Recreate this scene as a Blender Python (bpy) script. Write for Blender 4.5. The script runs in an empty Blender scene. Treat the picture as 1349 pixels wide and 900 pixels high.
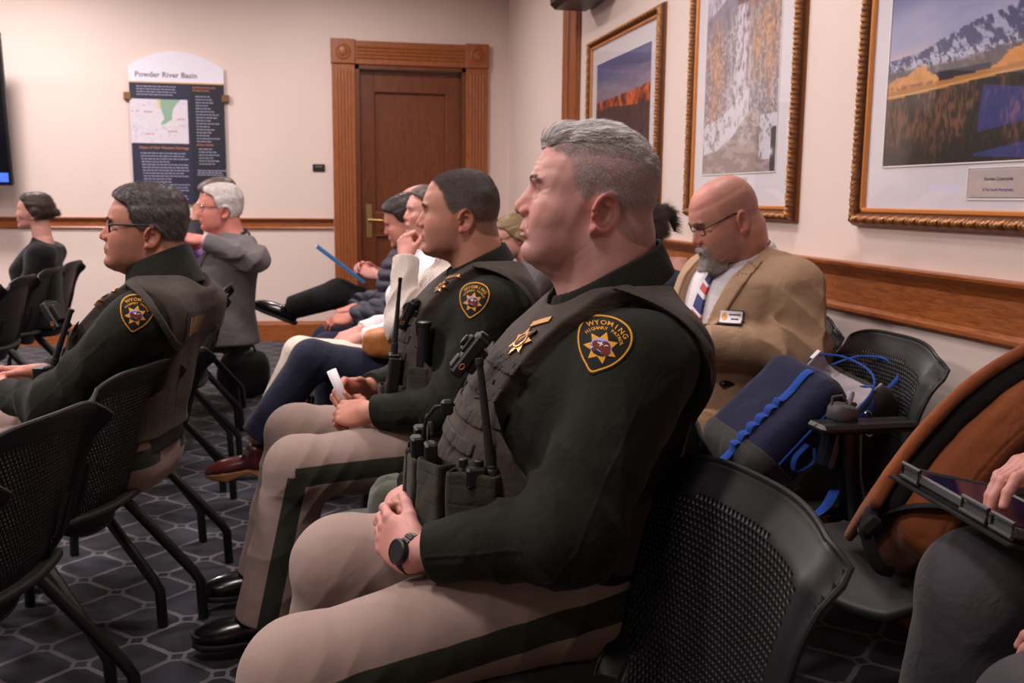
import bpy, bmesh, math, random
import numpy as np
from mathutils import Vector, Matrix, Quaternion
from mathutils.bvhtree import BVHTree
SC = bpy.context.scene
COL = SC.collection
R = math.radians
F32 = np.float32

# ---------------------------------------------------------------- objects
def tag(o, label=None, cat=None, group=None, kind=None):
    if label: o['label'] = label
    if cat: o['category'] = cat
    if group: o['group'] = group
    if kind: o['kind'] = kind
    return o

def empty(name, loc=(0, 0, 0), rz=0.0, **kw):
    o = bpy.data.objects.new(name, None)
    o.empty_display_size = .05
    COL.objects.link(o); o.location = loc; o.rotation_euler = (0, 0, rz)
    return tag(o, **kw)

def mesh_obj(name, V, Fc, mat, parent=None, smooth=True, mats=None, midx=None, attrs=None, loc=None):
    me = bpy.data.meshes.new(name)
    V = np.asarray(V, dtype=np.float64)
    if isinstance(Fc, np.ndarray):
        nf, k = Fc.shape
        me.vertices.add(len(V)); me.vertices.foreach_set('co', V.ravel())
        me.loops.add(nf * k); me.loops.foreach_set('vertex_index', Fc.astype(np.int32).ravel())
        me.polygons.add(nf); me.polygons.foreach_set('loop_start', (np.arange(nf) * k).astype(np.int32))
        me.update(calc_edges=True)
    else:
        me.from_pydata([tuple(v) for v in V], [], Fc); me.update()
    for m in (mats or [mat]):
        me.materials.append(m)
    if midx is not None:
        me.polygons.foreach_set('material_index', np.asarray(midx, dtype=np.int32))
    me.polygons.foreach_set('use_smooth', np.full(len(me.polygons), bool(smooth)))
    if attrs:
        for k, a in attrs.items():
            a = np.asarray(a, dtype=np.float32)
            if a.ndim == 2:
                at = me.color_attributes.new(k, 'FLOAT_COLOR', 'POINT')
                c = np.ones((len(V), 4), np.float32); c[:, :a.shape[1]] = a
                at.data.foreach_set('color', c.ravel())
            else:
                at = me.attributes.new(k, 'FLOAT', 'POINT')
                at.data.foreach_set('value', a)
    o = bpy.data.objects.new(name, me)
    COL.objects.link(o)
    if parent is not None: o.parent = parent
    if loc is not None: o.location = loc
    return o

class MB:
    """collects hard-surface shapes into one mesh"""
    def __init__(s): s.v = []; s.f = []; s.m = []
    def add(s, v, f, m=0):
        n = len(s.v); s.v += [tuple(x) for x in v]; s.f += [tuple(i + n for i in q) for q in f]; s.m += [m] * len(f)
        return s
    def box(s, c, d, rot=None, m=0, bev=0.0):
        """bevelled box, c centre, d full size"""
        hx, hy, hz = d[0] / 2, d[1] / 2, d[2] / 2
        b = min(bev, hx * .9, hy * .9, hz * .9)
        M = rot if rot is not None else Matrix.Identity(3)
        c = Vector(c)
        if b <= 0:
            P = [Vector((x, y, z)) for x in (-hx, hx) for y in (-hy, hy) for z in (-hz, hz)]
            Q = [(0, 1, 3, 2), (4, 6, 7, 5), (0, 4, 5, 1), (2, 3, 7, 6), (0, 2, 6, 4), (1, 5, 7, 3)]
        else:
            P = []; ix = {}
            for a, sx in enumerate((-1, 1)):
                for e, sy in enumerate((-1, 1)):
                    for g, sz in enumerate((-1, 1)):
                        ix[(a, e, g, 0)] = len(P); P.append(Vector((sx * hx, sy * (hy - b), sz * (hz - b))))
                        ix[(a, e, g, 1)] = len(P); P.append(Vector((sx * (hx - b), sy * hy, sz * (hz - b))))
                        ix[(a, e, g, 2)] = len(P); P.append(Vector((sx * (hx - b), sy * (hy - b), sz * hz)))
            Q = []
            for a in (0, 1):
                q = [ix[(a, 0, 0, 0)], ix[(a, 1, 0, 0)], ix[(a, 1, 1, 0)], ix[(a, 0, 1, 0)]]; Q.append(q if a else q[::-1])
                q = [ix[(0, a, 0, 1)], ix[(0, a, 1, 1)], ix[(1, a, 1, 1)], ix[(1, a, 0, 1)]]; Q.append(q if a else q[::-1])
                q = [ix[(0, 0, a, 2)], ix[(1, 0, a, 2)], ix[(1, 1, a, 2)], ix[(0, 1, a, 2)]]; Q.append(q if a else q[::-1])
            for a in (0, 1):
                for e in (0, 1):
                    q = [ix[(a, e, 0, 0)], ix[(a, e, 1, 0)], ix[(a, e, 1, 1)], ix[(a, e, 0, 1)]]; Q.append(q if a == e else q[::-1])
                    q = [ix[(a, 0, e, 0)], ix[(a, 1, e, 0)], ix[(a, 1, e, 2)], ix[(a, 0, e, 2)]]; Q.append(q[::-1] if a == e else q)
                    q = [ix[(0, a, e, 1)], ix[(1, a, e, 1)], ix[(1, a, e, 2)], ix[(0, a, e, 2)]]; Q.append(q if a == e else q[::-1])
            for a in (0, 1):
                for e in (0, 1):
                    for g in (0, 1):
                        q = [ix[(a, e, g, 0)], ix[(a, e, g, 1)], ix[(a, e, g, 2)]]
                        Q.append(q if (a + e + g) % 2 else q[::-1])
        return s.add([c + M @ p for p in P], Q, m)
    def tube(s, pts, r, n=10, m=0, closed=False, flat=1.0, up=None, caps=True):
        """swept tube along pts, r number or list; flat squashes along the frame's second axis"""
        pts = [Vector(p) for p in pts]; N = len(pts)
        rr = r if isinstance(r, (list, tuple)) else [r] * N
        tang = []
        for i in range(N):
            a = pts[(i - 1) % N] if (i > 0 or closed) else pts[i]
            b = pts[(i + 1) % N] if (i < N - 1 or closed) else pts[i]
            tang.append((b - a).normalized())
        nrm = Vector(up) if up else (Vector((0, 0, 1)) if abs(tang[0].z) < .9 else Vector((1, 0, 0)))
        V = []; 
        for i in range(N):
            t = tang[i]
            nrm = (nrm - t * nrm.dot(t)).normalized(); b = t.cross(nrm)
            for k in range(n):
                a = 2 * math.pi * k / n
                V.append(pts[i] + (b * math.cos(a) + nrm * math.sin(a) * flat) * rr[i])
        Q = []
        for i in range(N if closed else N - 1):
            j = (i + 1) % N
            for k in range(n):
                l = (k + 1) % n
                Q.append((i * n + k, i * n + l, j * n + l, j * n + k))
        if not closed and caps:
            Q.append(tuple(range(n))[::-1]); Q.append(tuple((N - 1) * n + k for k in range(n)))
        return s.add(V, Q, m)
    def lathe(s, prof, c=(0, 0, 0), rot=None, n=24, m=0, sx=1.0, sy=1.0):
        M = rot if rot is not None else Matrix.Identity(3); c = Vector(c)
        V = []; Q = []
        for r_, z in prof:
            for k in range(n):
                a = 2 * math.pi * k / n
                V.append(c + M @ Vector((r_ * math.cos(a) * sx, r_ * math.sin(a) * sy, z)))
        for i in range(len(prof) - 1):
            for k in range(n):
                l = (k + 1) % n
                Q.append((i * n + k, i * n + l, (i + 1) * n + l, (i + 1) * n + k))
        Q.append(tuple(range(n))[::-1]); Q.append(tuple((len(prof) - 1) * n + k for k in range(n)))
        return s.add(V, Q, m)
    def prism(s, poly, y0, y1, fn, m=0):
        """poly: 2D outline, extruded from y0 to y1, fn maps (a,b,h) to a point"""
        n = len(poly)
        V = [fn(a, b, y0) for a, b in poly] + [fn(a, b, y1) for a, b in poly]
        Q = [tuple(range(n))[::-1], tuple(range(n, 2 * n))] + [(i, (i + 1) % n, n + (i + 1) % n, n + i) for i in range(n)]
        return s.add(V, Q, m)
    def build(s, name, mat, parent=None, smooth=False, mats=None, bevel=0, loc=None):
        o = mesh_obj(name, s.v, s.f, mat, parent, smooth, mats=mats, midx=s.m if mats else None, loc=loc)
        if smooth:
            mark_sharp(o, 40)
        if bevel:
            b = o.modifiers.new('bevel', 'BEVEL'); b.width = bevel; b.segments = 2; b.limit_method = 'ANGLE'; b.angle_limit = R(35)
        return o

def mark_sharp(o, deg):
    bm = bmesh.new(); bm.from_mesh(o.data)
    bmesh.ops.recalc_face_normals(bm, faces=bm.faces)
    for e in bm.edges:
        if len(e.link_faces) == 2 and e.calc_face_angle(0) > R(deg): e.smooth = False
    bm.to_mesh(o.data); bm.free()

# ---------------------------------------------------------------- materials
def srgb(*c):
    if len(c) == 1: c = c[0]
    return tuple(((x / 255) / 12.92 if x / 255 <= .04045 else ((x / 255 + .055) / 1.055) ** 2.4) for x in c)

class NT:
    def __init__(s, name):
        s.mat = bpy.data.materials.new(name); s.mat.use_nodes = True
        s.t = s.mat.node_tree; s.n = s.t.nodes; s.l = s.t.links
        s.b = s.n['Principled BSDF']
    def new(s, typ, **kw):
        n = s.n.new(typ)
        for k, v in kw.items():
            if k.startswith('i_'):
                n.inputs[k[2:].replace('_', ' ')].default_value = v
            else: setattr(n, k, v)
        return n
    def link(s, a, b): s.l.new(a, b)
    def mix(s, fac, a, b, blend='MIX'):
        m = s.n.new('ShaderNodeMix'); m.data_type = 'RGBA'; m.blend_type = blend
        for sock, v in ((m.inputs[0], fac), (m.inputs[6], a), (m.inputs[7], b)):
            if hasattr(v, 'node'): s.l.new(v, sock)
            elif isinstance(v, (int, float)): sock.default_value = v
            else: sock.default_value = (*v[:3], 1)
        return m.outputs[2]
    def math(s, op, a, b=0.0, c=0.0, clamp=False):
        m = s.n.new('ShaderNodeMath'); m.operation = op; m.use_clamp = clamp
        for sock, v in zip(m.inputs, (a, b, c)):
            if hasattr(v, 'node'): s.l.new(v, sock)
            else: sock.default_value = v
        return m.outputs[0]
    def noise(s, scale, detail=3, rough=.5, vec=None, dist=0.0):
        n = s.n.new('ShaderNodeTexNoise'); n.inputs['Scale'].default_value = scale
        n.inputs['Detail'].default_value = detail; n.inputs['Roughness'].default_value = rough
        n.inputs['Distortion'].default_value = dist
        s.l.new(vec if vec is not None else s.obj(), n.inputs['Vector'])
        return n.outputs[0]
    def obj(s):
        if not hasattr(s, '_tc'): s._tc = s.n.new('ShaderNodeTexCoord')
        return s._tc.outputs['Object']
    def mapping(s, vec, scale=(1, 1, 1), rot=(0, 0, 0), loc=(0, 0, 0)):
        m = s.n.new('ShaderNodeMapping'); s.l.new(vec, m.inputs[0])
        m.inputs['Scale'].default_value = scale; m.inputs['Rotation'].default_value = rot; m.inputs['Location'].default_value = loc
        return m.outputs[0]
    def attr(s, name, out='Fac'):
        a = s.n.new('ShaderNodeAttribute'); a.attribute_name = name
        return a.outputs[out]
    def ramp(s, fac, stops):
        r = s.n.new('ShaderNodeValToRGB'); s.l.new(fac, r.inputs[0])
        e = r.color_ramp.elements
        while len(e) < len(stops): e.new(.5)
        for x, (p, c) in zip(e, stops): x.position = p; x.color = (*c[:3], 1)
        return r.outputs[0]
    def sstep(s, v, a, b):
        m = s.n.new('ShaderNodeMapRange'); m.interpolation_type = 'SMOOTHSTEP'
        s.l.new(v, m.inputs[0]); m.inputs[1].default_value = a; m.inputs[2].default_value = b
        return m.outputs[0]
    def bump(s, h, strength=.3, dist=.001, prev=None):
        b = s.n.new('ShaderNodeBump'); b.inputs['Strength'].default_value = strength; b.inputs['Distance'].default_value = dist
        s.l.new(h, b.inputs['Height'])
        if prev is not None: s.l.new(prev, b.inputs['Normal'])
        s.l.new(b.outputs[0], s.b.inputs['Normal'])
        return b.outputs[0]
    def set(s, **kw):
        for k, v in kw.items():
            sock = s.b.inputs[k.replace('_', ' ')]
            if hasattr(v, 'node'): s.l.new(v, sock)
            elif isinstance(v, tuple): sock.default_value = (*v[:3], 1)
            else: sock.default_value = v
        return s

def simple(name, col, rough=.6, metal=0.0, var=.12, scale=30, bump=0.0, bscale=200, spec=.5, **kw):
    t = NT(name)
    n = t.noise(scale, 3)
    c = t.mix(n, tuple(x * (1 - var) for x in col), tuple(min(1, x * (1 + var)) for x in col))
    t.set(Base_Color=c, Roughness=rough, Metallic=metal, Specular_IOR_Level=spec, **kw)
    if bump: t.bump(t.noise(bscale, 2), bump, .001)
    return t.mat

def fabric(name, col, rough=.9, weave=900, wb=.25, var=.15, vscale=6, sheen=.1, col2=None, fine=.12):
    """woven cloth: large soft tone variation, a fine thread pattern in colour and bump"""
    t = NT(name)
    v = t.obj()
    n = t.noise(vscale, 4)
    c = t.mix(n, tuple(x * (1 - var) for x in col), tuple(x * (1 + var) for x in col))
    w = t.noise(weave, 1)
    c = t.mix(t.math('MULTIPLY', w, fine * 2), c, col2 or tuple(x * .45 for x in col))
    t.set(Base_Color=c, Roughness=rough, Sheen_Weight=sheen, Specular_IOR_Level=.25)
    pb = t.bump(t.noise(13, 4, .55, None, 1.2), .45, .012)
    if wb: t.bump(t.noise(weave * .6, 2), wb, .0006, pb)
    return t.mat

# ---------------------------------------------------------------- signed distance toolkit
def v3(*a): return np.array(a, dtype=F32)
def ln(d): return np.sqrt((d * d).sum(-1))
def smin(a, b, k):
    h = np.clip(.5 + .5 * (b - a) / k, 0, 1)
    return b + (a - b) * h - k * h * (1 - h)
def smax(a, b, k): return -smin(-a, -b, k)
def smins(fs, k):
    r = fs[0]
    for f in fs[1:]: r = smin(r, f, k)
    return r
def cap(p, a, b, ra, rb=None):
    """round cone from a to b"""
    rb = ra if rb is None else rb
    a = v3(*a); b = v3(*b); ba = b - a
    t = np.clip(((p - a) @ ba) / max(float(ba @ ba), 1e-9), 0, 1)
    return ln(p - a - t[:, None] * ba) - (ra + (rb - ra) * t)
def sph(p, c, r): return ln(p - v3(*c)) - r
def ell(p, c, r, M=None):
    """ellipsoid, M optional 3x3 whose rows are the local axes"""
    q = p - v3(*c)
    if M is not None: q = q @ np.asarray(M, dtype=F32).T
    r = v3(*r)
    k0 = ln(q / r); k1 = ln(q / (r * r)) + 1e-6
    return k0 * (k0 - 1) / k1
def sell(p, c, r, n=2.6, M=None):
    """superellipsoid"""
    q = p - v3(*c)
    if M is not None: q = q @ np.asarray(M, dtype=F32).T
    q = np.abs(q) / v3(*r)
    v = (q ** n).sum(-1) ** (1 / n)
    return (v - 1) * float(min(r)) * 1.0
def rbox(p, c, h, rad, M=None):
    q = p - v3(*c)
    if M is not None: q = q @ np.asarray(M, dtype=F32).T
    q = np.abs(q) - (v3(*h) - rad)
    return ln(np.maximum(q, 0)) + np.minimum(q.max(-1), 0) - rad
def plane(p, n, d):
    """negative on the side where n.p < d"""
    n = v3(*n); n = n / np.sqrt(n @ n)
    return p @ n - d
def axes(x, z):
    """orthonormal rows: x kept, z made perpendicular"""
    x = np.array(x, float); x /= np.linalg.norm(x)
    z = np.array(z, float); z -= x * (z @ x); z /= np.linalg.norm(z)
    return np.array([x, np.cross(z, x), z])
def pchip(xs, ys, n=257):
    xs = np.array(xs, float); ys = np.array(ys, float)
    h = np.diff(xs); d = np.diff(ys) / h
    m = np.zeros_like(ys)
    for i in range(1, len(xs) - 1):
        if d[i - 1] * d[i] > 0:
            w1 = 2 * h[i] + h[i - 1]; w2 = h[i] + 2 * h[i - 1]
            m[i] = (w1 + w2) / (w1 / d[i - 1] + w2 / d[i])
    m[0] = d[0]; m[-1] = d[-1]
    X = np.linspace(xs[0], xs[-1], n); k = np.clip(np.searchsorted(xs, X) - 1, 0, len(h) - 1)
    t = (X - xs[k]) / h[k]; t2 = t * t; t3 = t2 * t
    Y = (2 * t3 - 3 * t2 + 1) * ys[k] + (t3 - 2 * t2 + t) * h[k] * m[k] + (-2 * t3 + 3 * t2) * ys[k + 1] + (t3 - t2) * h[k] * m[k + 1]
    return X, Y
class Slices:
    """stack of horizontal superellipse sections: rows (z, front, back, halfwidth, xc)"""
    def __init__(s, rows, n=2.3, nb=None, k=.8):
        a = np.array(rows, float); a = a[a[:, 0].argsort()]
        s.z = None; s.t = []
        for c in range(1, 5):
            X, Y = pchip(a[:, 0], a[:, c]); s.z = X; s.t.append(Y)
        s.n = n; s.nb = nb or n; s.lo = a[0, 0]; s.hi = a[-1, 0]; s.k = k
    def __call__(s, p):
        z = p[:, 2]
        xf, xb, w, xc = [np.interp(z, s.z, t).astype(F32) for t in s.t]
        dx = p[:, 0] - xc
        fr = dx > 0
        a = np.where(fr, np.maximum(xf - xc, .004), np.maximum(xc - xb, .004))
        n = np.where(fr, s.n, s.nb).astype(F32)
        v = ((np.abs(dx) / a) ** n + (np.abs(p[:, 1]) / w) ** n) ** (1 / n)
        f = (v - 1) * np.minimum(a, w) * s.k
        return np.maximum(f, np.maximum(s.lo - z, z - s.hi))

def boxed(f, lo, hi, pad=.03):
    """evaluate f only near its box; elsewhere a distance bound"""
    lo = v3(*lo); hi = v3(*hi)
    def g(p):
        q = np.maximum(np.maximum(lo - p, p - hi), 0); d = ln(q)
        r = d + pad
        m = d < pad
        if m.any(): r[m] = f(p[m])
        return r.astype(F32)
    return g

def wob(p, k, seed=0, n=5):
    """cheap smooth 3D noise in about -1..1"""
    rs = np.random.RandomState(seed); r = 0
    for i in range(n):
        d = rs.normal(size=3); d = d / np.linalg.norm(d) * k * (.6 + .8 * rs.rand()); d2 = rs.normal(size=3) * k * .5
        r = r + np.sin(p @ d.astype(F32) + 1.7 * np.sin(p @ d2.astype(F32) + rs.rand() * 6) + rs.rand() * 6.28)
    return (r / n * 1.4).astype(F32)

def polygonise(f, lo, hi, h, B=8, safety=1.6):
    lo = np.array(lo, float); hi = np.array(hi, float)
    nb = np.ceil((hi - lo) / (h * B)).astype(int)
    N = nb * B + 1
    ci = np.indices(nb).reshape(3, -1).T
    cc = (lo + (ci + .5) * B * h).astype(F32)
    fc = np.concatenate([f(cc[i:i + 200000]) for i in range(0, len(cc), 200000)])
    D = np.empty(N, F32)
    big = np.repeat(np.repeat(np.repeat(fc.reshape(nb), B, 0), B, 1), B, 2)
    D[:-1, :-1, :-1] = big; D[-1] = D[-2]; D[:, -1] = D[:, -2]; D[:, :, -1] = D[:, :, -2]
    del big
    act = np.abs(fc) < B * h * .87 * safety
    A = ci[act]
    g = np.indices((B + 1,) * 3).reshape(3, -1).T
    CH = 300
    for i in range(0, len(A), CH):
        a = A[i:i + CH]
        idx = (a[:, None, :] * B + g[None]).reshape(-1, 3)
        pts = (lo + idx * h).astype(F32)
        D[idx[:, 0], idx[:, 1], idx[:, 2]] = f(pts)
    ins = D < 0
    s = [slice(None, -1), slice(1, None)]
    cnt = np.zeros(N - 1, np.int8)
    for a in (0, 1):
        for b in (0, 1):
            for c in (0, 1): cnt += ins[s[a], s[b], s[c]]
    C = np.argwhere((cnt > 0) & (cnt < 8))
    del cnt
    ids = np.full(N - 1, -1, np.int32); ids[C[:, 0], C[:, 1], C[:, 2]] = np.arange(len(C))
    cor = np.array([(a, b, c) for a in (0, 1) for b in (0, 1) for c in (0, 1)])
    vals = np.stack([D[C[:, 0] + o[0], C[:, 1] + o[1], C[:, 2] + o[2]] for o in cor], 1)
    acc = np.zeros((len(C), 3)); n = np.zeros(len(C))
    for i in range(8):
        for j in range(i + 1, 8):
            if np.abs(cor[i] - cor[j]).sum() == 1:
                va, vb = vals[:, i], vals[:, j]; m = (va < 0) != (vb < 0)
                t = np.where(m, va / np.where(va == vb, 1, va - vb), 0)
                pt = cor[i] + t[:, None] * (cor[j] - cor[i])
                acc += np.where(m[:, None], pt, 0); n += m
    V = lo + (C + acc / n[:, None]) * h
    Q = []
    for ax in range(3):
        u, w = (ax + 1) % 3, (ax + 2) % 3
        sl0 = [slice(None)] * 3; sl1 = [slice(None)] * 3; sl0[ax] = slice(None, -1); sl1[ax] = slice(1, None)
        E = np.argwhere(ins[tuple(sl0)] != ins[tuple(sl1)])
        E = E[(E[:, u] > 0) & (E[:, w] > 0) & (E[:, u] < N[u] - 1) & (E[:, w] < N[w] - 1)]
        if len(E) == 0: continue
        fl = ins[E[:, 0], E[:, 1], E[:, 2]]
        def cell(du, dw):
            c = E.copy(); c[:, u] -= du; c[:, w] -= dw
            return ids[c[:, 0], c[:, 1], c[:, 2]]
        q = np.stack([cell(1, 1), cell(0, 1), cell(0, 0), cell(1, 0)], 1)
        q = np.where(fl[:, None], q, q[:, ::-1])
        Q.append(q[(q >= 0).all(1)])
    Q = np.concatenate(Q)
    return V, Q

def grad(f, P, e=.002):
    P = P.astype(F32); g = np.empty_like(P)
    for i in range(3):
        d = np.zeros(3, F32); d[i] = e
        g[:, i] = f(P + d) - f(P - d)
    return g / (ln(g)[:, None] + 1e-9)

def sdf_obj(name, f, lo, hi, h, mat, parent=None, attrs=None, project=1, **kw):
    V, Q = polygonise(f, lo, hi, h)
    for _ in range(project):
        g = grad(f, V, h * .5); d = f(V.astype(F32))
        V = V - g * np.clip(d, -h, h)[:, None] * .7
    at = {k: a(V.astype(F32)) for k, a in attrs.items()} if attrs else None
    return mesh_obj(name, V, Q, mat, parent, True, attrs=at, **kw)
# ---------------------------------------------------------------- heads
# head space: x forward, y left, z up, origin midway between the ear canals; metres for a large male head
HEADP = dict(nose=1.0, nosez=0.0, jowl=1.0, chinw=1.0, jaww=1.0, brow=1.0, lips=1.0, cheek=1.0, chin=0.0, ear=1.0, soft=0.0, sub=1.0, fore=0.0, eye=1.0, age=0.0)

def make_head(**kw):
    q = dict(HEADP); q.update(kw)
    j = q['jaww']; ch = q['chin']
    face = Slices([(-.102, .102 + ch, .050, .014 * q['chinw'], .08), (-.094, .121 + ch, .015, .030 * q['chinw'], .065), (-.084, .130 + ch, -.01, .041 * q['chinw'], .055),
                   (-.074, .132 + ch, -.03, .050 * j, .045), (-.060, .127 + ch * .7, -.055, .058 * j, .03),
                   (-.040, .128, -.07, .0655 * j, .02), (-.016, .1265, -.09, .071 * (j * .5 + .5), .02), (.010, .1165, -.10, .0745, .015),
                   (.030, .109, -.108, .0755, .01), (.044, .110, -.11, .0755, .01), (.060, .1125 + .002 * q['brow'], -.11, .076, .0),
                   (.078, .105, -.105, .074, -.005), (.092, .092, -.09, .064, -.005), (.100, .07, -.06, .045, -.005)], n=2.35, nb=2.2)
    ns = q['nose']; nz = q['nosez']
    ea = math.radians(22)
    EM = axes((math.cos(ea), math.sin(ea) * .9, .28), (-.3, .0, 1))       # ear axes: u forward along the ear, v up, w out
    EM = np.array([EM[0], EM[2], -EM[1]]);
    if EM[2][1] < 0: EM[2] = -EM[2]
    ec = v3(-.010, .0795, -.003)
    def ear(p):
        c = (p - ec) @ EM.astype(F32).T / q['ear']
        u, v, w = c[:, 0], c[:, 1], c[:, 2]
        disc = ell(c, (0, .002, .002), (.0215, .033, .0062))
        e = np.sqrt((u / .0215) ** 2 + ((v - .003) / .0315) ** 2)
        ring = np.sqrt(((e - 1) * .0235) ** 2 + (w - .0085) ** 2) - .0043
        ring = np.maximum(ring, np.minimum(u - .011, -v))            # helix open at the front below
        e2 = np.sqrt(((u + .002) / .0125) ** 2 + ((v + .001) / .0185) ** 2)
        anti = np.sqrt(((e2 - 1) * .015) ** 2 + (w - .007) ** 2) - .0032
        anti = np.maximum(anti, u - .004)
        f = smin(disc, ring, .004)
        f = smax(f, -ell(c, (.002, .0, .012), (.0155, .024, .0095)), .004)
        f = smin(f, anti, .003)
        f = smax(f, -ell(c, (.005, -.004, .006), (.0075, .011, .009)), .003)
        f = smin(f, sph(c, (.0155, -.005, .006), .0048), .005)
        f = smin(f, ell(c, (.006, -.031, .003), (.009, .010, .0055)), .006)
        return f * q['ear']
    def f(p0):
        p = p0.copy(); p[:, 1] = np.abs(p[:, 1])
        cr = sell(p, (-.004 + q['fore'] * .5, 0, .053), (.111, .0785, .100), 2.45)
        r = smin(cr, face(p), .018)
        if ch > -.02: r = smin(r, ell(p, (.113 + ch, 0, -.078), (.021, .026 * q['chinw'], .019)), .014)
        if q['jowl']: r = smin(r, ell(p, (.055, .040, -.078), (.045, .023 * q['jowl'], .024 * q['jowl'])), .03)
        r = smin(r, ell(p, (.083, .046, .004), (.024, .019 * q['cheek'], .020)), .022)
        if q['jowl']: r = smin(r, ell(p, (.060, .046, -.036), (.050, .0235, .042)), .025)
        if q['brow']: r = smin(r, ell(p, (.101, .026, .0555), (.0135 * q['brow'] ** .3, .026, .0065)), .010)
        # eye sockets, lids
        r = smax(r, -ell(p, (.120, .030, .037), (.019, .020, .0105)), .012)
        c = (.0885, .0315, .0365); s = q['eye']
        lid = sph(p, c, .0140)
        slit = np.abs(p[:, 2] - .0365 + .25 * np.maximum(p[:, 1] - .036, 0)) - .0036 * s + np.maximum(np.abs(p[:, 1] - .0315) - .006, 0) * .5
        slit = np.maximum(slit, .094 - p[:, 0])
        r = smin(r, lid, .006)
        r = smin(r, ell(p, (.098, .033, .0435), (.008, .017, .0035)), .004)
        r = smin(r, ell(p, (.097, .033, .0245), (.007, .014, .005)), .006)
        r = np.maximum(r, -np.maximum(slit, sph(p, c, .0185)))
        # nose
        n = smin(cap(p, (.104, 0, .050), (.1125 + .017 * ns, 0, .010 + nz), .0085, .0108), sph(p, (.1145 + .019 * ns, 0, .0035 + nz), .0117), .006)
        n = smin(n, ell(p, (.1125 + .009 * ns, .0128, -.002 + nz * .6), (.0145, .0085, .0103)), .0045)
        n = smin(n, ell(p, (.117, 0, .012), (.010, .016, .020)), .012)
        r = smin(r, n, .0065)
        r = smax(r, -ell(p, (.1165 + .009 * ns, .0072, -.0105 + nz * .6), (.0065, .0033, .0050)), .003)
        # mouth
        L = q['lips']
        r = smin(r, ell(p, (.117, 0, -.032), (.0135, .026, .012)), .010)
        r = smin(r, ell(p, (.1195, 0, -.0352), (.0145 + .001 * L, .0235, .0052 * L)), .004)
        r = smin(r, ell(p, (.1185, 0, -.0462), (.0155 + .001 * L, .0215, .0062 * L)), .005)
        r = smax(r, -ell(p, (.135, 0, -.0403), (.013, .0255, .0008)), .0012)
        r = smax(r, -cap(p, (.1185, .0235, -.0425), (.108, .031, -.058), .0008), .005)
        r = smax(r, -cap(p, (.1225, .0205, -.008), (.1155, .031, -.034), .0005), .010 * (1 - q['soft']) + .001)
        if q['sub']: r = smin(r, cap(p, (.088 + ch, 0, -.088), (.02, 0, -.125), .020 * q['sub'], .045 * q['sub']), .03)
        if q['age']:
            x, y, z = p[:, 0], p[:, 1], p[:, 2]; G = lambda u: np.exp(-(u / .0019) ** 2)
            fl = (G(z - .082 + .06 * y) + G(z - .0915 + .05 * y) + .6 * G(z - .073 + .1 * y)) * (x > .06) * (1 - sst(y, .03, .05))
            fl = fl + .8 * (G(z - .0345 - .5 * (y - .05)) + G(z - .030 + .3 * (y - .05))) * sst(y, .046, .052) * (1 - sst(y, .060, .066)) * (x > .03)
            fl = fl + 1.0 * G(z - .022 + .2 * np.abs(y - .033)) * sst(y, .015, .022) * (1 - sst(y, .042, .05)) * (x > .06)
            fl = fl + .8 * G((z + .075) * .6 + (x - .03) * .5) * (z < -.055) * (z > -.115) * (y > .03) * (x > -.01) + .7 * G((z + .085) * .7 + (x - .05) * .5) * (z < -.06) * (y > .03) * (x > 0)
            r = r + .0013 * q['age'] * fl
            r = r + .0011 * q['age'] * wob(p, 110, 4) * (x > .0)
        m = (np.abs(p[:, 0] + .01) < .05) & (p[:, 1] > .05) & (np.abs(p[:, 2]) < .06)
        if m.any(): r[m] = smin(r[m], ear(p[m]), .005)
        return r
    return f

def head_axes(yaw, pitch, roll=0.0):
    """rows: head x, y, z axes in the body frame; yaw to the left, pitch down positive"""
    M = Matrix.Rotation(yaw, 3, 'Z') @ Matrix.Rotation(pitch, 3, 'Y') @ Matrix.Rotation(roll, 3, 'X')
    return np.array(M.transposed())

def interp(poly, z):
    a = np.array(poly, float); a = a[a[:, 0].argsort()]
    return np.interp(z, a[:, 0], a[:, 1])

def sst(x, a, b):
    t = np.clip((x - a) / (b - a), 0, 1); return t * t * (3 - 2 * t)

HAIRLINE = [(.16, .10), (.13, .099), (.12, .092), (.105, .066), (.09, .051), (.08, .047), (.06, .044), (.04, .036), (.02, .022), (.0, .010), (-.012, -.030), (-.034, -.038), (-.052, -.062), (-.066, -.11), (-.076, -.3)]

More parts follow.
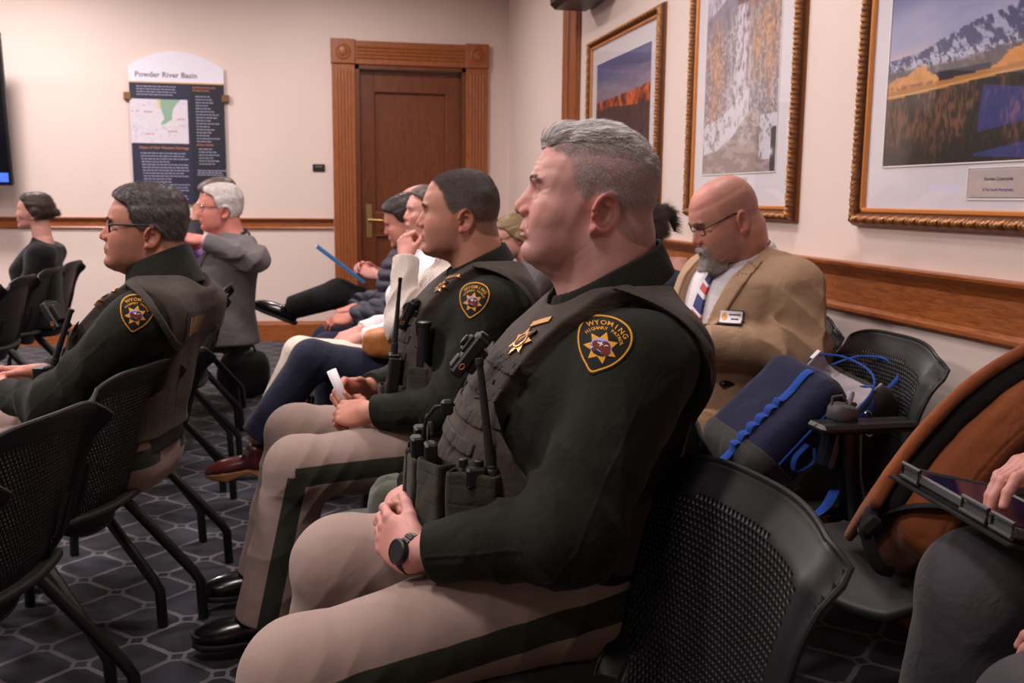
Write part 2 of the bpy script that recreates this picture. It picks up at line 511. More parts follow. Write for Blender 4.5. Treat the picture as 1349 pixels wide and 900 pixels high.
def skin_colour(h, base, lips, ruddy, scalp=None, stubble=None, hairline=HAIRLINE, brow=None, sd=0):
    """h: head-space points -> rgb (base skin, red lips, nose, ears and cheeks, brows, cropped hair and beard shadow)"""
    y = np.abs(h[:, 1]); x = h[:, 0]; z = h[:, 2]
    c = np.tile(np.array(base, float), (len(h), 1))
    mo = .5 + .5 * wob(h, 160, sd, 6); c *= (1 - .10 + .16 * mo)[:, None]
    def lay(col, m):
        nonlocal c
        m = np.clip(m, 0, 1)[:, None]; c = c * (1 - m) + np.array(col, float) * m
    face = (x > .03) & (z > -.1)
    lay(ruddy, .75 * np.exp(-((x - .128) ** 2 / .0004 + y ** 2 / .0005 + (z - .002) ** 2 / .0004)))
    lay(ruddy, .45 * np.exp(-((x - .095) ** 2 / .0009 + (y - .045) ** 2 / .0006 + (z + .002) ** 2 / .0006)))
    lay(ruddy, .6 * sst(y, .083, .087) * (np.abs(z) < .045) * (x < .03))
    lay(ruddy, .30 * sst(z, .08, .12) * (x > 0))
    lay([k * .62 for k in base], .5 * np.exp(-((x - .103) ** 2 / .0003 + (y - .031) ** 2 / .0003 + (z - .027) ** 2 / .00006)))
    lm = np.exp(-(((y / .0245) ** 2 + ((z + .0405) / .0105) ** 2) ** 2)) * (x > .108)
    lay(lips, .8 * lm)
    if brow is not None:
        bz = .0565 + .004 * sst(y, .01, .03) - .008 * sst(y, .038, .052)
        lay(brow, .95 * np.exp(-((z - bz) / .0042) ** 2) * sst(y, .006, .012) * (1 - sst(y, .046, .054)) * (x > .07) * (.6 + .4 * wob(h, 900, 3)))
    if stubble is not None:
        sm = (1 - sst(z, -.022, -.005)) * sst(x, .0, .02) * sst(z, -.14, -.10) * (1 - lm)
        lay(stubble[0], stubble[1] * sm)
    if scalp is not None:
        xm = interp(hairline, z)
        m = sst(xm - x, -.006, .008) * sst(np.sqrt((x + .008) ** 2 + (z + .003) ** 2 * .8), .030, .036)
        lay(scalp[0], scalp[1] * m * (.8 + .2 * wob(h, 700, 5)) * (.7 + .3 * (1 - sst(z, .0, .09))))
    return c

def sample_surface(V, Q, n, rs, wfun=None):
    A = V[Q[:, 0]]; B_ = V[Q[:, 1]]; C_ = V[Q[:, 2]]; D_ = V[Q[:, 3]]
    ar = .5 * (ln(np.cross(B_ - A, C_ - A)) + ln(np.cross(C_ - A, D_ - A)))
    if wfun is not None: ar = ar * wfun((A + C_) / 2)
    k = rs.choice(len(Q), n, p=ar / ar.sum())
    u = rs.rand(n, 1); w = rs.rand(n, 1)
    return A[k] * (1 - u) * (1 - w) + B_[k] * u * (1 - w) + C_[k] * u * w + D_[k] * (1 - u) * w

def strands(f, P, length, flow, width, rs, lift=.3, segs=4, droop=0.0, jit=.25, h=.001):
    """hair blades grown from surface points P along flow(P), kept just outside the surface"""
    N = grad(f, P); n = len(P)
    L = length(P) if callable(length) else np.full(n, length)
    L = L * (.6 + .6 * rs.rand(n))
    D = flow(P) + rs.normal(size=(n, 3)) * jit
    D = D - N * (D * N).sum(1)[:, None]; D /= ln(D)[:, None] + 1e-9
    D = D + N * (lift * (.4 + 1.0 * rs.rand(n)))[:, None]; D /= ln(D)[:, None]
    S = np.cross(D, N); S /= ln(S)[:, None] + 1e-9
    pts = []; X = P.copy() - N * h * .5; V = []
    for k in range(segs + 1):
        t = k / segs; w = width * (1 - t * .85)
        V.append(X - S * w * .5); V.append(X + S * w * .5)
        X = X + D * (L / segs)[:, None]
        D = flow(X) * .25 + D + np.array([0, 0, -droop]); D /= ln(D)[:, None]
        d = f(X.astype(F32)); g = None
        low = d < h
        if low.any():
            g = grad(f, X[low]); X[low] += g * (h - d[low])[:, None]
            D[low] -= g * np.minimum((D[low] * g).sum(1), 0)[:, None]
    V = np.stack(V, 1)                                   # n, 2(segs+1), 3
    base = (np.arange(n) * 2 * (segs + 1))[:, None]
    F = [np.concatenate([base + 2 * k, base + 2 * k + 1, base + 2 * k + 3, base + 2 * k + 2], 1) for k in range(segs)]
    rnd = np.repeat(rs.rand(n), 2 * (segs + 1))
    return V.reshape(-1, 3), np.concatenate(F), rnd

def hair_mat(name, c1, c2, c3=None, rough=.45):
    t = NT(name)
    r = t.attr('rnd')
    c = t.mix(r, c1, c2)
    if c3: c = t.mix(t.sstep(t.noise(30, 3), .5, .65), c, c3)
    t.set(Base_Color=c, Roughness=rough, Specular_IOR_Level=.4)
    return t.mat

def skin_mat(name, bump=.25):
    t = NT(name)
    c = t.attr('Col', 'Color')
    n = t.noise(350, 3)
    c2 = t.mix(t.math('MULTIPLY', n, .25), c, (.45, .18, .13), 'MIX')
    t.set(Base_Color=c2, Roughness=.48, Subsurface_Weight=.12, Subsurface_Scale=.008, Specular_IOR_Level=.42)
    t.b.inputs['Subsurface Radius'].default_value = (1, .35, .2)
    t.bump(t.math('ADD', t.noise(420, 2), t.math('MULTIPLY', t.noise(90, 3), 1.5)), bump, .0012)
    return t.mat
# ---------------------------------------------------------------- hands, limbs, cloth
FING = [(.090, .0275, .042, .026, .021, .0090), (.094, .0095, .046, .029, .022, .0092), (.090, -.009, .043, .027, .022, .0087), (.083, -.0265, .034, .021, .019, .0078)]

def hand_field(wr, d, n, side, curl=(.5, .5, .5, .5), spread=.06, thumb=(.35, .3, .3), s=1.0, thumbdir=(.62, .70, -.32)):
    """side +1 left, -1 right; d wrist to knuckles, n back of the hand"""
    d = np.array(d, float); d /= np.linalg.norm(d)
    n = np.array(n, float); n -= d * (n @ d); n /= np.linalg.norm(n)
    t = -np.cross(n, d) * side
    M = np.array([d, t, n]).astype(F32); wr = v3(*wr)
    segs = []
    for i, (x, y, a, b, c, r) in enumerate(FING):
        cu = curl[i] if isinstance(curl[i], (tuple, list)) else (curl[i], curl[i] * 1.15, curl[i] * .8)
        sp = (1.4 - i) * spread
        p = np.array([x, y, .002]); ang = 0; L = (a, b, c); rr = (r, r * .93, r * .86, r * .74)
        ch = [p.copy()]
        for k in range(3):
            ang += cu[k]
            p = p + L[k] * np.array([math.cos(ang) * math.cos(sp), math.sin(sp) * max(math.cos(ang), .2), -math.sin(ang)])
            ch.append(p.copy())
        segs.append((ch, rr))
    td = np.array(thumbdir, float); td /= np.linalg.norm(td)
    p = np.array([.020, .022, -.006]); ch = [p.copy()]
    for k, L in enumerate((.044, .034, .027)):
        if k:
            fw = np.array([1, -.35, -.25]) * thumb[k]; td = td + fw; td /= np.linalg.norm(td)
        p = p + td * L; ch.append(p.copy())
    tc = ch
    def f(P):
        p = (P - wr) @ M.T / s
        r = sell(p, (.048, .0, .001), (.056, .0415, .0155), 2.6)
        r = smin(r, ell(p, (.010, 0, 0), (.035, .028, .021)), .02)
        r = smin(r, ell(p, (.035, .024, -.010), (.032, .017, .014)), .012)
        r = smin(r, ell(p, (.040, -.026, -.008), (.038, .013, .013)), .012)
        fs = None
        for ch, rr in segs:
            q = smin(cap(p, ch[0], ch[1], rr[0], rr[1]), cap(p, ch[1], ch[2], rr[1], rr[2]), .003)
            q = smin(q, cap(p, ch[2], ch[3], rr[2], rr[3]), .003)
            q = smin(q, sph(p, ch[1] + np.array([0, 0, .001]), rr[1] * 1.06), .004)
            q = smin(q, sph(p, ch[0] + np.array([-.002, 0, .003]), rr[0] * 1.12), .006)
            r2 = q
            fs = r2 if fs is None else np.minimum(fs, r2)
        r = smin(r, fs, .005)
        q = smins([cap(p, tc[0], tc[1], .0135, .0112), cap(p, tc[1], tc[2], .0112, .0102), cap(p, tc[2], tc[3], .0102, .0078)], .004)
        return smin(r, q, .008) * s
    pts = [np.array(c) for ch, _ in segs for c in ch] + tc
    W = np.array([wr + (q * s) @ M for q in pts])
    lo = np.minimum(W.min(0), wr) - .06; hi = np.maximum(W.max(0), wr) + .06
    f.lo, f.hi = lo, hi
    tips = []
    for ch, rr in segs:
        a = (ch[3] - ch[2]); a /= np.linalg.norm(a)
        up = np.array([-a[2] * -1 if False else 0, 0, 0]); nn = np.cross(a, [0, 1, 0]); nn = nn if nn[2] * 1 > 0 or abs(a[2]) > .6 else -nn
        nn = np.array([-a[2], 0, a[0]]) * -1 if False else np.array([a[2] * -1, 0, a[0]])
        tips.append((wr + ((ch[3] + nn * rr[3] * .85) * s) @ M, a @ M, nn @ M, rr[3] * s))
    f.tips = tips
    return boxed(f, lo, hi), f

def limb(p, pts, rads, k=.03):
    r = None
    for i in range(len(pts) - 1):
        c = cap(p, pts[i], pts[i + 1], rads[i], rads[i + 1])
        r = c if r is None else smin(r, c, k)
    return r

def folds(p, c, u, lam, amp, rad, sd=0, wk=14):
    """a family of cloth folds round c, running across direction u"""
    q = p - v3(*c); u = v3(*u); u = u / np.sqrt(u @ u)
    e = np.exp(-(q * q).sum(-1) / rad ** 2)
    ph = (q @ u) * (6.283 / lam) + 1.6 * wob(p, wk, sd)
    w = 2 * np.abs(np.sin(ph * .5 + .35 * wob(p, 40, sd + 50))) ** .9 - 1
    return amp * e * w

def body_box(J, pad=.2):
    P = []
    for k, v in J.items():
        if k in ('head', 'neck'): P.append(v)
        elif isinstance(v, (list, tuple)) and len(v) and isinstance(v[0], (list, tuple)): P += list(v)
    P = np.array(P, float); return P.min(0) - pad, P.max(0) + pad

def shoe_mesh(name, an, yaw, pitch, mats, parent, L=.30, h=.0045, boot=True, style='oxford', lift=0.0):
    """shoe with sole; an = ankle point, yaw = toe heading"""
    c, s_ = math.cos(yaw), math.sin(yaw); cp, sp = math.cos(pitch), math.sin(pitch)
    M = np.array([[c * cp, s_ * cp, -sp], [-s_, c, 0], [c * sp, s_ * sp, cp]]).astype(F32)
    A = v3(*an)
    def loc(p): return (p - A) @ M.T
    k = L / .30; zs = -.085 * k
    def up(p):
        q = loc(p) / k
        r = smin(cap(q, (.0, 0, .0), (-.005, 0, -.05), .042, .040), ell(q, (.06, 0, -.045), (.10, .043, .038)), .03)
        r = smin(r, ell(q, (.135, .004, -.052), (.075, .047, .030)), .03)
        r = smax(r, -(q[:, 2] + .068), .006)
        r = smax(r, q[:, 2] - .045, .004)
        if style == 'oxford':
            for i in range(5): r = smin(r, cap(q, (.045 + i * .016, -.020, -.008 - i * .0055), (.050 + i * .016, .020, -.008 - i * .0055), .0028), .002)
        return r * k
    def sole(p):
        q = loc(p) / k
        t = q[:, 0]
        w = np.interp(t, [-.06, -.04, .0, .06, .13, .18, .205], [.02, .034, .036, .036, .048, .040, .012]).astype(F32)
        d = np.sqrt(np.maximum(np.abs(q[:, 1] - .004 * np.sin(t * 12)) - w, 0) ** 2 + np.maximum(np.abs(t - .075) - .128, 0) ** 2) - .004
        top = -.068 if style != 'clog' else -.058
        bot = -.085 if style != 'clog' else -.095
        if style == 'clog':
            bot = -.095 + np.interp(t, [-.06, .0, .03, .07, .12, .2], [0, 0, .018, .012, 0, .02]).astype(F32)
        r = smax(d, np.abs(q[:, 2] - (top + bot) / 2) - (top - bot) / 2, .004)
        return r * k
    lo = A - .3 * k - .02; hi = A + .3 * k + .02
    o = sdf_obj(name, up, lo, hi, h, mats[0], parent)
    sdf_obj('sole', sole, lo, hi, h, mats[1], o)
    return o

# ---------------------------------------------------------------- people
def person(name, label, loc, rz, S):
    """S: the figure's joints, sizes and clothes. The body is one closed surface from head to ankles; clothes are children."""
    root = empty(name, loc, rz)
    tag(root, label, 'person', S.get('group'))
    J = S['J']; h = S.get('h', .004); s = S.get('hs', 1.0)
    T = Slices(S['torso'], n=S.get('tn', 2.5), nb=S.get('tnb', 2.8), k=.75)
    H0 = v3(*J['head']); HM = head_axes(*S.get('ht', (0, 0))).astype(F32)
    hf = make_head(**S.get('headp', {}))
    def tohead(p): return (p - H0) @ HM.T / s
    rb = .165 * s
    def hfb(p):
        d = ln(p - H0 - v3(0, 0, .03) @ HM) - rb
        m = d < .03; r = d + .02
        if m.any(): r[m] = hf(tohead(p[m])) * s
        return r.astype(F32)
    nk = S.get('neckr', (.078, .070))
    HB = v3(-.035, 0, -.045) @ HM * s + H0; HF = v3(.0, 0, -.07) @ HM * s + H0
    def neck(p):
        return smin(cap(p, J['neck'], HB, nk[0], nk[1]), cap(p, (J['neck'][0] + .02, J['neck'][1], J['neck'][2]), HF, nk[0] * .9, nk[1] * .86), .03)
    arms = {}; legs = {}
    ar = S.get('armr', (.062, .046, .029)); lr = S.get('legr', (.085, .062, .042))
    hands = []
    for sd in ('l', 'r'):
        if S.get('hand_' + sd):
            hd = dict(S['hand_' + sd]); hands.append((sd, *hand_field(J['wr_' + sd], side=1 if sd == 'l' else -1, **hd)))
    def body(p):
        r = T(p) + S.get('inset', .016)
        for sd in ('l', 'r'):
            if 'el_' + sd in J: r = smin(r, limb(p, [J['sh_' + sd], J['el_' + sd], J['wr_' + sd]], ar, .02), .03)
            if 'kn_' + sd in J: r = smin(r, limb(p, [J['hp_' + sd], J['kn_' + sd], J['an_' + sd]], lr, .02), .03)
        r = smin(r, neck(p), .02)
        r = smin(r, hfb(p), .012 * s)
        for _, g, _g in hands: r = smin(r, g(p), .008)
        return r
    P = []
    for k, v in J.items(): P.append(v)
    P = np.array(P, float); lo = P.min(0) - .13; hi = P.max(0) + .13; lo[2] = max(lo[2], .0)
    hi[2] = max(hi[2], J['head'][2] + .17 * s)
    for _, _, g in hands: lo = np.minimum(lo, g.lo); hi = np.maximum(hi, g.hi)
    if 'kn_l' in J or 'kn_r' in J: pass
    C = S['skin']
    hl = S.get('hairline', HAIRLINE)
    def col(V):
        hh = tohead(V)
        near = ln(hh - v3(0, 0, .0)) < .22
        c = np.tile(np.array(C['base']), (len(V), 1)); c *= (.95 + .06 * wob(V, 60, 2))[:, None]
        if near.any():
            c[near] = skin_colour(hh[near], C['base'], C['lips'], C['ruddy'], C.get('scalp'), C.get('stubble'), hl, C.get('brow'))
        for sd, g, gf in hands:
            q = V
            for tip, a, nn, rr in gf.tips:
                d = q - tip; u = d @ a; w_ = d @ nn
                lat = ln(d - np.outer(u, a) - np.outer(w_, nn))
                m = (np.abs(u) < .0065) & (lat < .0055) & (w_ > -.003) & (w_ < .006)
                c[m] = np.array(C['base']) * np.array([1.12, 1.15, 1.2])
            m = g(V) < .004
            c[m] = c[m] * (1 - .25) + np.array(C['ruddy']) * .25
        return c
    bd = sdf_obj('body', body, lo, hi, h, S['skinmat'], root, attrs={'Col': col})
    if S.get('eyes', True):
        for sy in (-1, 1):
            c = v3(.0885, sy * .0315, .0365) @ HM * s + H0
            mb = MB(); pr = [(.0125 * math.sin(a * math.pi / 24) + 1e-5, -.0125 * math.cos(a * math.pi / 24)) for a in range(25)]
            Mx = Matrix([tuple(r) for r in HM]).transposed() @ Matrix.Rotation(R(90), 3, 'Y') 
            mb.lathe([(a * s, b * s) for a, b in pr], tuple(c), Mx, 16)
            n = 16
            mi = []
            for i in range(24): mi += [(2 if i >= 22 else 1 if i >= 19 else 0)] * n
            mb.m = mi + [0, 2]
            mb.build('eye', None, bd, True, mats=[MAT['eye_white'], MAT['iris'], MAT['pupil']])
    ctx = dict(root=root, T=T, J=J, head=hfb, tohead=tohead, H0=H0, HM=HM, s=s, body=bd, f=body, lo=lo, hi=hi, h=h, neck=neck, hf=hf)
    return ctx

def hair_on(ctx, capf, mat, strand_specs, name='hair', h=.004, seed=1):
    """capf(q) head-space field of the hair mass; strands are added on it, one mesh"""
    H0, HM, s = ctx['H0'], ctx['HM'].astype(float), ctx['s']
    rs = np.random.RandomState(seed)
    Vs = []; Fs = []; Rn = []; n = 0
    if capf is not None:
        V, Q = polygonise(capf, (-.19, -.13, -.22), (.16, .13, .20), h / s)
        g = grad(capf, V); V = V - g * np.clip(capf(V.astype(F32)), -h, h)[:, None] * .7
        Vs.append(V); Fs.append(Q); Rn.append(.3 + .35 * (.5 + .5 * wob(V, 130, 3)) * np.ones(len(V))); n = len(V)
    for sp in strand_specs:
        base = sp.get('on', capf)
        if 'surf' in sp: VV, QQ = sp['surf']
        elif base is capf: VV, QQ = V, Q
        else:
            VV, QQ = polygonise(base, (-.13, -.1, -.12), (.14, .1, .17), .006)
        P = sample_surface(VV, QQ, sp['n'], rs, sp.get('w'))
        v, f_, r_ = strands(base, P, sp['len'], sp['flow'], sp['width'], rs, sp.get('lift', .3), sp.get('segs', 3), sp.get('droop', 0), sp.get('jit', .25))
        Vs.append(v); Fs.append(f_ + n); Rn.append(r_ * sp.get('tone', (1, 0))[0] + sp.get('tone', (1, 0))[1]); n += len(v)
    V = np.concatenate(Vs) * s @ HM + H0.astype(float)
    return mesh_obj(name, V, np.concatenate(Fs), mat, ctx['root'], True, attrs={'rnd': np.concatenate(Rn)})

# ---- pieces that lie on a surface
def flat_mesh(kind, data, size=.01, maxe=.006):
    """2D polygon or text -> vertices (x,y) and faces, finely divided. kind 'poly': list of outlines; 'text': string"""
    if kind == 'text':
        cu = bpy.data.curves.new('t', 'FONT'); cu.body = data; cu.size = size; cu.align_x = 'CENTER'; cu.resolution_u = 2; cu.offset = size * .012
    else:
        cu = bpy.data.curves.new('t', 'CURVE'); cu.dimensions = '2D'; cu.fill_mode = 'BOTH'
        for pl in data:
            sp = cu.splines.new('POLY'); sp.points.add(len(pl) - 1)
            for p, (x, y) in zip(sp.points, pl): p.co = (x, y, 0, 1)
            sp.use_cyclic_u = True
    o = bpy.data.objects.new('t', cu); me = bpy.data.meshes.new_from_object(o)
    bm = bmesh.new(); bm.from_mesh(me)
    for _ in range(5):
        es = [e for e in bm.edges if e.calc_length() > maxe]
        if not es: break
        bmesh.ops.subdivide_edges(bm, edges=es, cuts=1)
        bmesh.ops.triangulate(bm, faces=[f for f in bm.faces if len(f.verts) > 3])
    V = [(v.co.x, v.co.y) for v in bm.verts]; bm.verts.index_update(); Fc = [tuple(v.index for v in f.verts) for f in bm.faces]
    bm.free(); bpy.data.objects.remove(o); bpy.data.curves.remove(cu); bpy.data.meshes.remove(me)
    return V, Fc

def arc_text(txt, size, rad, a0, a1):
    """letters set along an arc, angles in degrees from up, clockwise"""
    V = []; Fc = []
    n = len(txt)
    for i, chh in enumerate(txt):
        if chh == ' ': continue
        v, f = flat_mesh('text', chh, size)
        a = R(a0 + (a1 - a0) * i / (n - 1)); m = len(V)
        V += [((x) * math.cos(a) + (y + rad) * math.sin(a), (y + rad) * math.cos(a) - x * math.sin(a)) for x, y in v]
        Fc += [tuple(k + m for k in q) for q in f]
    return V, Fc

class Decal:
    """lays flat shapes on a surface: field f (negative inside), centre c, outward normal n, up direction u"""
    def __init__(s, f, c, n, u, rot=0):
        s.f = f; n = Vector(n).normalized(); u = Vector(u); u = (u - n * u.dot(n)).normalized(); x = u.cross(n)
        q = Matrix.Rotation(R(rot), 3, n); s.x = q @ x; s.u = q @ u; s.n = n; s.c = Vector(c)
    def place(s, V2, off):
        P = np.array([s.c + s.x * a + s.u * b for a, b in V2], float)
        N = np.array(s.n, float)
        t = np.full(len(P), .06)
        for _ in range(40):
            d = s.f((P + N * t[:, None]).astype(F32)) - off
            t = t - d * .7
            if np.abs(d).max() < 1e-4: break
        return P + N * t[:, None]
    def put(s, name, V2Fc, off, mat, parent, thick=.0008):
        V2, Fc = V2Fc
        A = s.place(V2, off); B_ = s.place(V2, off - thick)
        n = len(V2)
        ed = {}
        for f in Fc:
            for i in range(len(f)):
                e = (f[i], f[(i + 1) % len(f)]); ed[e] = 1
        side = [(a, b, b + n, a + n) for (a, b) in ed if (b, a) not in ed]
        F2 = [tuple(f) for f in Fc] + [tuple(i + n for i in f[::-1]) for f in Fc] + [tuple(q[::-1]) for q in side]
        o = mesh_obj(name, np.concatenate([A, B_]), F2, mat, parent, True)
        mark_sharp(o, 50)
        return o

def ellipse(rx, ry, n=40, c=(0, 0)): return [(c[0] + rx * math.cos(2 * math.pi * i / n), c[1] + ry * math.sin(2 * math.pi * i / n)) for i in range(n)]
def smooth_poly(pts, n=8):
    out = []; N = len(pts)
    for i in range(N):
        p0, p1, p2, p3 = pts[i - 1], pts[i], pts[(i + 1) % N], pts[(i + 2) % N]
        for k in range(n):
            t = k / n
            out.append(tuple(.5 * ((2 * b) + (-a + c) * t + (2 * a - 5 * b + 4 * c - d) * t * t + (-a + 3 * b - 3 * c + d) * t ** 3) for a, b, c, d in zip(p0, p1, p2, p3)))
    return out
# ---------------------------------------------------------------- materials
MAT = {}
MAT['eye_white'] = simple('eye_white', srgb(190, 175, 168), .15, var=.05)
MAT['iris'] = simple('iris', srgb(70, 75, 70), .1, var=.2, scale=400)
MAT['pupil'] = simple('pupil', srgb(10, 9, 9), .05, var=0)
MAT['skin'] = skin_mat('skin')
MAT['olive'] = fabric('olive_uniform_cloth', srgb(28, 29, 22), weave=1100, wb=.12, var=.10, vscale=5, sheen=.06, fine=.08)
MAT['carrier'] = fabric('vest_nylon', srgb(72, 64, 59), weave=900, wb=.3, var=.1, vscale=7, sheen=.05, fine=.2)
MAT['web'] = fabric('vest_webbing', srgb(66, 60, 55), weave=700, wb=.4, var=.1, vscale=20, sheen=.05, fine=.25)
MAT['pouch'] = fabric('pouch_nylon', srgb(60, 57, 47), weave=800, wb=.4, var=.14, vscale=14, sheen=.08, fine=.3)
MAT['gold_thread'] = fabric('gold_thread', srgb(225, 160, 45), weave=1500, wb=.3, var=.08, vscale=60, sheen=.1, fine=.2)
MAT['patch_ground'] = fabric('patch_ground', srgb(24, 24, 19), weave=1500, wb=.2, var=.1, vscale=40, fine=.1)
MAT['patch_sky'] = fabric('patch_sky', srgb(150, 155, 215), weave=1500, wb=.2, var=.1, vscale=40, fine=.1)
MAT['patch_brown'] = fabric('patch_brown', srgb(110, 45, 28), weave=1500, wb=.2, var=.3, vscale=160, fine=.1)
MAT['patch_white'] = fabric('patch_white', srgb(220, 215, 230), weave=1500, wb=.2, var=.1, vscale=40, fine=.1)
MAT['black_plastic'] = simple('black_plastic', srgb(17, 16, 18), .42, var=.1, scale=50, bump=.1, bscale=600)
MAT['black_rubber'] = simple('black_rubber', srgb(20, 19, 20), .6, var=.1)
MAT['gold_metal'] = simple('gold_metal', srgb(240, 190, 125), .32, .8, var=.15, scale=300, bump=.5, bscale=300)
MAT['steel'] = simple('steel', srgb(150, 150, 155), .25, 1.0, var=.1)
MAT['black_leather'] = simple('black_leather', srgb(14, 13, 15), .22, var=.2, scale=20, bump=.15, bscale=120, spec=.6)
MAT['sole_black'] = simple('sole_black', srgb(16, 15, 16), .7)
MAT['belt'] = simple('belt_leather', srgb(22, 20, 20), .5, var=.2, bump=.3, bscale=250)
MAT['orange_mark'] = simple('orange_mark', srgb(220, 140, 50), .5)
MAT['black_band'] = simple('mourning_band', srgb(20, 18, 30), .6)

def trouser_mat(name, base, stripe=None, weave=1000):
    t = NT(name)
    n = t.noise(5, 4)
    c = t.mix(n, tuple(x * .88 for x in base), tuple(x * 1.12 for x in base))
    c = t.mix(t.math('MULTIPLY', t.noise(weave, 1), .2), c, tuple(x * .5 for x in base))
    if stripe:
        m = t.sstep(t.attr('stripe'), -.0008, .0008)
        c = t.mix(m, stripe, c)
    t.set(Base_Color=c, Roughness=.85, Sheen_Weight=.08, Specular_IOR_Level=.25)
    pb = t.bump(t.noise(8, 3, .5, None, .8), .28, .014)
    t.bump(t.noise(weave * .6, 2), .2, .0005, pb)
    return t.mat
MAT['khaki'] = trouser_mat('khaki_trouser_cloth', srgb(158, 136, 127), srgb(48, 50, 40))
MAT['hair_silver'] = hair_mat('silver_hair', srgb(112, 105, 104), srgb(255, 248, 245))
MAT['hair_salt'] = hair_mat('dark_greying_hair', srgb(26, 22, 21), srgb(112, 102, 100))
MAT['hair_pepper'] = hair_mat('short_brown_grey_hair', srgb(22, 17, 15), srgb(120, 104, 98))
SK_FAIR = dict(base=srgb(216, 164, 154), lips=srgb(190, 112, 110), ruddy=srgb(205, 104, 96), brow=srgb(74, 56, 50))
SK_TAN = dict(base=srgb(196, 138, 112), lips=srgb(170, 96, 88), ruddy=srgb(192, 96, 80), brow=srgb(60, 44, 36))
# ---------------------------------------------------------------- uniformed officers
def shoulder_patch(parent, f, c, n, u, rot, s=1.0, detail=True):
    D = Decal(f, c, n, u, rot)
    half = [(0, .0485), (.014, .047), (.028, .0415), (.038, .031), (.0425, .017), (.0415, .002), (.036, -.015), (.026, -.031), (.013, -.044)]
    out = smooth_poly([(x, y) for x, y in half] + [(0, -.0535)] + [(-x, y) for x, y in half[:0:-1]], 5)
    sc = lambda k, pl=out: [(x * k * s, (y - .0) * k * s) for x, y in pl]
    base = D.put('shoulder_patch', flat_mesh('poly', [sc(1.07)]), .0016, MAT['patch_ground'], parent, .0016)
    tag(base, 'black shield patch with gold lettering and a seven pointed star')
    D.put('border', flat_mesh('poly', [sc(1.0), sc(.935)], maxe=.005), .0023, MAT['gold_thread'], base)
    st = [((.0275 if i % 2 == 0 else .0160) * s * math.sin(math.pi * i / 7), (.0275 if i % 2 == 0 else .0160) * s * math.cos(math.pi * i / 7) - .009 * s) for i in range(14)]
    D.put('star', flat_mesh('poly', [st]), .0023, MAT['gold_thread'], base)
    D.put('disc', flat_mesh('poly', [ellipse(.0172 * s, .0150 * s, 36, (0, -.009 * s))]), .0028, MAT['patch_sky'], base)
    gr = [(-.0158, -.0105), (-.012, -.0135), (-.004, -.0155), (.004, -.0175), (.010, -.0195), (.0065, -.0228), (0, -.0238), (-.008, -.0223), (-.0145, -.0165)]
    D.put('ground', flat_mesh('poly', [[(x * s, y * s) for x, y in gr]]), .0031, MAT['patch_ground'], base)
    bi = [(-.0150, -.0050), (-.0125, -.0015), (-.006, .0005), (.001, .0022), (.006, .0035), (.0105, .0015), (.0145, -.0045), (.0155, -.0110), (.0140, -.0165), (.0100, -.0205), (.0070, -.0180), (.0055, -.0205), (.0030, -.0200),
          (.0020, -.0150), (-.003, -.0135), (-.0065, -.0140), (-.0072, -.0195), (-.0105, -.0192), (-.0110, -.0130), (-.0142, -.0105), (-.0148, -.0075)]
    D.put('bison', flat_mesh('poly', [[(x * s, y * s) for x, y in bi]]), .0035, MAT['patch_brown'], base)
    for pl in ([(-.008, -.0020), (-.003, -.0022), (-.0028, .0), (-.0008, .0), (-.0008, -.0025), (.0015, -.003), (.0015, -.0045), (-.001, -.0045), (-.0015, -.008), (-.0030, -.008), (-.0030, -.0045), (-.008, -.004)],
               [(.0035, -.005), (.006, -.002), (.010, -.0025), (.0095, -.0037), (.0065, -.0035), (.0045, -.006)], [(-.0160, -.0125), (-.0120, -.0135), (-.0125, -.0165), (-.0150, -.0155)]):
        D.put('white_mark', flat_mesh('poly', [[(x * s, y * s) for x, y in pl]]), .0039, MAT['patch_white'], base)  # white stitched marks, part of the patch pattern
    V1, F1 = arc_text('WYOMING', .0122 * s, .0395 * s, -39, 66 - 24)
    V2, F2 = arc_text('HIGHWAY PATROL', .0080 * s, .0308 * s, -58, 58)
    sh = -.0095 * s
    n = len(V1)
    D.put('lettering', ([(x, y + sh) for x, y in V1 + V2], F1 + [tuple(i + n for i in q) for q in F2]), .0024, MAT['gold_thread'], base)
    return base

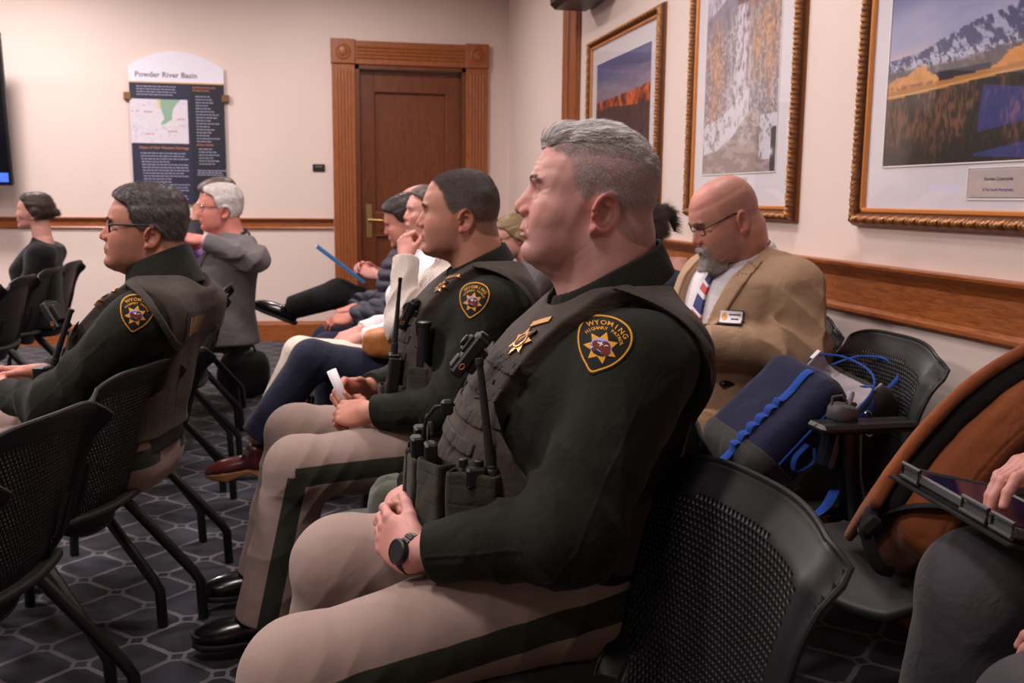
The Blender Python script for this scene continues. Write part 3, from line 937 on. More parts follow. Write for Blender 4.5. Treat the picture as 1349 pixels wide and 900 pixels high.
def officer(name, label, loc, rz, S, O):
    c = person(name, label, loc, rz, S)
    J, T, root, h = c['J'], c['T'], c['root'], c['h']
    ar = S.get('sleeve', (.088, .074, .048)); lr = S.get('tr', (.108, .090, .082))
    rsd = S.get('seed', 0)
    def tors(p):
        r = T(p)
        for sd, sy in (('l', 1), ('r', -1)):
            a = np.array(J['sh_' + sd]); r = smin(r, ell(p, a + np.array([-.02, -.03 * sy, .0]), (.085, .085, .08)), .05)
        return r
    def arm(p, sd):
        a, e, w = [np.array(J[k + '_' + sd]) for k in ('sh', 'el', 'wr')]
        w2 = e + (w - e) * (1 - S.get('cuff', .03) / np.linalg.norm(w - e))
        r = limb(p, [a, e, w2], ar, .035)
        r = smax(r, plane(p - w2.astype(F32), w2 - e, 0), .006)
        q = e + (w2 - e) * .86
        r = smin(r, smax(cap(p, q, w2, ar[2] * 1.03 + .001, ar[2] * 1.0 + .0015), plane(p - w2.astype(F32), w2 - e, 0), .004), .003)
        u1 = (w - e) / np.linalg.norm(w - e) - (a - e) / np.linalg.norm(a - e)
        r = r + folds(p, e + (a - e) * .12 + (w - e) * .12, u1, .075, .0085, .13, rsd + 1, 9)
        r = r + folds(p, a + (e - a) * .50, (e - a) + np.array([.5, 0, .3]), .11, .0050, .17, rsd + 2, 7)
        r = r + folds(p, a + (e - a) * .12, (.4, 0, 1), .09, .0022, .10, rsd + 5, 9)
        for (A_, B_) in ((a, e), (e, w2)):
            ax = (B_ - A_) / np.linalg.norm(B_ - A_); nn = np.cross(ax, [0, 1, 0]); nn /= np.linalg.norm(nn); sy = 1 if sd == 'l' else -1
            tt = (p - A_.astype(F32)) @ ax.astype(F32); dd = (p - A_.astype(F32)) @ nn.astype(F32) - .012
            r = r - .0016 * np.exp(-(dd / .0026) ** 2) * (p[:, 1] * sy > abs(A_[1]) * .8) * sst(tt, .05, .08)
        r = r + folds(p, e + (w - e) * .6, (w - e) + np.array([.2, 0, .35]), .10, .0022, .12, rsd + 3, 7)
        return r
    bx = lambda f, P, pad: boxed(f, np.array(P).min(0) - pad, np.array(P).max(0) + pad)
    armL = bx(lambda p: arm(p, 'l'), [J['sh_l'], J['el_l'], J['wr_l']], .15)
    armR = bx(lambda p: arm(p, 'r'), [J['sh_r'], J['el_r'], J['wr_r']], .15)
    def shirt(p):
        r = smin(tors(p), smin(armL(p), armR(p), .02), .035)
        r = smax(r, -(p[:, 2] - .0 * p[:, 0] - S.get('waist', .56)), .01) 
        nk = v3(*J['neck'])
        r = smax(r, plane(p - v3(-.03, 0, S['necktop']), (-.45, 0, 1), 0), .008)
        return r
    lo = np.array([-.36, -.45, .4]); hi = np.array([.55, .45, 1.28])
    A = sdf_obj('shirt', shirt, lo, hi, h, MAT['olive'], root)
    c['shirt'] = shirt
    # collar: a folded band standing round the neck, split at the front
    nk, N2 = S['collar'], c['neck']
    def collar(p):
        z0, z1 = nk['z0'], nk['z1']                       # heights at the back; falls forward
        pl = p[:, 2] - nk['slope'] * (p[:, 0] + .10)
        d = N2(p) - nk.get('gap', .010)
        sh = np.abs(d - np.interp(pl, [z0, z1], [nk.get('flare', .012), .0]).astype(F32)) - .0038
        top = z1 - nk['drop'] * sst(p[:, 0], -.05, .08)
        r = smax(sh, pl - top, .004); r = smax(r, z0 - pl, .004)
        gap = np.abs(p[:, 1]) - .010 - .10 * np.maximum(pl - z0 - .005, 0)
        r = np.where(p[:, 0] > .0, smax(r, -gap, .004), r)
        return r
    sdf_obj('collar', collar, (-.24, -.17, .98), (.2, .17, 1.30), min(h, .0035), MAT['olive'], root)
    # trousers
    def leg(p, sd):
        a, k, n = [np.array(J[q + '_' + sd]) for q in ('hp', 'kn', 'an')]
        n2 = n + (n - k) / np.linalg.norm(n - k) * S.get('hem', -.02)
        r = limb(p, [a, k, n2], lr, .03)
        r = smin(r, sph(p, k + np.array([-.01, 0, -.006]), lr[1] * 1.04), .03)
        r = smax(r, plane(p - n2.astype(F32), (n - k), 0), .005)
        r = r + folds(p, a + np.array([.02, 0, .02]), (1, 0, .35), .085, .0060, .17, rsd + 7, 8)
        r = r + folds(p, k + np.array([-.05, 0, -.05]), (1, .2, .8), .050, .0055, .10, rsd + 8, 12)
        r = r + folds(p, k + (n - k) * .45, (.5, .3, 1), .13, .0035, .22, rsd + 9, 6)
        r = r + folds(p, a + (k - a) * .55, (.3, 1, .2), .12, .0030, .18, rsd + 10, 6)
        return r
    legL = bx(lambda p: leg(p, 'l'), [J['hp_l'], J['kn_l'], J['an_l']], .16)
    legR = bx(lambda p: leg(p, 'r'), [J['hp_r'], J['kn_r'], J['an_r']], .16)
    zb = S.get('belt_z', .60)
    def trousers(p):
        r = smin(legL(p), legR(p), .02)
        pel = smax(T(p) + .002, p[:, 2] - zb, .01)
        return smin(r, pel, .035)
    def stripe(V):
        d = np.full(len(V), 9.)
        for sd, sy in (('l', 1), ('r', -1)):
            a, k, n = [np.array(J[q + '_' + sd]) for q in ('hp', 'kn', 'an')]
            for (A_, B_) in ((a + (a - k) * .5, k), (k, n + (n - k))):
                ax = B_ - A_; L = np.linalg.norm(ax); ax = ax / L
                t = (V - A_) @ ax
                nn = np.cross(ax, [0, sy, 0]); nn /= np.linalg.norm(nn)
                w = np.abs((V - A_) @ nn) - .026
                w = np.maximum(w, -((V - A_)[:, 1] * sy)) + 9 * ((t < -.0) | (t > L + .02))
                d = np.minimum(d, w)
        return d
    sdf_obj('trousers', trousers, (-.3, -.42, .02), (.85, .42, .75), h, MAT['khaki'], root, attrs={'stripe': stripe})
    # belt
    def belt(p):
        r = np.abs(T(p) - .006) - .006
        return smax(r, np.abs(p[:, 2] - .10 * p[:, 0] - zb + .012) - .026, .003)
    b = sdf_obj('belt', belt, (-.3, -.3, zb - .09), (.4, .3, zb + .12), h, MAT['belt'], root)
    # vest
    vx, vz, vrx, vrz = O['armhole']
    vt = O.get('vt', .024)
    def vest0(p, t):
        r = tors(p) - t
        e = (np.sqrt(((p[:, 0] - vx) / vrx) ** 2 + ((p[:, 2] - vz) / vrz) ** 2) - 1) * min(vrx, vrz)
        cut = smax(e, .120 - np.abs(p[:, 1]), .02)
        r = smax(r, -cut, .006)
        r = smax(r, np.abs(p[:, 1]) - O.get('vw', .20), .03)
        # neck opening
        r = smax(r, p[:, 2] - O.get('ztop', 1.115), .006)
        r = smax(r, -ell(p, O['neckhole'][0], O['neckhole'][1]), .006)
        return smax(r, O['vest_bottom'] + O.get('vslope', .25) * p[:, 0] - p[:, 2], .008)
    vest = lambda p: vest0(p, vt) + .0016 * wob(p, 26, 8) + folds(p, (.16, .05, .9), (.2, .3, 1), .07, .0018, .2, 3, 12)
    c['vest'] = vest
    vo = sdf_obj('vest', vest, (-.34, -.34, .45), (.42, .34, 1.24), h, MAT['carrier'], root)
    bind = lambda p: smax(np.abs(vest0(p, vt) - .0008) - .0022, -(vest0(p, vt) + .0) , .001)
    # edge binding round the armhole and straps
    def edge(p):
        e = (np.sqrt(((p[:, 0] - vx) / vrx) ** 2 + ((p[:, 2] - vz) / vrz) ** 2) - 1) * min(vrx, vrz)
        r = np.abs(tors(p) - vt - .0005) - .003
        r = smax(r, np.abs(e - .007) - .007, .002)
        r = smax(r, .118 - np.abs(p[:, 1]), .002)
        return smax(r, O['vest_bottom'] + .02 + O.get('vslope', .25) * p[:, 0] - p[:, 2], .004)
    for sy, sx in ((1, 1), (1, -1), (-1, 1), (-1, -1)):
        sdf_obj('edge_binding', lambda p, sy=sy, sx=sx: np.maximum(np.maximum(np.maximum(edge(p), .05 - sy * p[:, 1]), vz - .05 - p[:, 2]), (vx + .02 - p[:, 0]) * sx), (-.34, -.34, .45), (.42, .34, 1.24), h * .8, MAT['web'], vo)
    # webbing rows on the chest
    for z, x0 in O['webs']:
        def web(p, z=z):
            r = np.abs(tors(p) - vt - .0022) - .0022
            r = smax(r, np.abs(p[:, 2] - z - .12 * p[:, 0]) - .0125, .0015)
            r = smax(r, x0 - p[:, 0], .002); r = smax(r, np.abs(p[:, 1]) - .135, .002)
            st = np.abs(((p[:, 1] + 1) / .038) % 1 - .5) * .038
            return r + .0006 * (st < .0022)
        sdf_obj('webbing', web, (0, -.2, z - .03), (.40, .2, z + .08), .0032, MAT['web'], vo)
    # shoulder joint seam panel
    if O.get('strap_joint'):
        x0, x1 = O['strap_joint']
        def sj(p):
            r = np.abs(tors(p) - vt - .0015) - .0025
            r = smax(r, np.abs(p[:, 0] - (x0 + x1) / 2) - (x1 - x0) / 2, .0015)
            r = smax(r, .085 - np.abs(p[:, 1]), .002); r = smax(r, np.abs(p[:, 1]) - .165, .002); 
            e = (np.sqrt(((p[:, 0] - vx) / vrx) ** 2 + ((p[:, 2] - vz) / vrz) ** 2) - 1) * min(vrx, vrz)
            r = smax(r, .014 - e, .002)
            return smax(r, .98 - p[:, 2], .002)
        sdf_obj('strap_joint', sj, (-.2, -.2, .95), (.2, .2, 1.24), .0032, MAT['carrier'], vo)
    # patch on the left sleeve
    pc, pn, rot = O['patch']
    shoulder_patch(root, shirt, pc, pn, (0, 0, 1), rot)
    # badge
    if O.get('badge'):
        bc, bn, bs = O['badge']
        D = Decal(vest, bc, bn, (.1, 0, 1), 0)
        st = [((.030 if i % 2 == 0 else .0165) * bs * math.sin(math.pi * i / 7), (.030 if i % 2 == 0 else .0165) * bs * math.cos(math.pi * i / 7)) for i in range(14)]
        bo = D.put('badge', flat_mesh('poly', [st]), .0055, MAT['gold_metal'], root, .0055)
        tag(bo, 'gold star badge with a dark band')
        D.put('ring', flat_mesh('poly', [ellipse(.015 * bs, .015 * bs, 30), ellipse(.012 * bs, .012 * bs, 30)]), .0075, MAT['gold_metal'], bo, .002)
        D.put('band', flat_mesh('poly', [[(-.026 * bs, -.014 * bs), (.024 * bs, .020 * bs), (.028 * bs, .013 * bs), (-.022 * bs, -.021 * bs)]]), .0066, MAT['black_band'], bo, .001)
        D2 = Decal(vest, np.array(bc) + np.array(O['bar']), bn, (.1, 0, 1), 0)
        D2.put('name_bar', flat_mesh('poly', [[(-.028, -.0065), (.028, -.0065), (.028, .0065), (-.028, .0065)]]), .004, MAT['gold_metal'], root, .004)
    # body camera
    if O.get('cam'):
        cc, ang, tw = O['cam']
        M = Matrix.Rotation(R(tw), 3, 'Z') @ Matrix.Rotation(R(ang), 3, 'Y')
        m = MB().box((0, 0, 0), (.024, .058, .088), m=0, bev=.005)
        m.box((.015, 0, .015), (.010, .034, .034), bev=.003); m.lathe([(.011, .0), (.011, .006), (.008, .007)], (.020, 0, .016), Matrix.Rotation(R(90), 3, 'Y'))
        m.box((.0135, 0, -.024), (.006, .044, .026), bev=.002); m.box((-.018, 0, .0), (.016, .040, .05), bev=.003); m.box((0, 0, .046), (.016, .03, .006), bev=.002)
        m.v = [tuple(M @ Vector(v) + Vector(cc)) for v in m.v]
        co = m.build('body_camera', MAT['black_plastic'], root, False, bevel=.0008)
        mk = MB().tube([(.004 * math.cos(a / 8 * 6.28), .0298, -.022 + .006 * math.sin(a / 8 * 6.28)) for a in range(8)], .0009, 6, closed=True)
        mk.v = [tuple(M @ Vector(v) + Vector(cc)) for v in mk.v]
        mk.build('orange_mark', MAT['orange_mark'], co, True)
    if O.get('shoes', True):
        for sd in ('l', 'r'):
            if O.get('shoe_' + sd, True):
                shoe_mesh('shoe', J['an_' + sd], O.get('toe', {}).get(sd, 0), 0, (MAT['black_leather'], MAT['sole_black']), root, h=max(h, .004))
    return c

def pouch_set(parent, f, specs):
    """pouches on the vest front: (centre, normal, width, height, depth, rows)"""
    for (c, n, w, hgt, dp, rows) in specs:
        n = Vector(n).normalized(); u = Vector((0, 0, 1)); u = (u - n * u.dot(n)).normalized(); x = u.cross(n)
        M = np.array([list(x), list(u), list(n)]); C_ = v3(*c)
        def pf(p):
            q = (p - C_) @ M.T.astype(F32)
            r = rbox(q, (0, 0, 0), (w / 2, hgt / 2, dp / 2), .009)
            r = smax(r, -rbox(q, (0, hgt / 2, -.001), (w / 2 - .005, .03, dp / 2 - .005), .004), .002)
            for i in range(rows):
                yy = hgt / 2 - .024 - i * (hgt - .03) / rows
                r = r + .0011 * np.exp(-((q[:, 1] - yy) / .0014) ** 2) * (np.abs(q[:, 0]) < w / 2 - .006)
            r = r + .0008 * np.exp(-((np.abs(q[:, 0]) - w / 2 + .007) / .0012) ** 2)
            return r + .0012 * wob(p, 60, 3)
        rr = math.sqrt(w * w + hgt * hgt + dp * dp) / 2 + .01
        sdf_obj('pouch', pf, np.array(c) - rr, np.array(c) + rr, .0026, MAT['pouch'], parent)

def antenna(name, a, b, r0, r1, parent, mat=None):
    a, b = Vector(a), Vector(b); d = (b - a)
    m = MB().tube([a, a + d * .12, a + d * .125, a + d * .5, a + d * .94, a + d * .95, b], [r0 * 1.25, r0 * 1.2, r0, (r0 + r1) / 2, r1, r1 * 1.3, r1 * 1.2], 12)
    return m.build(name, mat or MAT['black_rubber'], parent, True)
# ---------------------------------------------------------------- the near officer
HAIR1 = None
def officer_one():
    S = dict(
        J=dict(head=(-.017, 0, 1.245), neck=(-.060, 0, 1.05),
               sh_l=(-.050, .195, .985), el_l=(.090, .265, .722), wr_l=(.335, .150, .658),
               sh_r=(-.035, -.205, .995), el_r=(.09, -.26, .73), wr_r=(.335, -.125, .662),
               hp_l=(.03, .115, .555), kn_l=(.530, .205, .474), an_l=(.56, .20, .10),
               hp_r=(.03, -.115, .555), kn_r=(.450, -.165, .522), an_r=(.50, -.17, .10)),
        torso=[(.42, .12, -.08, .17, 0), (.48, .17, -.105, .195, 0), (.56, .225, -.095, .20, .04), (.62, .25, -.085, .20, .05), (.70, .255, -.105, .20, .04), (.80, .228, -.135, .198, .02), (.88, .195, -.150, .20, .0),
               (.95, .150, -.162, .205, -.02), (1.01, .098, -.165, .20, -.04), (1.05, .055, -.155, .160, -.05), (1.085, .020, -.140, .105, -.06), (1.12, .0, -.12, .07, -.06)],
        headp=dict(age=1.0, sub=1.05, chin=-.006, ear=1.04, nose=1.08), ht=(R(-11), R(-1)), hs=1.0, neckr=(.088, .084), h=.0030, skinmat=MAT['skin'],
        skin=dict(SK_FAIR, scalp=(srgb(112, 88, 85), .72), stubble=(srgb(175, 125, 115), .35)),
        hand_l=dict(d=(.45, -.88, .12), n=(.88, .40, .30), curl=((.35, .75, .5), (.4, .8, .5), (.45, .8, .5), (.5, .85, .5)), s=1.05, thumb=(.2, .2, .2), thumbdir=(.8, .45, -.2)),
        hand_r=dict(d=(.30, .93, .10), n=(.70, -.25, .65), curl=(.5, .55, .6, .65), s=1.05, thumb=(.2, .2, .2)),
        sleeve=(.092, .088, .050), tr=(.118, .096, .086), necktop=1.13, waist=.57, belt_z=.625, seed=3,
        collar=dict(z0=1.105, z1=1.175, slope=-.45, drop=.014, flare=.022, gap=.008))
    O = dict(armhole=(.012, .925, .180, .190), vt=.026, vw=.222, neckhole=((-.045, 0, 1.165), (.165, .115, .125)), vest_bottom=.615, vslope=.0,
             webs=((.955, .06), (.905, .08), (.855, .08), (.805, .08)), patch=((.030, .24, 1.035), (.22, .95, .15), -22),
             badge=((.148, .080, 1.030), (.62, .50, .55), 1.15), bar=(-.035, -.005, .035), cam=((.220, .030, .985), -38, -8), toe=dict(l=0, r=0), shoe_l=False, shoe_r=False)
    c = officer('person', 'silver haired officer in the foreground, hands clasped, black watch on his wrist', (.50, 1.76, 0), R(180), S, O)
    root = c['root']
    # radio antenna up the vest front
    m = MAT['black_plastic']
    vo = [o for o in root.children if o.name.startswith('vest')][0]
    pouch_set(vo, c['vest'], [((.290, .090, .742), (1, .5, .05), .075, .135, .042, 4), ((.312, .005, .732), (1, .1, .05), .058, .125, .036, 4), ((.232, .168, .742), (.50, .85, .05), .095, .130, .050, 3), ((.315, -.055, .740), (1, -.1, .05), .055, .12, .036, 4)])
    for y, zz in ((.005, .80), (-.055, .805), (.075, .805)): MB().box((.315 - abs(y) * .25, y, zz), (.022, .036, .06), bev=.004).build('magazine', m, vo, False, bevel=.001)
    b = MB(); b.box((.232, .168, .798), (.034, .050, .035), bev=.004)
    for (x, y) in ((.25, .158), (.225, .172)): b.lathe([(.008, 0), (.008, .014), (.006, .016)], (x, y, .810))
    b.build('radio_top', m, vo, False, bevel=.001)
    rd = antenna('radio_antenna', (.203, .180, .790), (.222, .150, .998), .0085, .0060, root)
    rd['label'] = 'black radio antenna standing up the vest front'
    MB().lathe([(.011, 0), (.011, .012), (.013, .013), (.013, .03), (.010, .034)], (.203, .180, .778)).build('antenna_base', m, rd, True)
    D = Decal(c['vest'], (.185, .085, .985), (.75, .55, .4), (.1, 0, 1), 0)
    D.put('name_tape', flat_mesh('poly', [[(-.030, -.007), (.026, -.009), (.028, .006), (-.028, .008)]]), .003, MAT['belt'], vo, .003)
    D = Decal(c['vest'], (.215, .080, .935), (.8, .5, .3), (.1, 0, 1), 0)
    D.put('loop_panel', flat_mesh('poly', [[(-.030, -.018), (.024, -.018), (.024, .018), (-.030, .018)]]), .003, MAT['web'], vo, .003)
    # coiled lead and clips
    b = MB()
    b.tube([(.290 + .0 * i, .04 - .01 * i, .84 + .022 * math.sin(i * 1.1)) for i in range(9)], .0035, 8)
    b.tube([(.25, .06, .90), (.285, .055, .895), (.30, .04, .87), (.305, .03, .835)], .0035, 8)
    b.build('radio_lead', MAT['black_rubber'], vo, True)
    MB().box((.265, .062, .895), (.022, .018, .028), bev=.005).build('clip', m, vo, False)
    # watch
    w = Vector(c['J']['wr_l']); e = Vector(c['J']['el_l']); d = (w - e).normalized()
    hd = Vector((.45, -.88, .12)).normalized(); ax = hd; up = Vector((.88, .40, .30)); up = (up - ax * up.dot(ax)).normalized(); sd = ax.cross(up)
    cen = w + hd * .004
    mb = MB(); N = 22
    for i in range(N):
        a = 2 * math.pi * i / N
        p = cen + up * math.cos(a) * .0275 + sd * math.sin(a) * .036
        nrm = (up * math.cos(a) / .0275 + sd * math.sin(a) / .036).normalized()
        M3 = Matrix((ax, nrm.cross(ax), nrm)).transposed()
        mb.box(p, (.020, .0085, .0045), M3, bev=.0012)
    wt = mb.build('wristwatch', MAT['black_plastic'], root)
    wt['label'] = 'black chunky wristwatch'
    M3 = Matrix((sd, up.cross(sd), up)).transposed(); p = cen + up * .030
    MB().lathe([(.0215, -.005), (.0225, 0), (.0225, .005), (.0195, .0075), (.0188, .006)], p, M3, 32).build('bezel', MAT['black_plastic'], wt, True)
    MB().lathe([(.0185, .0055), (.0183, .0062)], p, M3, 32).build('dial', simple('dial', srgb(40, 40, 44), .2), wt, True)
    # hair: longer swept top over clipped sides
    zt = lambda x: interp([(-.13, .060), (-.11, .072), (-.09, .086), (-.075, .097), (-.06, .108), (-.026, .1185), (.02, .1225), (.067, .119), (.10, .112), (.13, .105)], x)
    hf = c['hf']
    def topcap(p):
        t = (.0085 + .0045 * sst(p[:, 0], .03, .085)) * sst(p[:, 2] - zt(p[:, 0]), -.006, .030) * (.30 + .70 * sst(p[:, 0], -.10, .0)) + .0004 + .0012 * np.sin(p[:, 1] * 260 + 3 * wob(p, 30, 2)) + .0012 * wob(p, 120, 6)
        r = hf(p) - t.astype(F32)
        return smax(r, zt(p[:, 0]).astype(F32) + .0 - p[:, 2] - .0015 * np.sin(p[:, 0] * 150).astype(F32), .004)
    flow_top = lambda P: np.stack([-1.0 + 0 * P[:, 0], .5 * np.sign(P[:, 1]) * sst(np.abs(P[:, 1]), .03, .07), .15 + 1.1 * sst(P[:, 0], .06, .1)], 1)
    flow_side = lambda P: np.stack([-.5 + 0 * P[:, 0], 0 * P[:, 0], -.8 + 0 * P[:, 0]], 1)
    mask = lambda P: (sst(interp(HAIRLINE, P[:, 2]) - P[:, 0], -.004, .012) * (P[:, 2] > -.075) * (P[:, 2] < zt(P[:, 0]) + .012) * (ln(P - np.array([-.008, 0, -.003]) * 1.0 - np.stack([0 * P[:, 0], P[:, 1], 0 * P[:, 0]], 1)) > .037) + 1e-6)
    topm = lambda P: (P[:, 2] > zt(P[:, 0]) - .002) + 1e-6
    hair_on(c, topcap, MAT['hair_silver'], [dict(n=14000, len=lambda P: (.006 + .015 * sst(P[:, 0], -.08, .02)) * (.35 + .65 * sst(P[:, 2] - zt(P[:, 0]), .0, .025)), flow=flow_top, width=.0011, lift=.10, segs=4, w=topm, jit=.22),
            dict(n=38000, len=lambda P: .0052 + .006 * sst(P[:, 2] - zt(P[:, 0]), -.02, .0), flow=flow_side, width=.00045, lift=.40, segs=1, on=hf, w=mask, jit=.45, tone=(.62, .0))], h=.0025)
    brows(c, MAT['hair_ash'], 380, .0075)
    return c
# ---------------------------------------------------------------- the room
XR, YB, XL, YF, ZC = 1.75, 8.70, -6.2, -2.6, 3.25
def wall_mat(name, col):
    t = NT(name)
    n = t.noise(2.2, 4)
    c = t.mix(n, tuple(x * .96 for x in col), tuple(min(1, x * 1.03) for x in col))
    w = t.n.new('ShaderNodeTexWave'); w.inputs['Scale'].default_value = 90; w.inputs['Distortion'].default_value = 1.5; w.wave_type = 'BANDS'; w.bands_direction = 'Z'
    t.link(t.obj(), w.inputs[0])
    t.set(Base_Color=c, Roughness=.75, Specular_IOR_Level=.25)
    t.bump(t.math('ADD', t.math('MULTIPLY', w.outputs[1], .3), t.noise(260, 2)), .08, .001)
    return t.mat
def wood_mat(name, c1, c2, rough=.35, axis='z', scale=1.0):
    t = NT(name)
    sc = {'z': (9, 9, .9), 'x': (.9, 9, 9), 'y': (9, .9, 9)}[axis]
    v = t.mapping(t.obj(), tuple(s * 3 * scale for s in sc))
    n = t.noise(4, 6, .6, v, 1.2)
    c = t.ramp(n, [(.25, c1), (.5, tuple((a + b) / 2 for a, b in zip(c1, c2))), (.75, c2)])
    v2 = t.mapping(t.obj(), tuple(s * 16 for s in sc))
    n2 = t.noise(6, 3, .6, v2)
    c = t.mix(t.math('MULTIPLY', t.sstep(n2, .5, .7), .35), c, tuple(x * .5 for x in c1))
    t.set(Base_Color=c, Roughness=rough, Specular_IOR_Level=.45, Coat_Weight=.15, Coat_Roughness=.25)
    t.bump(n2, .1, .0006)
    return t.mat
WC = srgb(226, 208, 199)
MAT['wall'] = wall_mat('wall_paper', WC)
MAT['ceiling'] = simple('ceiling_paint', srgb(225, 220, 212), .9, var=.02, scale=2)
MAT['wood_z'] = wood_mat('oak_upright', srgb(118, 60, 27), srgb(182, 108, 56), axis='z')
MAT['wood_x'] = wood_mat('oak_along_x', srgb(118, 60, 27), srgb(182, 108, 56), axis='x')
MAT['wood_y'] = wood_mat('oak_along_y', srgb(118, 60, 27), srgb(182, 108, 56), axis='y')
MAT['wood_door'] = wood_mat('oak_door', srgb(84, 40, 20), srgb(130, 70, 36), axis='z', scale=.8)
MAT['brass'] = simple('brushed_brass', srgb(190, 160, 110), .35, 1.0)

def carpet_mat():
    t = NT('patterned_carpet')
    v = t.obj()
    s = t.n.new('ShaderNodeSeparateXYZ'); t.link(v, s.inputs[0])
    # two diagonal families of bands making diamonds, small diamonds at the crossings
    P = .30
    dn = t.noise(9, 2)
    def tri(a, b, per):
        q = t.math('ADD', t.math('MULTIPLY', s.outputs[0], a), t.math('MULTIPLY', s.outputs[1], b))
        q = t.math('DIVIDE', q, per); fr = t.math('FRACT', q)
        return t.math('ABSOLUTE', t.math('SUBTRACT', fr, .5))       # .5 on the line centre at 0/1
    P = .249
    def tri2(sg, off):
        q = t.math('ADD', t.math('MULTIPLY', s.outputs[0], sg), s.outputs[1]); q = t.math('DIVIDE', t.math('SUBTRACT', q, off), P)
        return t.math('ABSOLUTE', t.math('SUBTRACT', t.math('FRACT', t.math('ADD', q, 40.0)), .5))
    a = tri2(1, .045); b = tri2(-1, .068)
    la = t.math('SUBTRACT', .5, a); lb = t.math('SUBTRACT', .5, b)    # distance to line in periods
    wob_ = t.math('MULTIPLY', t.math('SUBTRACT', t.noise(60, 3), .5), .05)
    la = t.math('ADD', la, wob_); lb = t.math('ADD', lb, wob_)
    line = t.math('MAXIMUM', t.math('LESS_THAN', la, .045), t.math('LESS_THAN', lb, .045))
    cross = t.math('ADD', la, lb)
    small = t.math('LESS_THAN', cross, .21); inner = t.math('LESS_THAN', cross, .12)
    m = t.math('MULTIPLY', t.math('MAXIMUM', line, small), t.math('SUBTRACT', 1.0, inner))
    # patches of two greys
    big = t.noise(1.6, 2)
    g = t.mix(t.sstep(t.noise(3.2, 3), .44, .56), srgb(34, 32, 36), srgb(62, 62, 72))
    g = t.mix(t.noise(420, 2), g, srgb(30, 31, 38))
    c = t.mix(t.math('MULTIPLY', m, .52), g, t.mix(t.noise(300, 2), srgb(150, 142, 148), srgb(108, 102, 108)))
    t.set(Base_Color=c, Roughness=.95, Specular_IOR_Level=.1, Sheen_Weight=.15)
    t.bump(t.math('ADD', t.noise(500, 2), t.math('MULTIPLY', m, .5)), .5, .002)
    return t.mat

def structure(mb, name, mat, **k):
    o = mb.build(name, mat, **k); o['kind'] = 'structure'; return o

structure(MB().box(((XL + XR) / 2, (YF + YB) / 2, -.05), (XR - XL + .4, YB - YF + .4, .1)), 'floor', carpet_mat())
structure(MB().box(((XL + XR) / 2, (YF + YB) / 2, ZC + .05), (XR - XL + .4, YB - YF + .4, .1)), 'ceiling', MAT['ceiling'])
# back wall with the door opening
DX0, DX1, DZ = .405, 1.370, 2.385
b = MB()
b.box(((XL + DX0) / 2 - .1, YB + .1, ZC / 2), (DX0 - XL + .2, .2, ZC)).box(((DX1 + XR) / 2 + .1, YB + .1, ZC / 2), (XR - DX1 + .2, .2, ZC)).box(((DX0 + DX1) / 2, YB + .1, (DZ + ZC) / 2), (DX1 - DX0, .2, ZC - DZ))
structure(b, 'wall_back', MAT['wall'])
# right wall, with a tall cabinet-like doorway beyond the pictures
structure(MB().box((XR + .1, (YF + YB) / 2, ZC / 2), (.2, YB - YF, ZC)), 'wall_right', MAT['wall'])
b = MB(); WY0, WY1 = 0.2, 2.6
b.box((XL - .1, (YF + WY0) / 2, ZC / 2), (.2, WY0 - YF, ZC)).box((XL - .1, (WY1 + YB) / 2, ZC / 2), (.2, YB - WY1, ZC)).box((XL - .1, (WY0 + WY1) / 2, .45), (.2, WY1 - WY0, .9)).box((XL - .1, (WY0 + WY1) / 2, (2.7 + ZC) / 2), (.2, WY1 - WY0, ZC - 2.7))
structure(b, 'wall_left', MAT['wall'])
structure(MB().box(((XL + XR) / 2, YF - .1, ZC / 2), (XR - XL, .2, ZC)), 'wall_front', MAT['wall'])

def rail_profile(H0=.905, H1=1.072):
    # (depth from wall, height) of the chair rail
    return [(0, H0), (.018, H0), (.022, H0 + .006), (.022, H0 + .016), (.014, H0 + .022), (.012, H0 + .028), (.012, H1 - .052), (.016, H1 - .044), (.022, H1 - .034), (.034, H1 - .022), (.044, H1 - .012), (.046, H1 - .004), (.042, H1), (0, H1)]
def run(prof, a, b, n):
    """extrude a wall moulding from a to b (xy), n = direction off the wall"""
    a, b, n = Vector((*a, 0)), Vector((*b, 0)), Vector((*n, 0)); m = MB(); N = len(prof)
    V = [a + n * d + Vector((0, 0, z)) for d, z in prof] + [b + n * d + Vector((0, 0, z)) for d, z in prof]
    return m.add(V, [(i, (i + 1) % N, N + (i + 1) % N, N + i) for i in range(N)] + [tuple(range(N))[::-1], tuple(range(N, 2 * N))])
def back_rail(H1): 
    H0 = H1 - .095
    return [(0, H0), (.016, H0), (.020, H0 + .008), (.012, H0 + .02), (.012, H1 - .035), (.022, H1 - .024), (.034, H1 - .012), (.036, H1 - .003), (0, H1)]
base = [(0, 0), (.02, 0), (.02, .145), (.014, .158), (.012, .170), (.006, .178), (0, .178)]
for i, (nm, o) in enumerate((('trim_1', run(back_rail(1.072), (XL, YB), (DX0 - .20, YB), (0, -1))), ('trim_2', run(back_rail(1.072), (DX1 + .20, YB), (XR, YB), (0, -1))))):
    structure(o, nm, MAT['wood_x'])
structure(run(rail_profile(), (XR, YF), (XR, 6.30), (-1, 0)), 'trim_3', MAT['wood_y'])
structure(run(rail_profile(), (XR, 6.64), (XR, YB), (-1, 0)), 'trim_4', MAT['wood_y'])
structure(run(base, (XL, YB), (DX0 - .20, YB), (0, -1)), 'baseboard_back', MAT['wood_x'])
structure(run(base, (DX1 + .20, YB), (XR, YB), (0, -1)), 'baseboard_corner', MAT['wood_x'])
structure(run(base, (XR, YF), (XR, 6.30), (-1, 0)), 'baseboard_right', MAT['wood_y'])

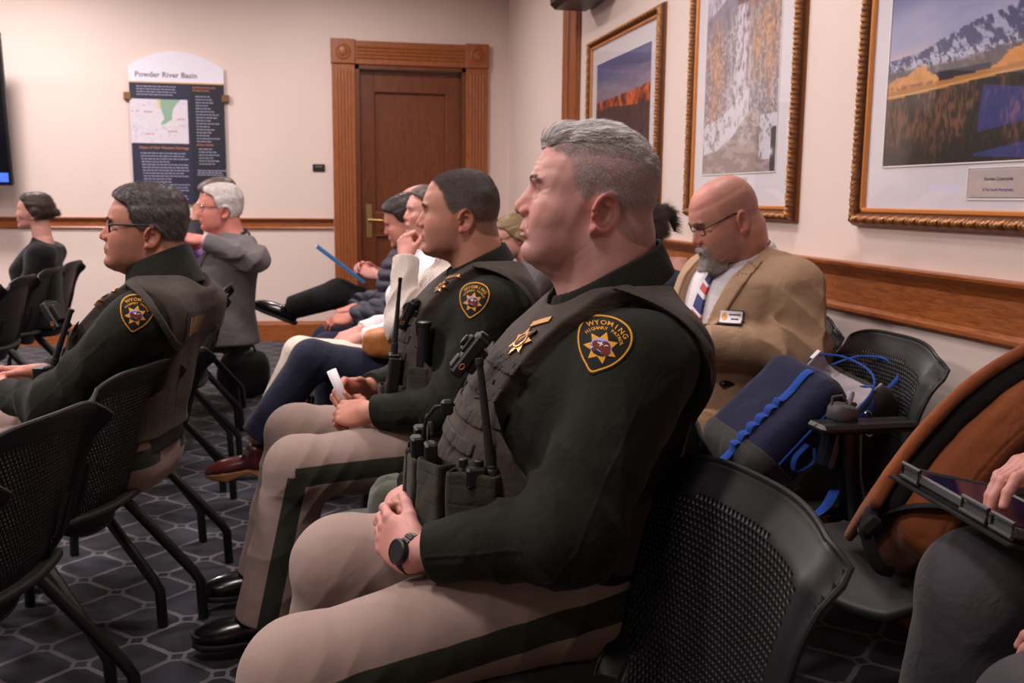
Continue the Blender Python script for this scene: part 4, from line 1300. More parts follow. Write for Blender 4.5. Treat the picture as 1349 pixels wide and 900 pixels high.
# casing and door
def casing(x0, x1, z1, w, y, name):
    m = MB(); t = .035
    for xa in (x0 - w, x1):
        m.box((xa + w / 2, y - t / 2, z1 / 2), (w, t, z1), bev=.004)
        for k in range(5): m.tube([(xa + w * (.22 + .14 * k), y - t, .22), (xa + w * (.22 + .14 * k), y - t, z1 - .05)], w * .045, 6)
        m.box((xa + w / 2, y - t / 2 - .006, .11), (w + .01, t + .012, .22), bev=.004)
        m.box((xa + w / 2, y - t / 2 - .008, z1 + w / 2 + .005), (w + .012, t + .014, w + .01), bev=.005)
        m.lathe([(w * .34, 0), (w * .34, .006), (w * .28, .010), (w * .26, .004), (w * .20, .004), (w * .18, .012), (w * .10, .016), (.002, .017)], (xa + w / 2, y - t - .012, z1 + w / 2), Matrix.Rotation(R(90), 3, 'X'), 28)
    m.box(((x0 + x1) / 2, y - t / 2, z1 + w / 2), (x1 - x0, t, w), bev=.004)
    for k in range(4): m.tube([(x0 + .02, y - t, z1 + w * (.28 + .15 * k)), (x1 - .02, y - t, z1 + w * (.28 + .15 * k))], w * .05, 6)
    return structure(m, name, MAT['wood_z'])
casing(DX0, DX1, DZ, .195, YB, 'trim_5')
m = MB()
for x in (DX0 + .018, DX1 - .018): m.box((x, YB + .08, DZ / 2), (.036, .20, DZ))
m.box(((DX0 + DX1) / 2, YB + .08, DZ - .018), (DX1 - DX0, .20, .036))
structure(m, 'trim_6', MAT['wood_door'])
def panel_door(x0, x1, z1, y, panels):
    m = MB(); cx = (x0 + x1) / 2; W = x1 - x0; st = .125
    m.box((x0 + st / 2, y, z1 / 2), (st, .045, z1), bev=.003).box((x1 - st / 2, y, z1 / 2), (st, .045, z1), bev=.003)
    zs = [0] + [z for p in panels for z in p] + [z1]
    for i in range(0, len(zs), 2): m.box((cx, y, (zs[i] + zs[i + 1]) / 2), (W - 2 * st, .045, zs[i + 1] - zs[i]), bev=.003)
    for a, b_ in panels:
        m.box((cx, y + .01, (a + b_) / 2), (W - 2 * st, .012, b_ - a))
        for s in (-1, 1):
            m.tube([(cx + s * (W / 2 - st), y - .012, a), (cx + s * (W / 2 - st), y - .012, b_)], .012, 8)
        m.tube([(x0 + st, y - .012, a), (x1 - st, y - .012, a)], .012, 8); m.tube([(x0 + st, y - .012, b_), (x1 - st, y - .012, b_)], .012, 8)
    return m
do = structure(panel_door(DX0 + .036, DX1 - .036, DZ - .04, YB + .075, [(.26, .92), (1.12, 2.17)]), 'door_1', MAT['wood_door'])
m = MB().box((DX0 + .11, YB + .048, 1.05), (.055, .008, .30), bev=.003).tube([(DX0 + .11, YB + .05, 1.06), (DX0 + .11, YB - .0, 1.06), (DX0 + .13, YB - .012, 1.06), (DX0 + .25, YB - .012, 1.055)], .010, 12)
h_ = m.build('door_handle', MAT['brass'], do, True)
# panelled oak door frame standing in the right wall towards the back
m = MB(); y0, y1 = 6.30, 6.64
m.box((XR - .010, (y0 + y1) / 2, ZC / 2), (.02, y1 - y0, ZC), bev=.004)
for (a, b_) in ((.3, 2.62), (2.74, 3.2)):
    m.box((XR - .024, y0 + .05, (a + b_) / 2), (.03, .09, b_ - a + .1), bev=.004); m.box((XR - .024, y1 - .05, (a + b_) / 2), (.03, .09, b_ - a + .1), bev=.004)
    m.box((XR - .028, (y0 + y1) / 2, b_ + .05), (.036, y1 - y0, .1), bev=.004)
    for yy in (y0 + .1, y1 - .1): m.tube([(XR - .024, yy, a), (XR - .024, yy, b_)], .012, 8)
structure(m, 'trim_7', MAT['wood_z'])
# unseen window added in the left wall for cool daylight and reflections
m = MB()
for y in (WY0, (WY0 + WY1) / 2, WY1): m.box((XL - .06, y, 1.8), (.10, .07, 1.86), bev=.005)
for z in (.9, 2.7): m.box((XL - .06, (WY0 + WY1) / 2, z), (.12, WY1 - WY0 + .1, .08), bev=.005)
m.box((XL - .06, (WY0 + WY1) / 2, 1.95), (.06, WY1 - WY0, .04))
wo = structure(m, 'added_window_1', MAT['wood_z'])
gl = NT('added_window_glass'); gl.set(Base_Color=(1, 1, 1), Roughness=.0, Transmission_Weight=1.0, IOR=1.45)
MB().box((XL - .06, (WY0 + WY1) / 2, 1.8), (.006, WY1 - WY0, 1.8)).build('added_window_pane', gl.mat, wo)
LAMPS = [(-2.2, 2.6, 84), (-2.4, 4.8, 66), (-2.2, 7.3, 110), (-4.4, 3.4, 50), (-4.4, 7.2, 90), (.1, 7.2, 50), (.1, 4.3, 62), (.95, 3.1, 30), (-1.7, .4, 26), (-.55, 1.45, 42)]  # unseen ceiling lamps; some are added fill for the near face and walls
EXPO = -.50
# ---------------------------------------------------------------- light
w = bpy.data.worlds.new('world'); SC.world = w; w.use_nodes = True
nt = w.node_tree; sky = nt.nodes.new('ShaderNodeTexSky'); sky.sky_type = 'NISHITA'; sky.sun_elevation = R(35); sky.sun_rotation = R(60); sky.sun_disc = False
nt.links.new(sky.outputs[0], nt.nodes['Background'].inputs[0]); nt.nodes['Background'].inputs[1].default_value = .25
def emis(name, col, s):
    t = NT(name); t.set(Base_Color=(.8, .8, .8)); t.b.inputs['Emission Color'].default_value = (*col, 1); t.b.inputs['Emission Strength'].default_value = s; return t.mat
MAT['lens'] = emis('lamp_lens', (1, .88, .82), 12)
MAT['lamp_metal'] = simple('lamp_trim', srgb(220, 218, 214), .4)
def downlight(x, y, power, size=.45, ang=172, col=(1, .88, .86)):
    e = empty('ceiling_downlight', (x, y, ZC))
    tag(e, 'round white recessed ceiling downlight', 'ceiling light', 'recessed ceiling downlights')
    MB().lathe([(.115, 0), (.115, -.008), (.095, -.012), (.090, .0)], (0, 0, -.001)).build('trim_ring', MAT['lamp_metal'], e, True)
    MB().lathe([(.088, -.004), (.088, -.006)], (0, 0, 0)).build('lens', MAT['lens'], e, True)
    l = bpy.data.lights.new('downlight', 'AREA'); l.shape = 'DISK'; l.size = size; l.energy = power; l.color = col; l.spread = R(ang)
    o = bpy.data.objects.new('downlight_lamp', l); COL.objects.link(o); o.location = (x, y, ZC - .03)
    return o
for x, y, p in LAMPS: downlight(x, y, p)
SC.view_settings.view_transform = 'Standard'; SC.view_settings.look = 'None'; SC.view_settings.gamma = 1
SC.view_settings.use_curve_mapping = False
SC.view_settings.exposure = EXPO
SC.cycles.max_bounces = 8; SC.cycles.diffuse_bounces = 4; SC.cycles.glossy_bounces = 3; SC.cycles.caustics_reflective = False; SC.cycles.caustics_refractive = False
SC.cycles.use_denoising = True; SC.cycles.sample_clamp_indirect = 4
# ---------------------------------------------------------------- chairs
MAT['chair_plastic'] = simple('chair_plastic', srgb(14, 13, 15), .45, var=.06, scale=8, bump=.12, bscale=900)
MAT['chair_frame'] = simple('chair_frame', srgb(16, 15, 16), .38, var=.05)
MAT['chair_seat'] = simple('chair_seat', srgb(38, 36, 36), .6, var=.08, scale=10, bump=.2, bscale=700)
def back_pt(u, v):
    w = float(np.interp(v, [0, .12, .35, .8, .93, 1], [.150, .195, .226, .243, .250, .246]))
    z = .365 + .455 * v - .052 * abs(u) ** 4 * sstf(v, .6, 1) + .045 * abs(u) ** 3 * (1 - sstf(v, 0, .35))
    x = -.200 - .100 * v ** 1.15 + .045 * u * u * (1 - .2 * v) - .026 * sstf(v, .86, 1.0) - .020 * sstf(abs(u), .84, 1) * sstf(v, .1, .4) + .03 * (1 - sstf(v, 0, .3))
    return (x, u * w, z)
def sstf(x, a, b):
    t = min(1, max(0, (x - a) / (b - a))); return t * t * (3 - 2 * t)
def back_mesh():
    NU, NV = 42, 46; V = []; idx = {}; F = []
    def vid(i, j):                                      # i in half cells
        if (i, j) not in idx:
            idx[(i, j)] = len(V); V.append(back_pt(max(-1, min(1, -1 + i / NU)), j / NV))
        return idx[(i, j)]
    for j in range(NV):
        off = j % 2
        cells = [(2 * k - off, 2 * k + 2 - off) for k in range(NU + off)]
        for a, b in cells:
            a2, b2 = max(a, 0), min(b, 2 * NU)
            bot = [vid(i, j) for i in range(a2, b2 + 1)]; top = [vid(i, j + 1) for i in range(b2, a2 - 1, -1)]
            loop = bot + top
            uc = -1 + (a + b) / 2 / NU; vc = (j + .5) / NV
            lim = .84 if vc > .35 else .84 - (.35 - vc) * .9
            if b - a == 2 and a2 == a and b2 == b and abs(uc) < lim and .11 + .05 * abs(uc) < vc < .885 - .05 * abs(uc) ** 3:
                c = np.mean([V[k] for k in loop], 0); inner = []
                for k in loop:
                    inner.append(len(V)); V.append(tuple(c + (np.array(V[k]) - c) * np.array([.62, .50, .62])))
                n = len(loop)
                for k in range(n): F.append((loop[k], loop[(k + 1) % n], inner[(k + 1) % n], inner[k]))
            else: F.append(tuple(loop))
    return V, F
def make_chair(arms=False):
    root = empty('mesh_back_chair')
    V, F = back_mesh()
    bk = mesh_obj('backrest', V, F, MAT['chair_plastic'], root, True)
    s = bk.modifiers.new('s', 'SOLIDIFY'); s.thickness = .006; s.offset = 0
    out = [back_pt(-1, v / 20) for v in range(0, 21)] + [back_pt(-1 + i / 12, 1) for i in range(1, 25)] + [back_pt(1, v / 20) for v in range(19, -1, -1)] + [back_pt(1 - i / 12, 0) for i in range(1, 24)]
    MB().tube(out, .0055, 8, closed=True).build('rim', MAT['chair_plastic'], bk, True)
    # seat shell
    V = []; F = []; n = 22
    for j in range(n + 1):
        for i in range(n + 1):
            a, b = -1 + 2 * i / n, -1 + 2 * j / n
            aa, bb = a * math.sqrt(1 - b * b * .28), b * math.sqrt(1 - a * a * .28)
            V.append((bb * .235 + .005, aa * .245, .452 - .018 * (1 - aa * aa) - .030 * sstf(bb, .5, 1.0) + .012 * sstf(-bb, .5, 1)))
    for j in range(n):
        for i in range(n): k = j * (n + 1) + i; F.append((k, k + 1, k + n + 2, k + n + 1))
    st = mesh_obj('seat', V, F, MAT['chair_seat'], root, True)
    s = st.modifiers.new('s', 'SOLIDIFY'); s.thickness = .022; s.offset = -1 if False else 1
    b = st.modifiers.new('b', 'BEVEL'); b.width = .008; b.segments = 2
    for sy in (-1, 1):
        MB().tube([(-.06, sy * .19, .425), (-.12, sy * .215, .375), (-.305, sy * .255, .150), (-.325, sy * .258, .118), (-.330, sy * .258, .004)], .0155, 10).build('leg', MAT['chair_frame'], root, True)
        MB().tube([(.02, sy * .19, .425), (.07, sy * .215, .375), (.215, sy * .255, .150), (.232, sy * .258, .118), (.235, sy * .258, .004)], .0155, 10).build('leg', MAT['chair_frame'], root, True)
        MB().tube([(-.10, sy * .13, .425), (-.17, sy * .150, .43), (-.215, sy * .165, .50), (-.245, sy * .17, .60)], [.016, .018, .014, .009], 10, flat=.7).build('back_support', MAT['chair_frame'], root, True)
    MB().box((-.02, 0, .422), (.26, .40, .022), bev=.006).build('under_frame', MAT['chair_frame'], root)
    if arms:
        for sy in (-1, 1):
            m = MB().box((-.045, sy * .285, .655), (.27, .055, .022), bev=.008)
            a = m.build('armrest', MAT['chair_frame'], root)
            MB().tube([(-.02, sy * .225, .41), (-.03, sy * .275, .44), (-.015, sy * .285, .54), (.0, sy * .285, .648)], [.020, .026, .022, .03], 10, flat=.5).build('arm_post', MAT['chair_frame'], a, True)
    return root
def copy_tree(o, parent=None):
    c = o.copy(); COL.objects.link(c); c.parent = parent
    for ch in list(o.children): copy_tree(ch, c)
    return c
_ch = {}
def chair(x, y, label, group, rz=180, zs=1.0, arms=False):
    if arms not in _ch: _ch[arms] = make_chair(arms); o = _ch[arms]
    else: o = copy_tree(_ch[arms])
    o.location = (x, y, 0); o.rotation_euler = (0, 0, R(rz)); o.scale = (1, 1, zs)
    return tag(o, label, 'chair', group)
# ---------------------------------------------------------------- the other sitters
MAT['hair_brown'] = hair_mat('brown_hair', srgb(34, 22, 18), srgb(72, 48, 38))
MAT['hair_ash'] = hair_mat('ash_brown_hair', srgb(62, 50, 44), srgb(120, 104, 94))
MAT['hair_grey'] = hair_mat('grey_hair', srgb(60, 56, 54), srgb(140, 132, 128))
MAT['hair_beard'] = hair_mat('grey_beard', srgb(105, 96, 92), srgb(200, 190, 185))
MAT['hair_white'] = hair_mat('white_hair', srgb(165, 155, 150), srgb(235, 228, 224))
MAT['hair_dark'] = hair_mat('near_black_hair', srgb(22, 17, 16), srgb(58, 46, 42))
MAT['hair_blond'] = hair_mat('sandy_hair', srgb(120, 98, 66), srgb(178, 152, 112))
SK_ROSE = dict(base=srgb(212, 156, 142), lips=srgb(176, 92, 88), ruddy=srgb(208, 110, 102), brow=srgb(96, 76, 66))

def shape_lim(J, a, b, c): return [J[a], J[b], J[c]]
def glasses(c, mat, parent=None, r=(.024, .018), k=1.0):
    """spectacles in head space on figure c"""
    H0, HM, s = c['H0'].astype(float), c['HM'].astype(float), c['s']
    W = lambda p: Vector(np.array(p) * s @ HM + H0)
    m = MB()
    for sy in (-1, 1):
        m.tube([W((.112 - .10 * (abs(r[0] * math.cos(a))) * 0 - .25 * max(0, sy * 0 + r[0] * math.cos(a) * 1) * .6, sy * (.033 + r[0] * math.cos(a)), .034 + r[1] * math.sin(a))) for a in [i / 20 * 6.283 for i in range(20)]], .0020 * s * k, 6, closed=True)
        m.tube([W((.106, sy * .058, .040)), W((.098, sy * .073, .041)), W((.05, sy * .0805, .039)), W((.0, sy * .084, .036)), W((-.022, sy * .083, .022))], .0022 * s * k, 6)
    m.tube([W((.120, -.009, .036)), W((.124, 0, .040)), W((.120, .009, .036))], .0018 * s, 6)
    o = m.build('glasses', mat, c['root'], True)
    return o

def garment(c, name, mat, S, top=True, thick=.004, arms=('l', 'r'), r=(.075, .062, .046), waist=.52, necktop=1.10, slope=-.4, puff=None, open_front=None, cuff=.02, extra=None, h=None, fold=1.0, seed=0, clip=None):
    J, T = c['J'], c['T']
    def f(p):
        q = T(p) - thick
        for sd, sy in (('l', 1), ('r', -1)):
            if 'sh_' + sd in J: q = smin(q, ell(p, np.array(J['sh_' + sd]) + np.array([-.02, -.03 * sy, 0]), (.078, .078, .072)), .05)
        for sd in arms:
            a, e, w = [np.array(J[k + '_' + sd]) for k in ('sh', 'el', 'wr')]
            w2 = e + (w - e) * (1 - cuff / np.linalg.norm(w - e))
            g = limb(p, [a, e, w2], r, .03)
            g = smax(g, plane(p - w2.astype(F32), w2 - e, 0), .006)
            if puff: 
                for (A_, B_) in ((a, e), (e, w2)):
                    ax = (B_ - A_) / np.linalg.norm(B_ - A_)
                g = g - puff[1] * np.abs(np.sin(((p - e.astype(F32)) @ ((w2 - a) / np.linalg.norm(w2 - a)).astype(F32)) * math.pi / puff[0]))
            else:
                u1 = (w - e) / np.linalg.norm(w - e) - (a - e) / np.linalg.norm(a - e)
                g = g + fold * (folds(p, e + (a - e) * .12 + (w - e) * .12, u1, .070, .0085, .13, seed + 1, 10) + folds(p, a + (e - a) * .5, (e - a) + np.array([.4, 0, .3]), .10, .0060, .17, seed + 2, 8))
            q = smin(q, g, .03)
        if puff: q = q - puff[1] * np.abs(np.sin(p[:, 2] * math.pi / puff[0] + .5 * wob(p, 8, 1))) * .8
        q = smax(q, waist - p[:, 2], .012)
        q = smax(q, plane(p - v3(J['neck'][0], 0, necktop), (slope, 0, 1), 0), .008)
        if open_front is not None:
            wv = np.interp(p[:, 2], open_front[0], open_front[1]).astype(F32)
            q = smax(q, -smax(np.abs(p[:, 1] - open_front[2]) - wv, J['neck'][0] + .02 - p[:, 0], .005), .006)
        if clip is not None: q = np.maximum(q, clip(p))
        if extra is not None: q = extra(p, q)
        return q
    lo = c['lo'].copy(); hi = c['hi'].copy(); lo[2] = waist - .02; hi[2] = max(necktop + .08, max(J.get(k, (0, 0, 0))[2] for k in ('el_l', 'el_r', 'wr_l', 'wr_r')) + .1)
    o = sdf_obj(name, f, lo, hi, h or c['h'], mat, c['root'])
    return f, o

def slacks(c, name, mat, r=(.10, .078, .07), hem=.0, z=.60, legs=('l', 'r'), h=None, seed=0, attrs=None):
    J, T = c['J'], c['T']
    def f(p):
        q = smax(T(p) + .002, p[:, 2] - z, .01)
        for sd in legs:
            a, k, n = [np.array(J[x + '_' + sd]) for x in ('hp', 'kn', 'an')]
            n2 = n - (n - k) / np.linalg.norm(n - k) * hem
            g = limb(p, [a, k, n2], r, .03); g = smax(g, plane(p - n2.astype(F32), n - k, 0), .005)
            g = g + folds(p, a, (1, 0, .35), .08, .005, .15, seed + 7, 8) + folds(p, k + np.array([-.05, 0, -.05]), (1, .2, .8), .055, .005, .09, seed + 8, 12)
            q = smin(q, g, .02)
        return q
    lo = c['lo'].copy() - .02; hi = c['hi'].copy() + .02; lo[2] = max(lo[2], 0); hi[2] = z + .25
    return f, sdf_obj(name, f, lo, hi, h or c['h'], mat, c['root'])

def collar_on(c, name, mat, z0, z1, slope=-.4, gap=.008, flare=.015, drop=.01, open_=.015, h=.005, th=.004):
    N2 = c['neck']; nx = c['J']['neck'][0]
    def f(p):
        pl = p[:, 2] - slope * (p[:, 0] - nx + .05)
        sh = np.abs(N2(p) - gap - np.interp(pl, [z0, z1], [flare, 0]).astype(F32)) - th
        r = smax(sh, pl - (z1 - drop * sst(p[:, 0], nx, nx + .12)), .004); r = smax(r, z0 - pl, .004)
        g = np.abs(p[:, 1]) - open_ - .2 * np.maximum(pl - z0, 0)
        return np.where(p[:, 0] > nx + .04, smax(r, -g, .004), r)
    return sdf_obj(name, f, (nx - .2, -.17, z0 - .14), (nx + .28, .17, z1 + .12), h, mat, c['root'])

TORSO_M = [(.42, .12, -.12, .16, 0), (.48, .16, -.15, .185, 0), (.56, .18, -.14, .18, .02), (.66, .175, -.13, .165, .02), (.78, .155, -.14, .165, .01), (.90, .135, -.155, .18, -.01),
           (.98, .095, -.16, .18, -.03), (1.03, .05, -.15, .14, -.05), (1.065, .015, -.135, .10, -.06), (1.10, 0, -.12, .065, -.06)]
TORSO_W = [(.42, .11, -.12, .16, 0), (.48, .14, -.145, .185, 0), (.56, .14, -.13, .165, .01), (.66, .12, -.12, .135, .01), (.76, .135, -.125, .14, .01), (.85, .150, -.13, .15, .0),
           (.94, .095, -.135, .155, -.02), (1.0, .045, -.13, .12, -.04), (1.035, .012, -.12, .085, -.05), (1.07, 0, -.11, .06, -.05)]
def seated(x=.0, lean=0.0, **kw):
    J = dict(head=(-.01 + x, 0, 1.215), neck=(-.055 + x, 0, 1.03), sh_l=(-.05 + x, .175, .965), sh_r=(-.05 + x, -.175, .965), el_l=(.02, .235, .71), el_r=(.02, -.235, .71), wr_l=(.25, .12, .66), wr_r=(.25, -.12, .66),
             hp_l=(.02, .095, .53), hp_r=(.02, -.095, .53), kn_l=(.46, .14, .50), kn_r=(.46, -.14, .50), an_l=(.46, .13, .09), an_r=(.46, -.13, .09))
    J.update(kw); return J
def cropped_hair(c, mat, hl, n, L, width, tone=(.8, 0), lowz=-.07, lift=.35, jit=.4, seed=4, low=.35):
    """clipped hair: short blades straight on the scalp, thinner and shorter down the sides"""
    hf = c['hf']
    w = lambda P: sst(interp(hl, P[:, 2]) - P[:, 0], -.006, .014) * (P[:, 2] > lowz) * (low + (1 - low) * sst(P[:, 2], .0, .07)) * (np.sqrt((P[:, 0] + .008) ** 2 + (P[:, 2] + .003) ** 2) > .036) + 1e-7
    flow = lambda P: np.stack([-.25 - .5 * (P[:, 2] > .12) + 0 * P[:, 0], .25 * np.sign(P[:, 1]), -.8 + .9 * sst(P[:, 2], .09, .13)], 1)
    return hair_on(c, None, mat, [dict(n=n, len=lambda P: L * (.45 + .55 * sst(P[:, 2], .03, .12)), flow=flow, width=width, lift=lift, segs=2, on=hf, w=w, jit=jit, tone=tone)], h=.004, seed=seed)
def brows(c, mat, n=420, L=.010):
    hf = c['hf']
    def w(P):
        y = np.abs(P[:, 1]); bz = .0565 + .004 * sst(y, .01, .03) - .008 * sst(y, .038, .052)
        return np.exp(-((P[:, 2] - bz) / .0024) ** 2) * sst(y, .008, .014) * (1 - sst(y, .046, .054)) * (P[:, 0] > .07) + 1e-9
    return hair_on(c, None, mat, [dict(n=n, len=L, flow=lambda P: np.stack([-.4 + 0 * P[:, 0], 1.0 * np.sign(P[:, 1]), .15 + 0 * P[:, 0]], 1), width=.0009, lift=.10, segs=2, on=hf, w=w, jit=.15)], name='eyebrows', h=.004)
def short_hair(c, mat, line=None, t=.010, top=.006, n=5000, L=.012, h=.004, seed=2, width=.0012, bald=None, tone=(1, 0), jit=.35, lowz=-.05):
    hl = line or HAIRLINE; hf = c['hf']
    def cap_(p):
        xm = interp(hl, p[:, 2]).astype(F32)
        r = hf(p) - (t * .5 + (t * .5 + top) * sst(p[:, 2], .02, .12)).astype(F32) - min(.0012, t * .2) * wob(p, 170, 4)
        r = smax(r, (p[:, 0] - xm) * .8, .006)
        r = smax(r, lowz - p[:, 2] - .3 * (p[:, 0] + .1), .006)
        e = np.sqrt((p[:, 0] + .008) ** 2 + (p[:, 2] + .003) ** 2) - .034
        r = np.where(np.abs(p[:, 1]) > .06, smax(r, -e, .004), r)
        if bald is not None: r = smax(r, -bald(p), .006)
        return r
    flow = lambda P: np.stack([-.5 + .3 * (P[:, 2] > .1), .3 * np.sign(P[:, 1]), -.7 + .75 * (P[:, 2] > .1)], 1)
    return hair_on(c, cap_, mat, [dict(n=n, len=L, flow=flow, width=width, lift=.35, segs=2, jit=jit, tone=tone)], h=h, seed=seed)
# ---------------------------------------------------------------- cast
MAT['white_shirt'] = fabric('white_shirt_cloth', srgb(225, 220, 224), weave=900, wb=.1, var=.04, fine=.05)
MAT['tan_suit'] = fabric('tan_suit_cloth', srgb(170, 140, 112), weave=900, wb=.2, var=.07, fine=.1)
MAT['tan_trousers'] = fabric('tan_trouser_cloth', srgb(168, 132, 100), weave=900, wb=.2, var=.07, fine=.1)
MAT['grey_blazer'] = fabric('grey_blazer_cloth', srgb(112, 106, 108), weave=700, wb=.3, var=.08, fine=.25)
MAT['dark_grey'] = fabric('dark_grey_cloth', srgb(62, 60, 64), weave=700, wb=.3, var=.1, fine=.2)
MAT['black_cloth'] = fabric('black_cloth', srgb(18, 17, 19), weave=700, wb=.2, var=.1, fine=.1)
MAT['pink_shirt'] = fabric('pink_striped_shirt', srgb(212, 166, 178), weave=700, wb=.1, var=.04, fine=.1)
MAT['puffer'] = fabric('quilted_navy_nylon', srgb(48, 46, 60), rough=.5, weave=300, wb=.2, var=.12, vscale=14, fine=.05, sheen=.0)
MAT['navy_cloth'] = fabric('navy_trouser_cloth', srgb(36, 36, 58), weave=700, wb=.2, var=.1, fine=.15)
MAT['navy_top'] = fabric('navy_top_cloth', srgb(26, 30, 48), weave=700, wb=.2, var=.1, fine=.15)
MAT['cream_cloth'] = fabric('cream_trouser_cloth', srgb(222, 208, 192), weave=700, wb=.2, var=.05, fine=.1)
MAT['denim'] = fabric('dark_denim', srgb(22, 24, 40), weave=600, wb=.4, var=.12, fine=.3, col2=srgb(46, 50, 74))
MAT['teal_sock'] = fabric('teal_sock_knit', srgb(22, 36, 42))
MAT['grey_knit'] = fabric('grey_knit', srgb(112, 106, 108), weave=300, wb=.6, var=.1, fine=.3)
MAT['charcoal_suit'] = fabric('charcoal_suit_cloth', srgb(84, 80, 84), weave=900, wb=.3, var=.06, vscale=8, fine=.3)
MAT['burgundy'] = simple('burgundy_leather', srgb(84, 30, 30), .28, var=.15, scale=18)
MAT['clog_wood'] = simple('clog_wood', srgb(176, 122, 78), .5, var=.12, scale=25)
MAT['sneaker'] = simple('sneaker_grey', srgb(190, 180, 178), .6)
MAT['sole_white'] = simple('sole_white', srgb(225, 220, 218), .55)
MAT['tan_leather'] = simple('tan_bag_leather', srgb(182, 116, 62), .45, var=.15, scale=16, bump=.25, bscale=120)
def knit_mat():
    t = NT('cream_cable_knit'); w = t.n.new('ShaderNodeTexWave'); w.inputs['Scale'].default_value = 55; w.inputs['Distortion'].default_value = 4; w.inputs['Detail'].default_value = 1
    t.link(t.obj(), w.inputs[0]); c = t.mix(w.outputs[1], srgb(186, 172, 162), srgb(226, 214, 204)); t.set(Base_Color=c, Roughness=.95, Sheen_Weight=.2); t.bump(w.outputs[1], .8, .003); return t.mat
MAT['cable_knit'] = knit_mat()

def standard_hand(d=(.9, -.3, -.2), n=(.1, .1, 1), c=.5, **k): return dict(d=d, n=n, curl=(c, c * 1.05, c * 1.1, c * 1.15), **k)

def jacket_lapels(c, f, mat, wline, z0=.72, z1=1.04):
    """folded lapels lying beside the jacket opening"""
    o = None
    for sy in (1, -1):
        def g(p, sy=sy):
            w = np.interp(p[:, 2], wline[0], wline[1]).astype(F32)
            a = p[:, 1] * sy - w
            lw = np.interp(p[:, 2], [z0, z0 + .12, z1 - .06, z1], [.004, .040, .052, .030]).astype(F32)
            r = np.abs(f(p) - .003) - .0035
            r = smax(r, np.abs(a - lw / 2) - lw / 2, .003)
            r = smax(r, np.abs(p[:, 2] - (z0 + z1) / 2) - (z1 - z0) / 2, .003)
            return smax(r, c['J']['neck'][0] + .01 - p[:, 0], .003)
        sdf_obj('lapel', g, (c['J']['neck'][0] - .02, -.2, z0 - .02), (.30, .2, z1 + .05), .0045, mat, c['root'])
TORSO_2 = [(.42, .12, -.10, .165, 0), (.48, .15, -.125, .185, 0), (.56, .19, -.115, .185, .03), (.62, .205, -.105, .185, .04), (.70, .205, -.120, .185, .03), (.80, .190, -.140, .185, .02), (.88, .170, -.155, .19, .0),
           (.95, .130, -.165, .195, -.02), (1.00, .085, -.165, .185, -.04), (1.035, .045, -.155, .145, -.05), (1.065, .010, -.140, .10, -.06), (1.10, -.01, -.12, .065, -.06)]
def shift(rows, dz, z0=.5): return [(z + dz * min(1, max(0, (z - z0) / .4)), *r) for z, *r in rows]

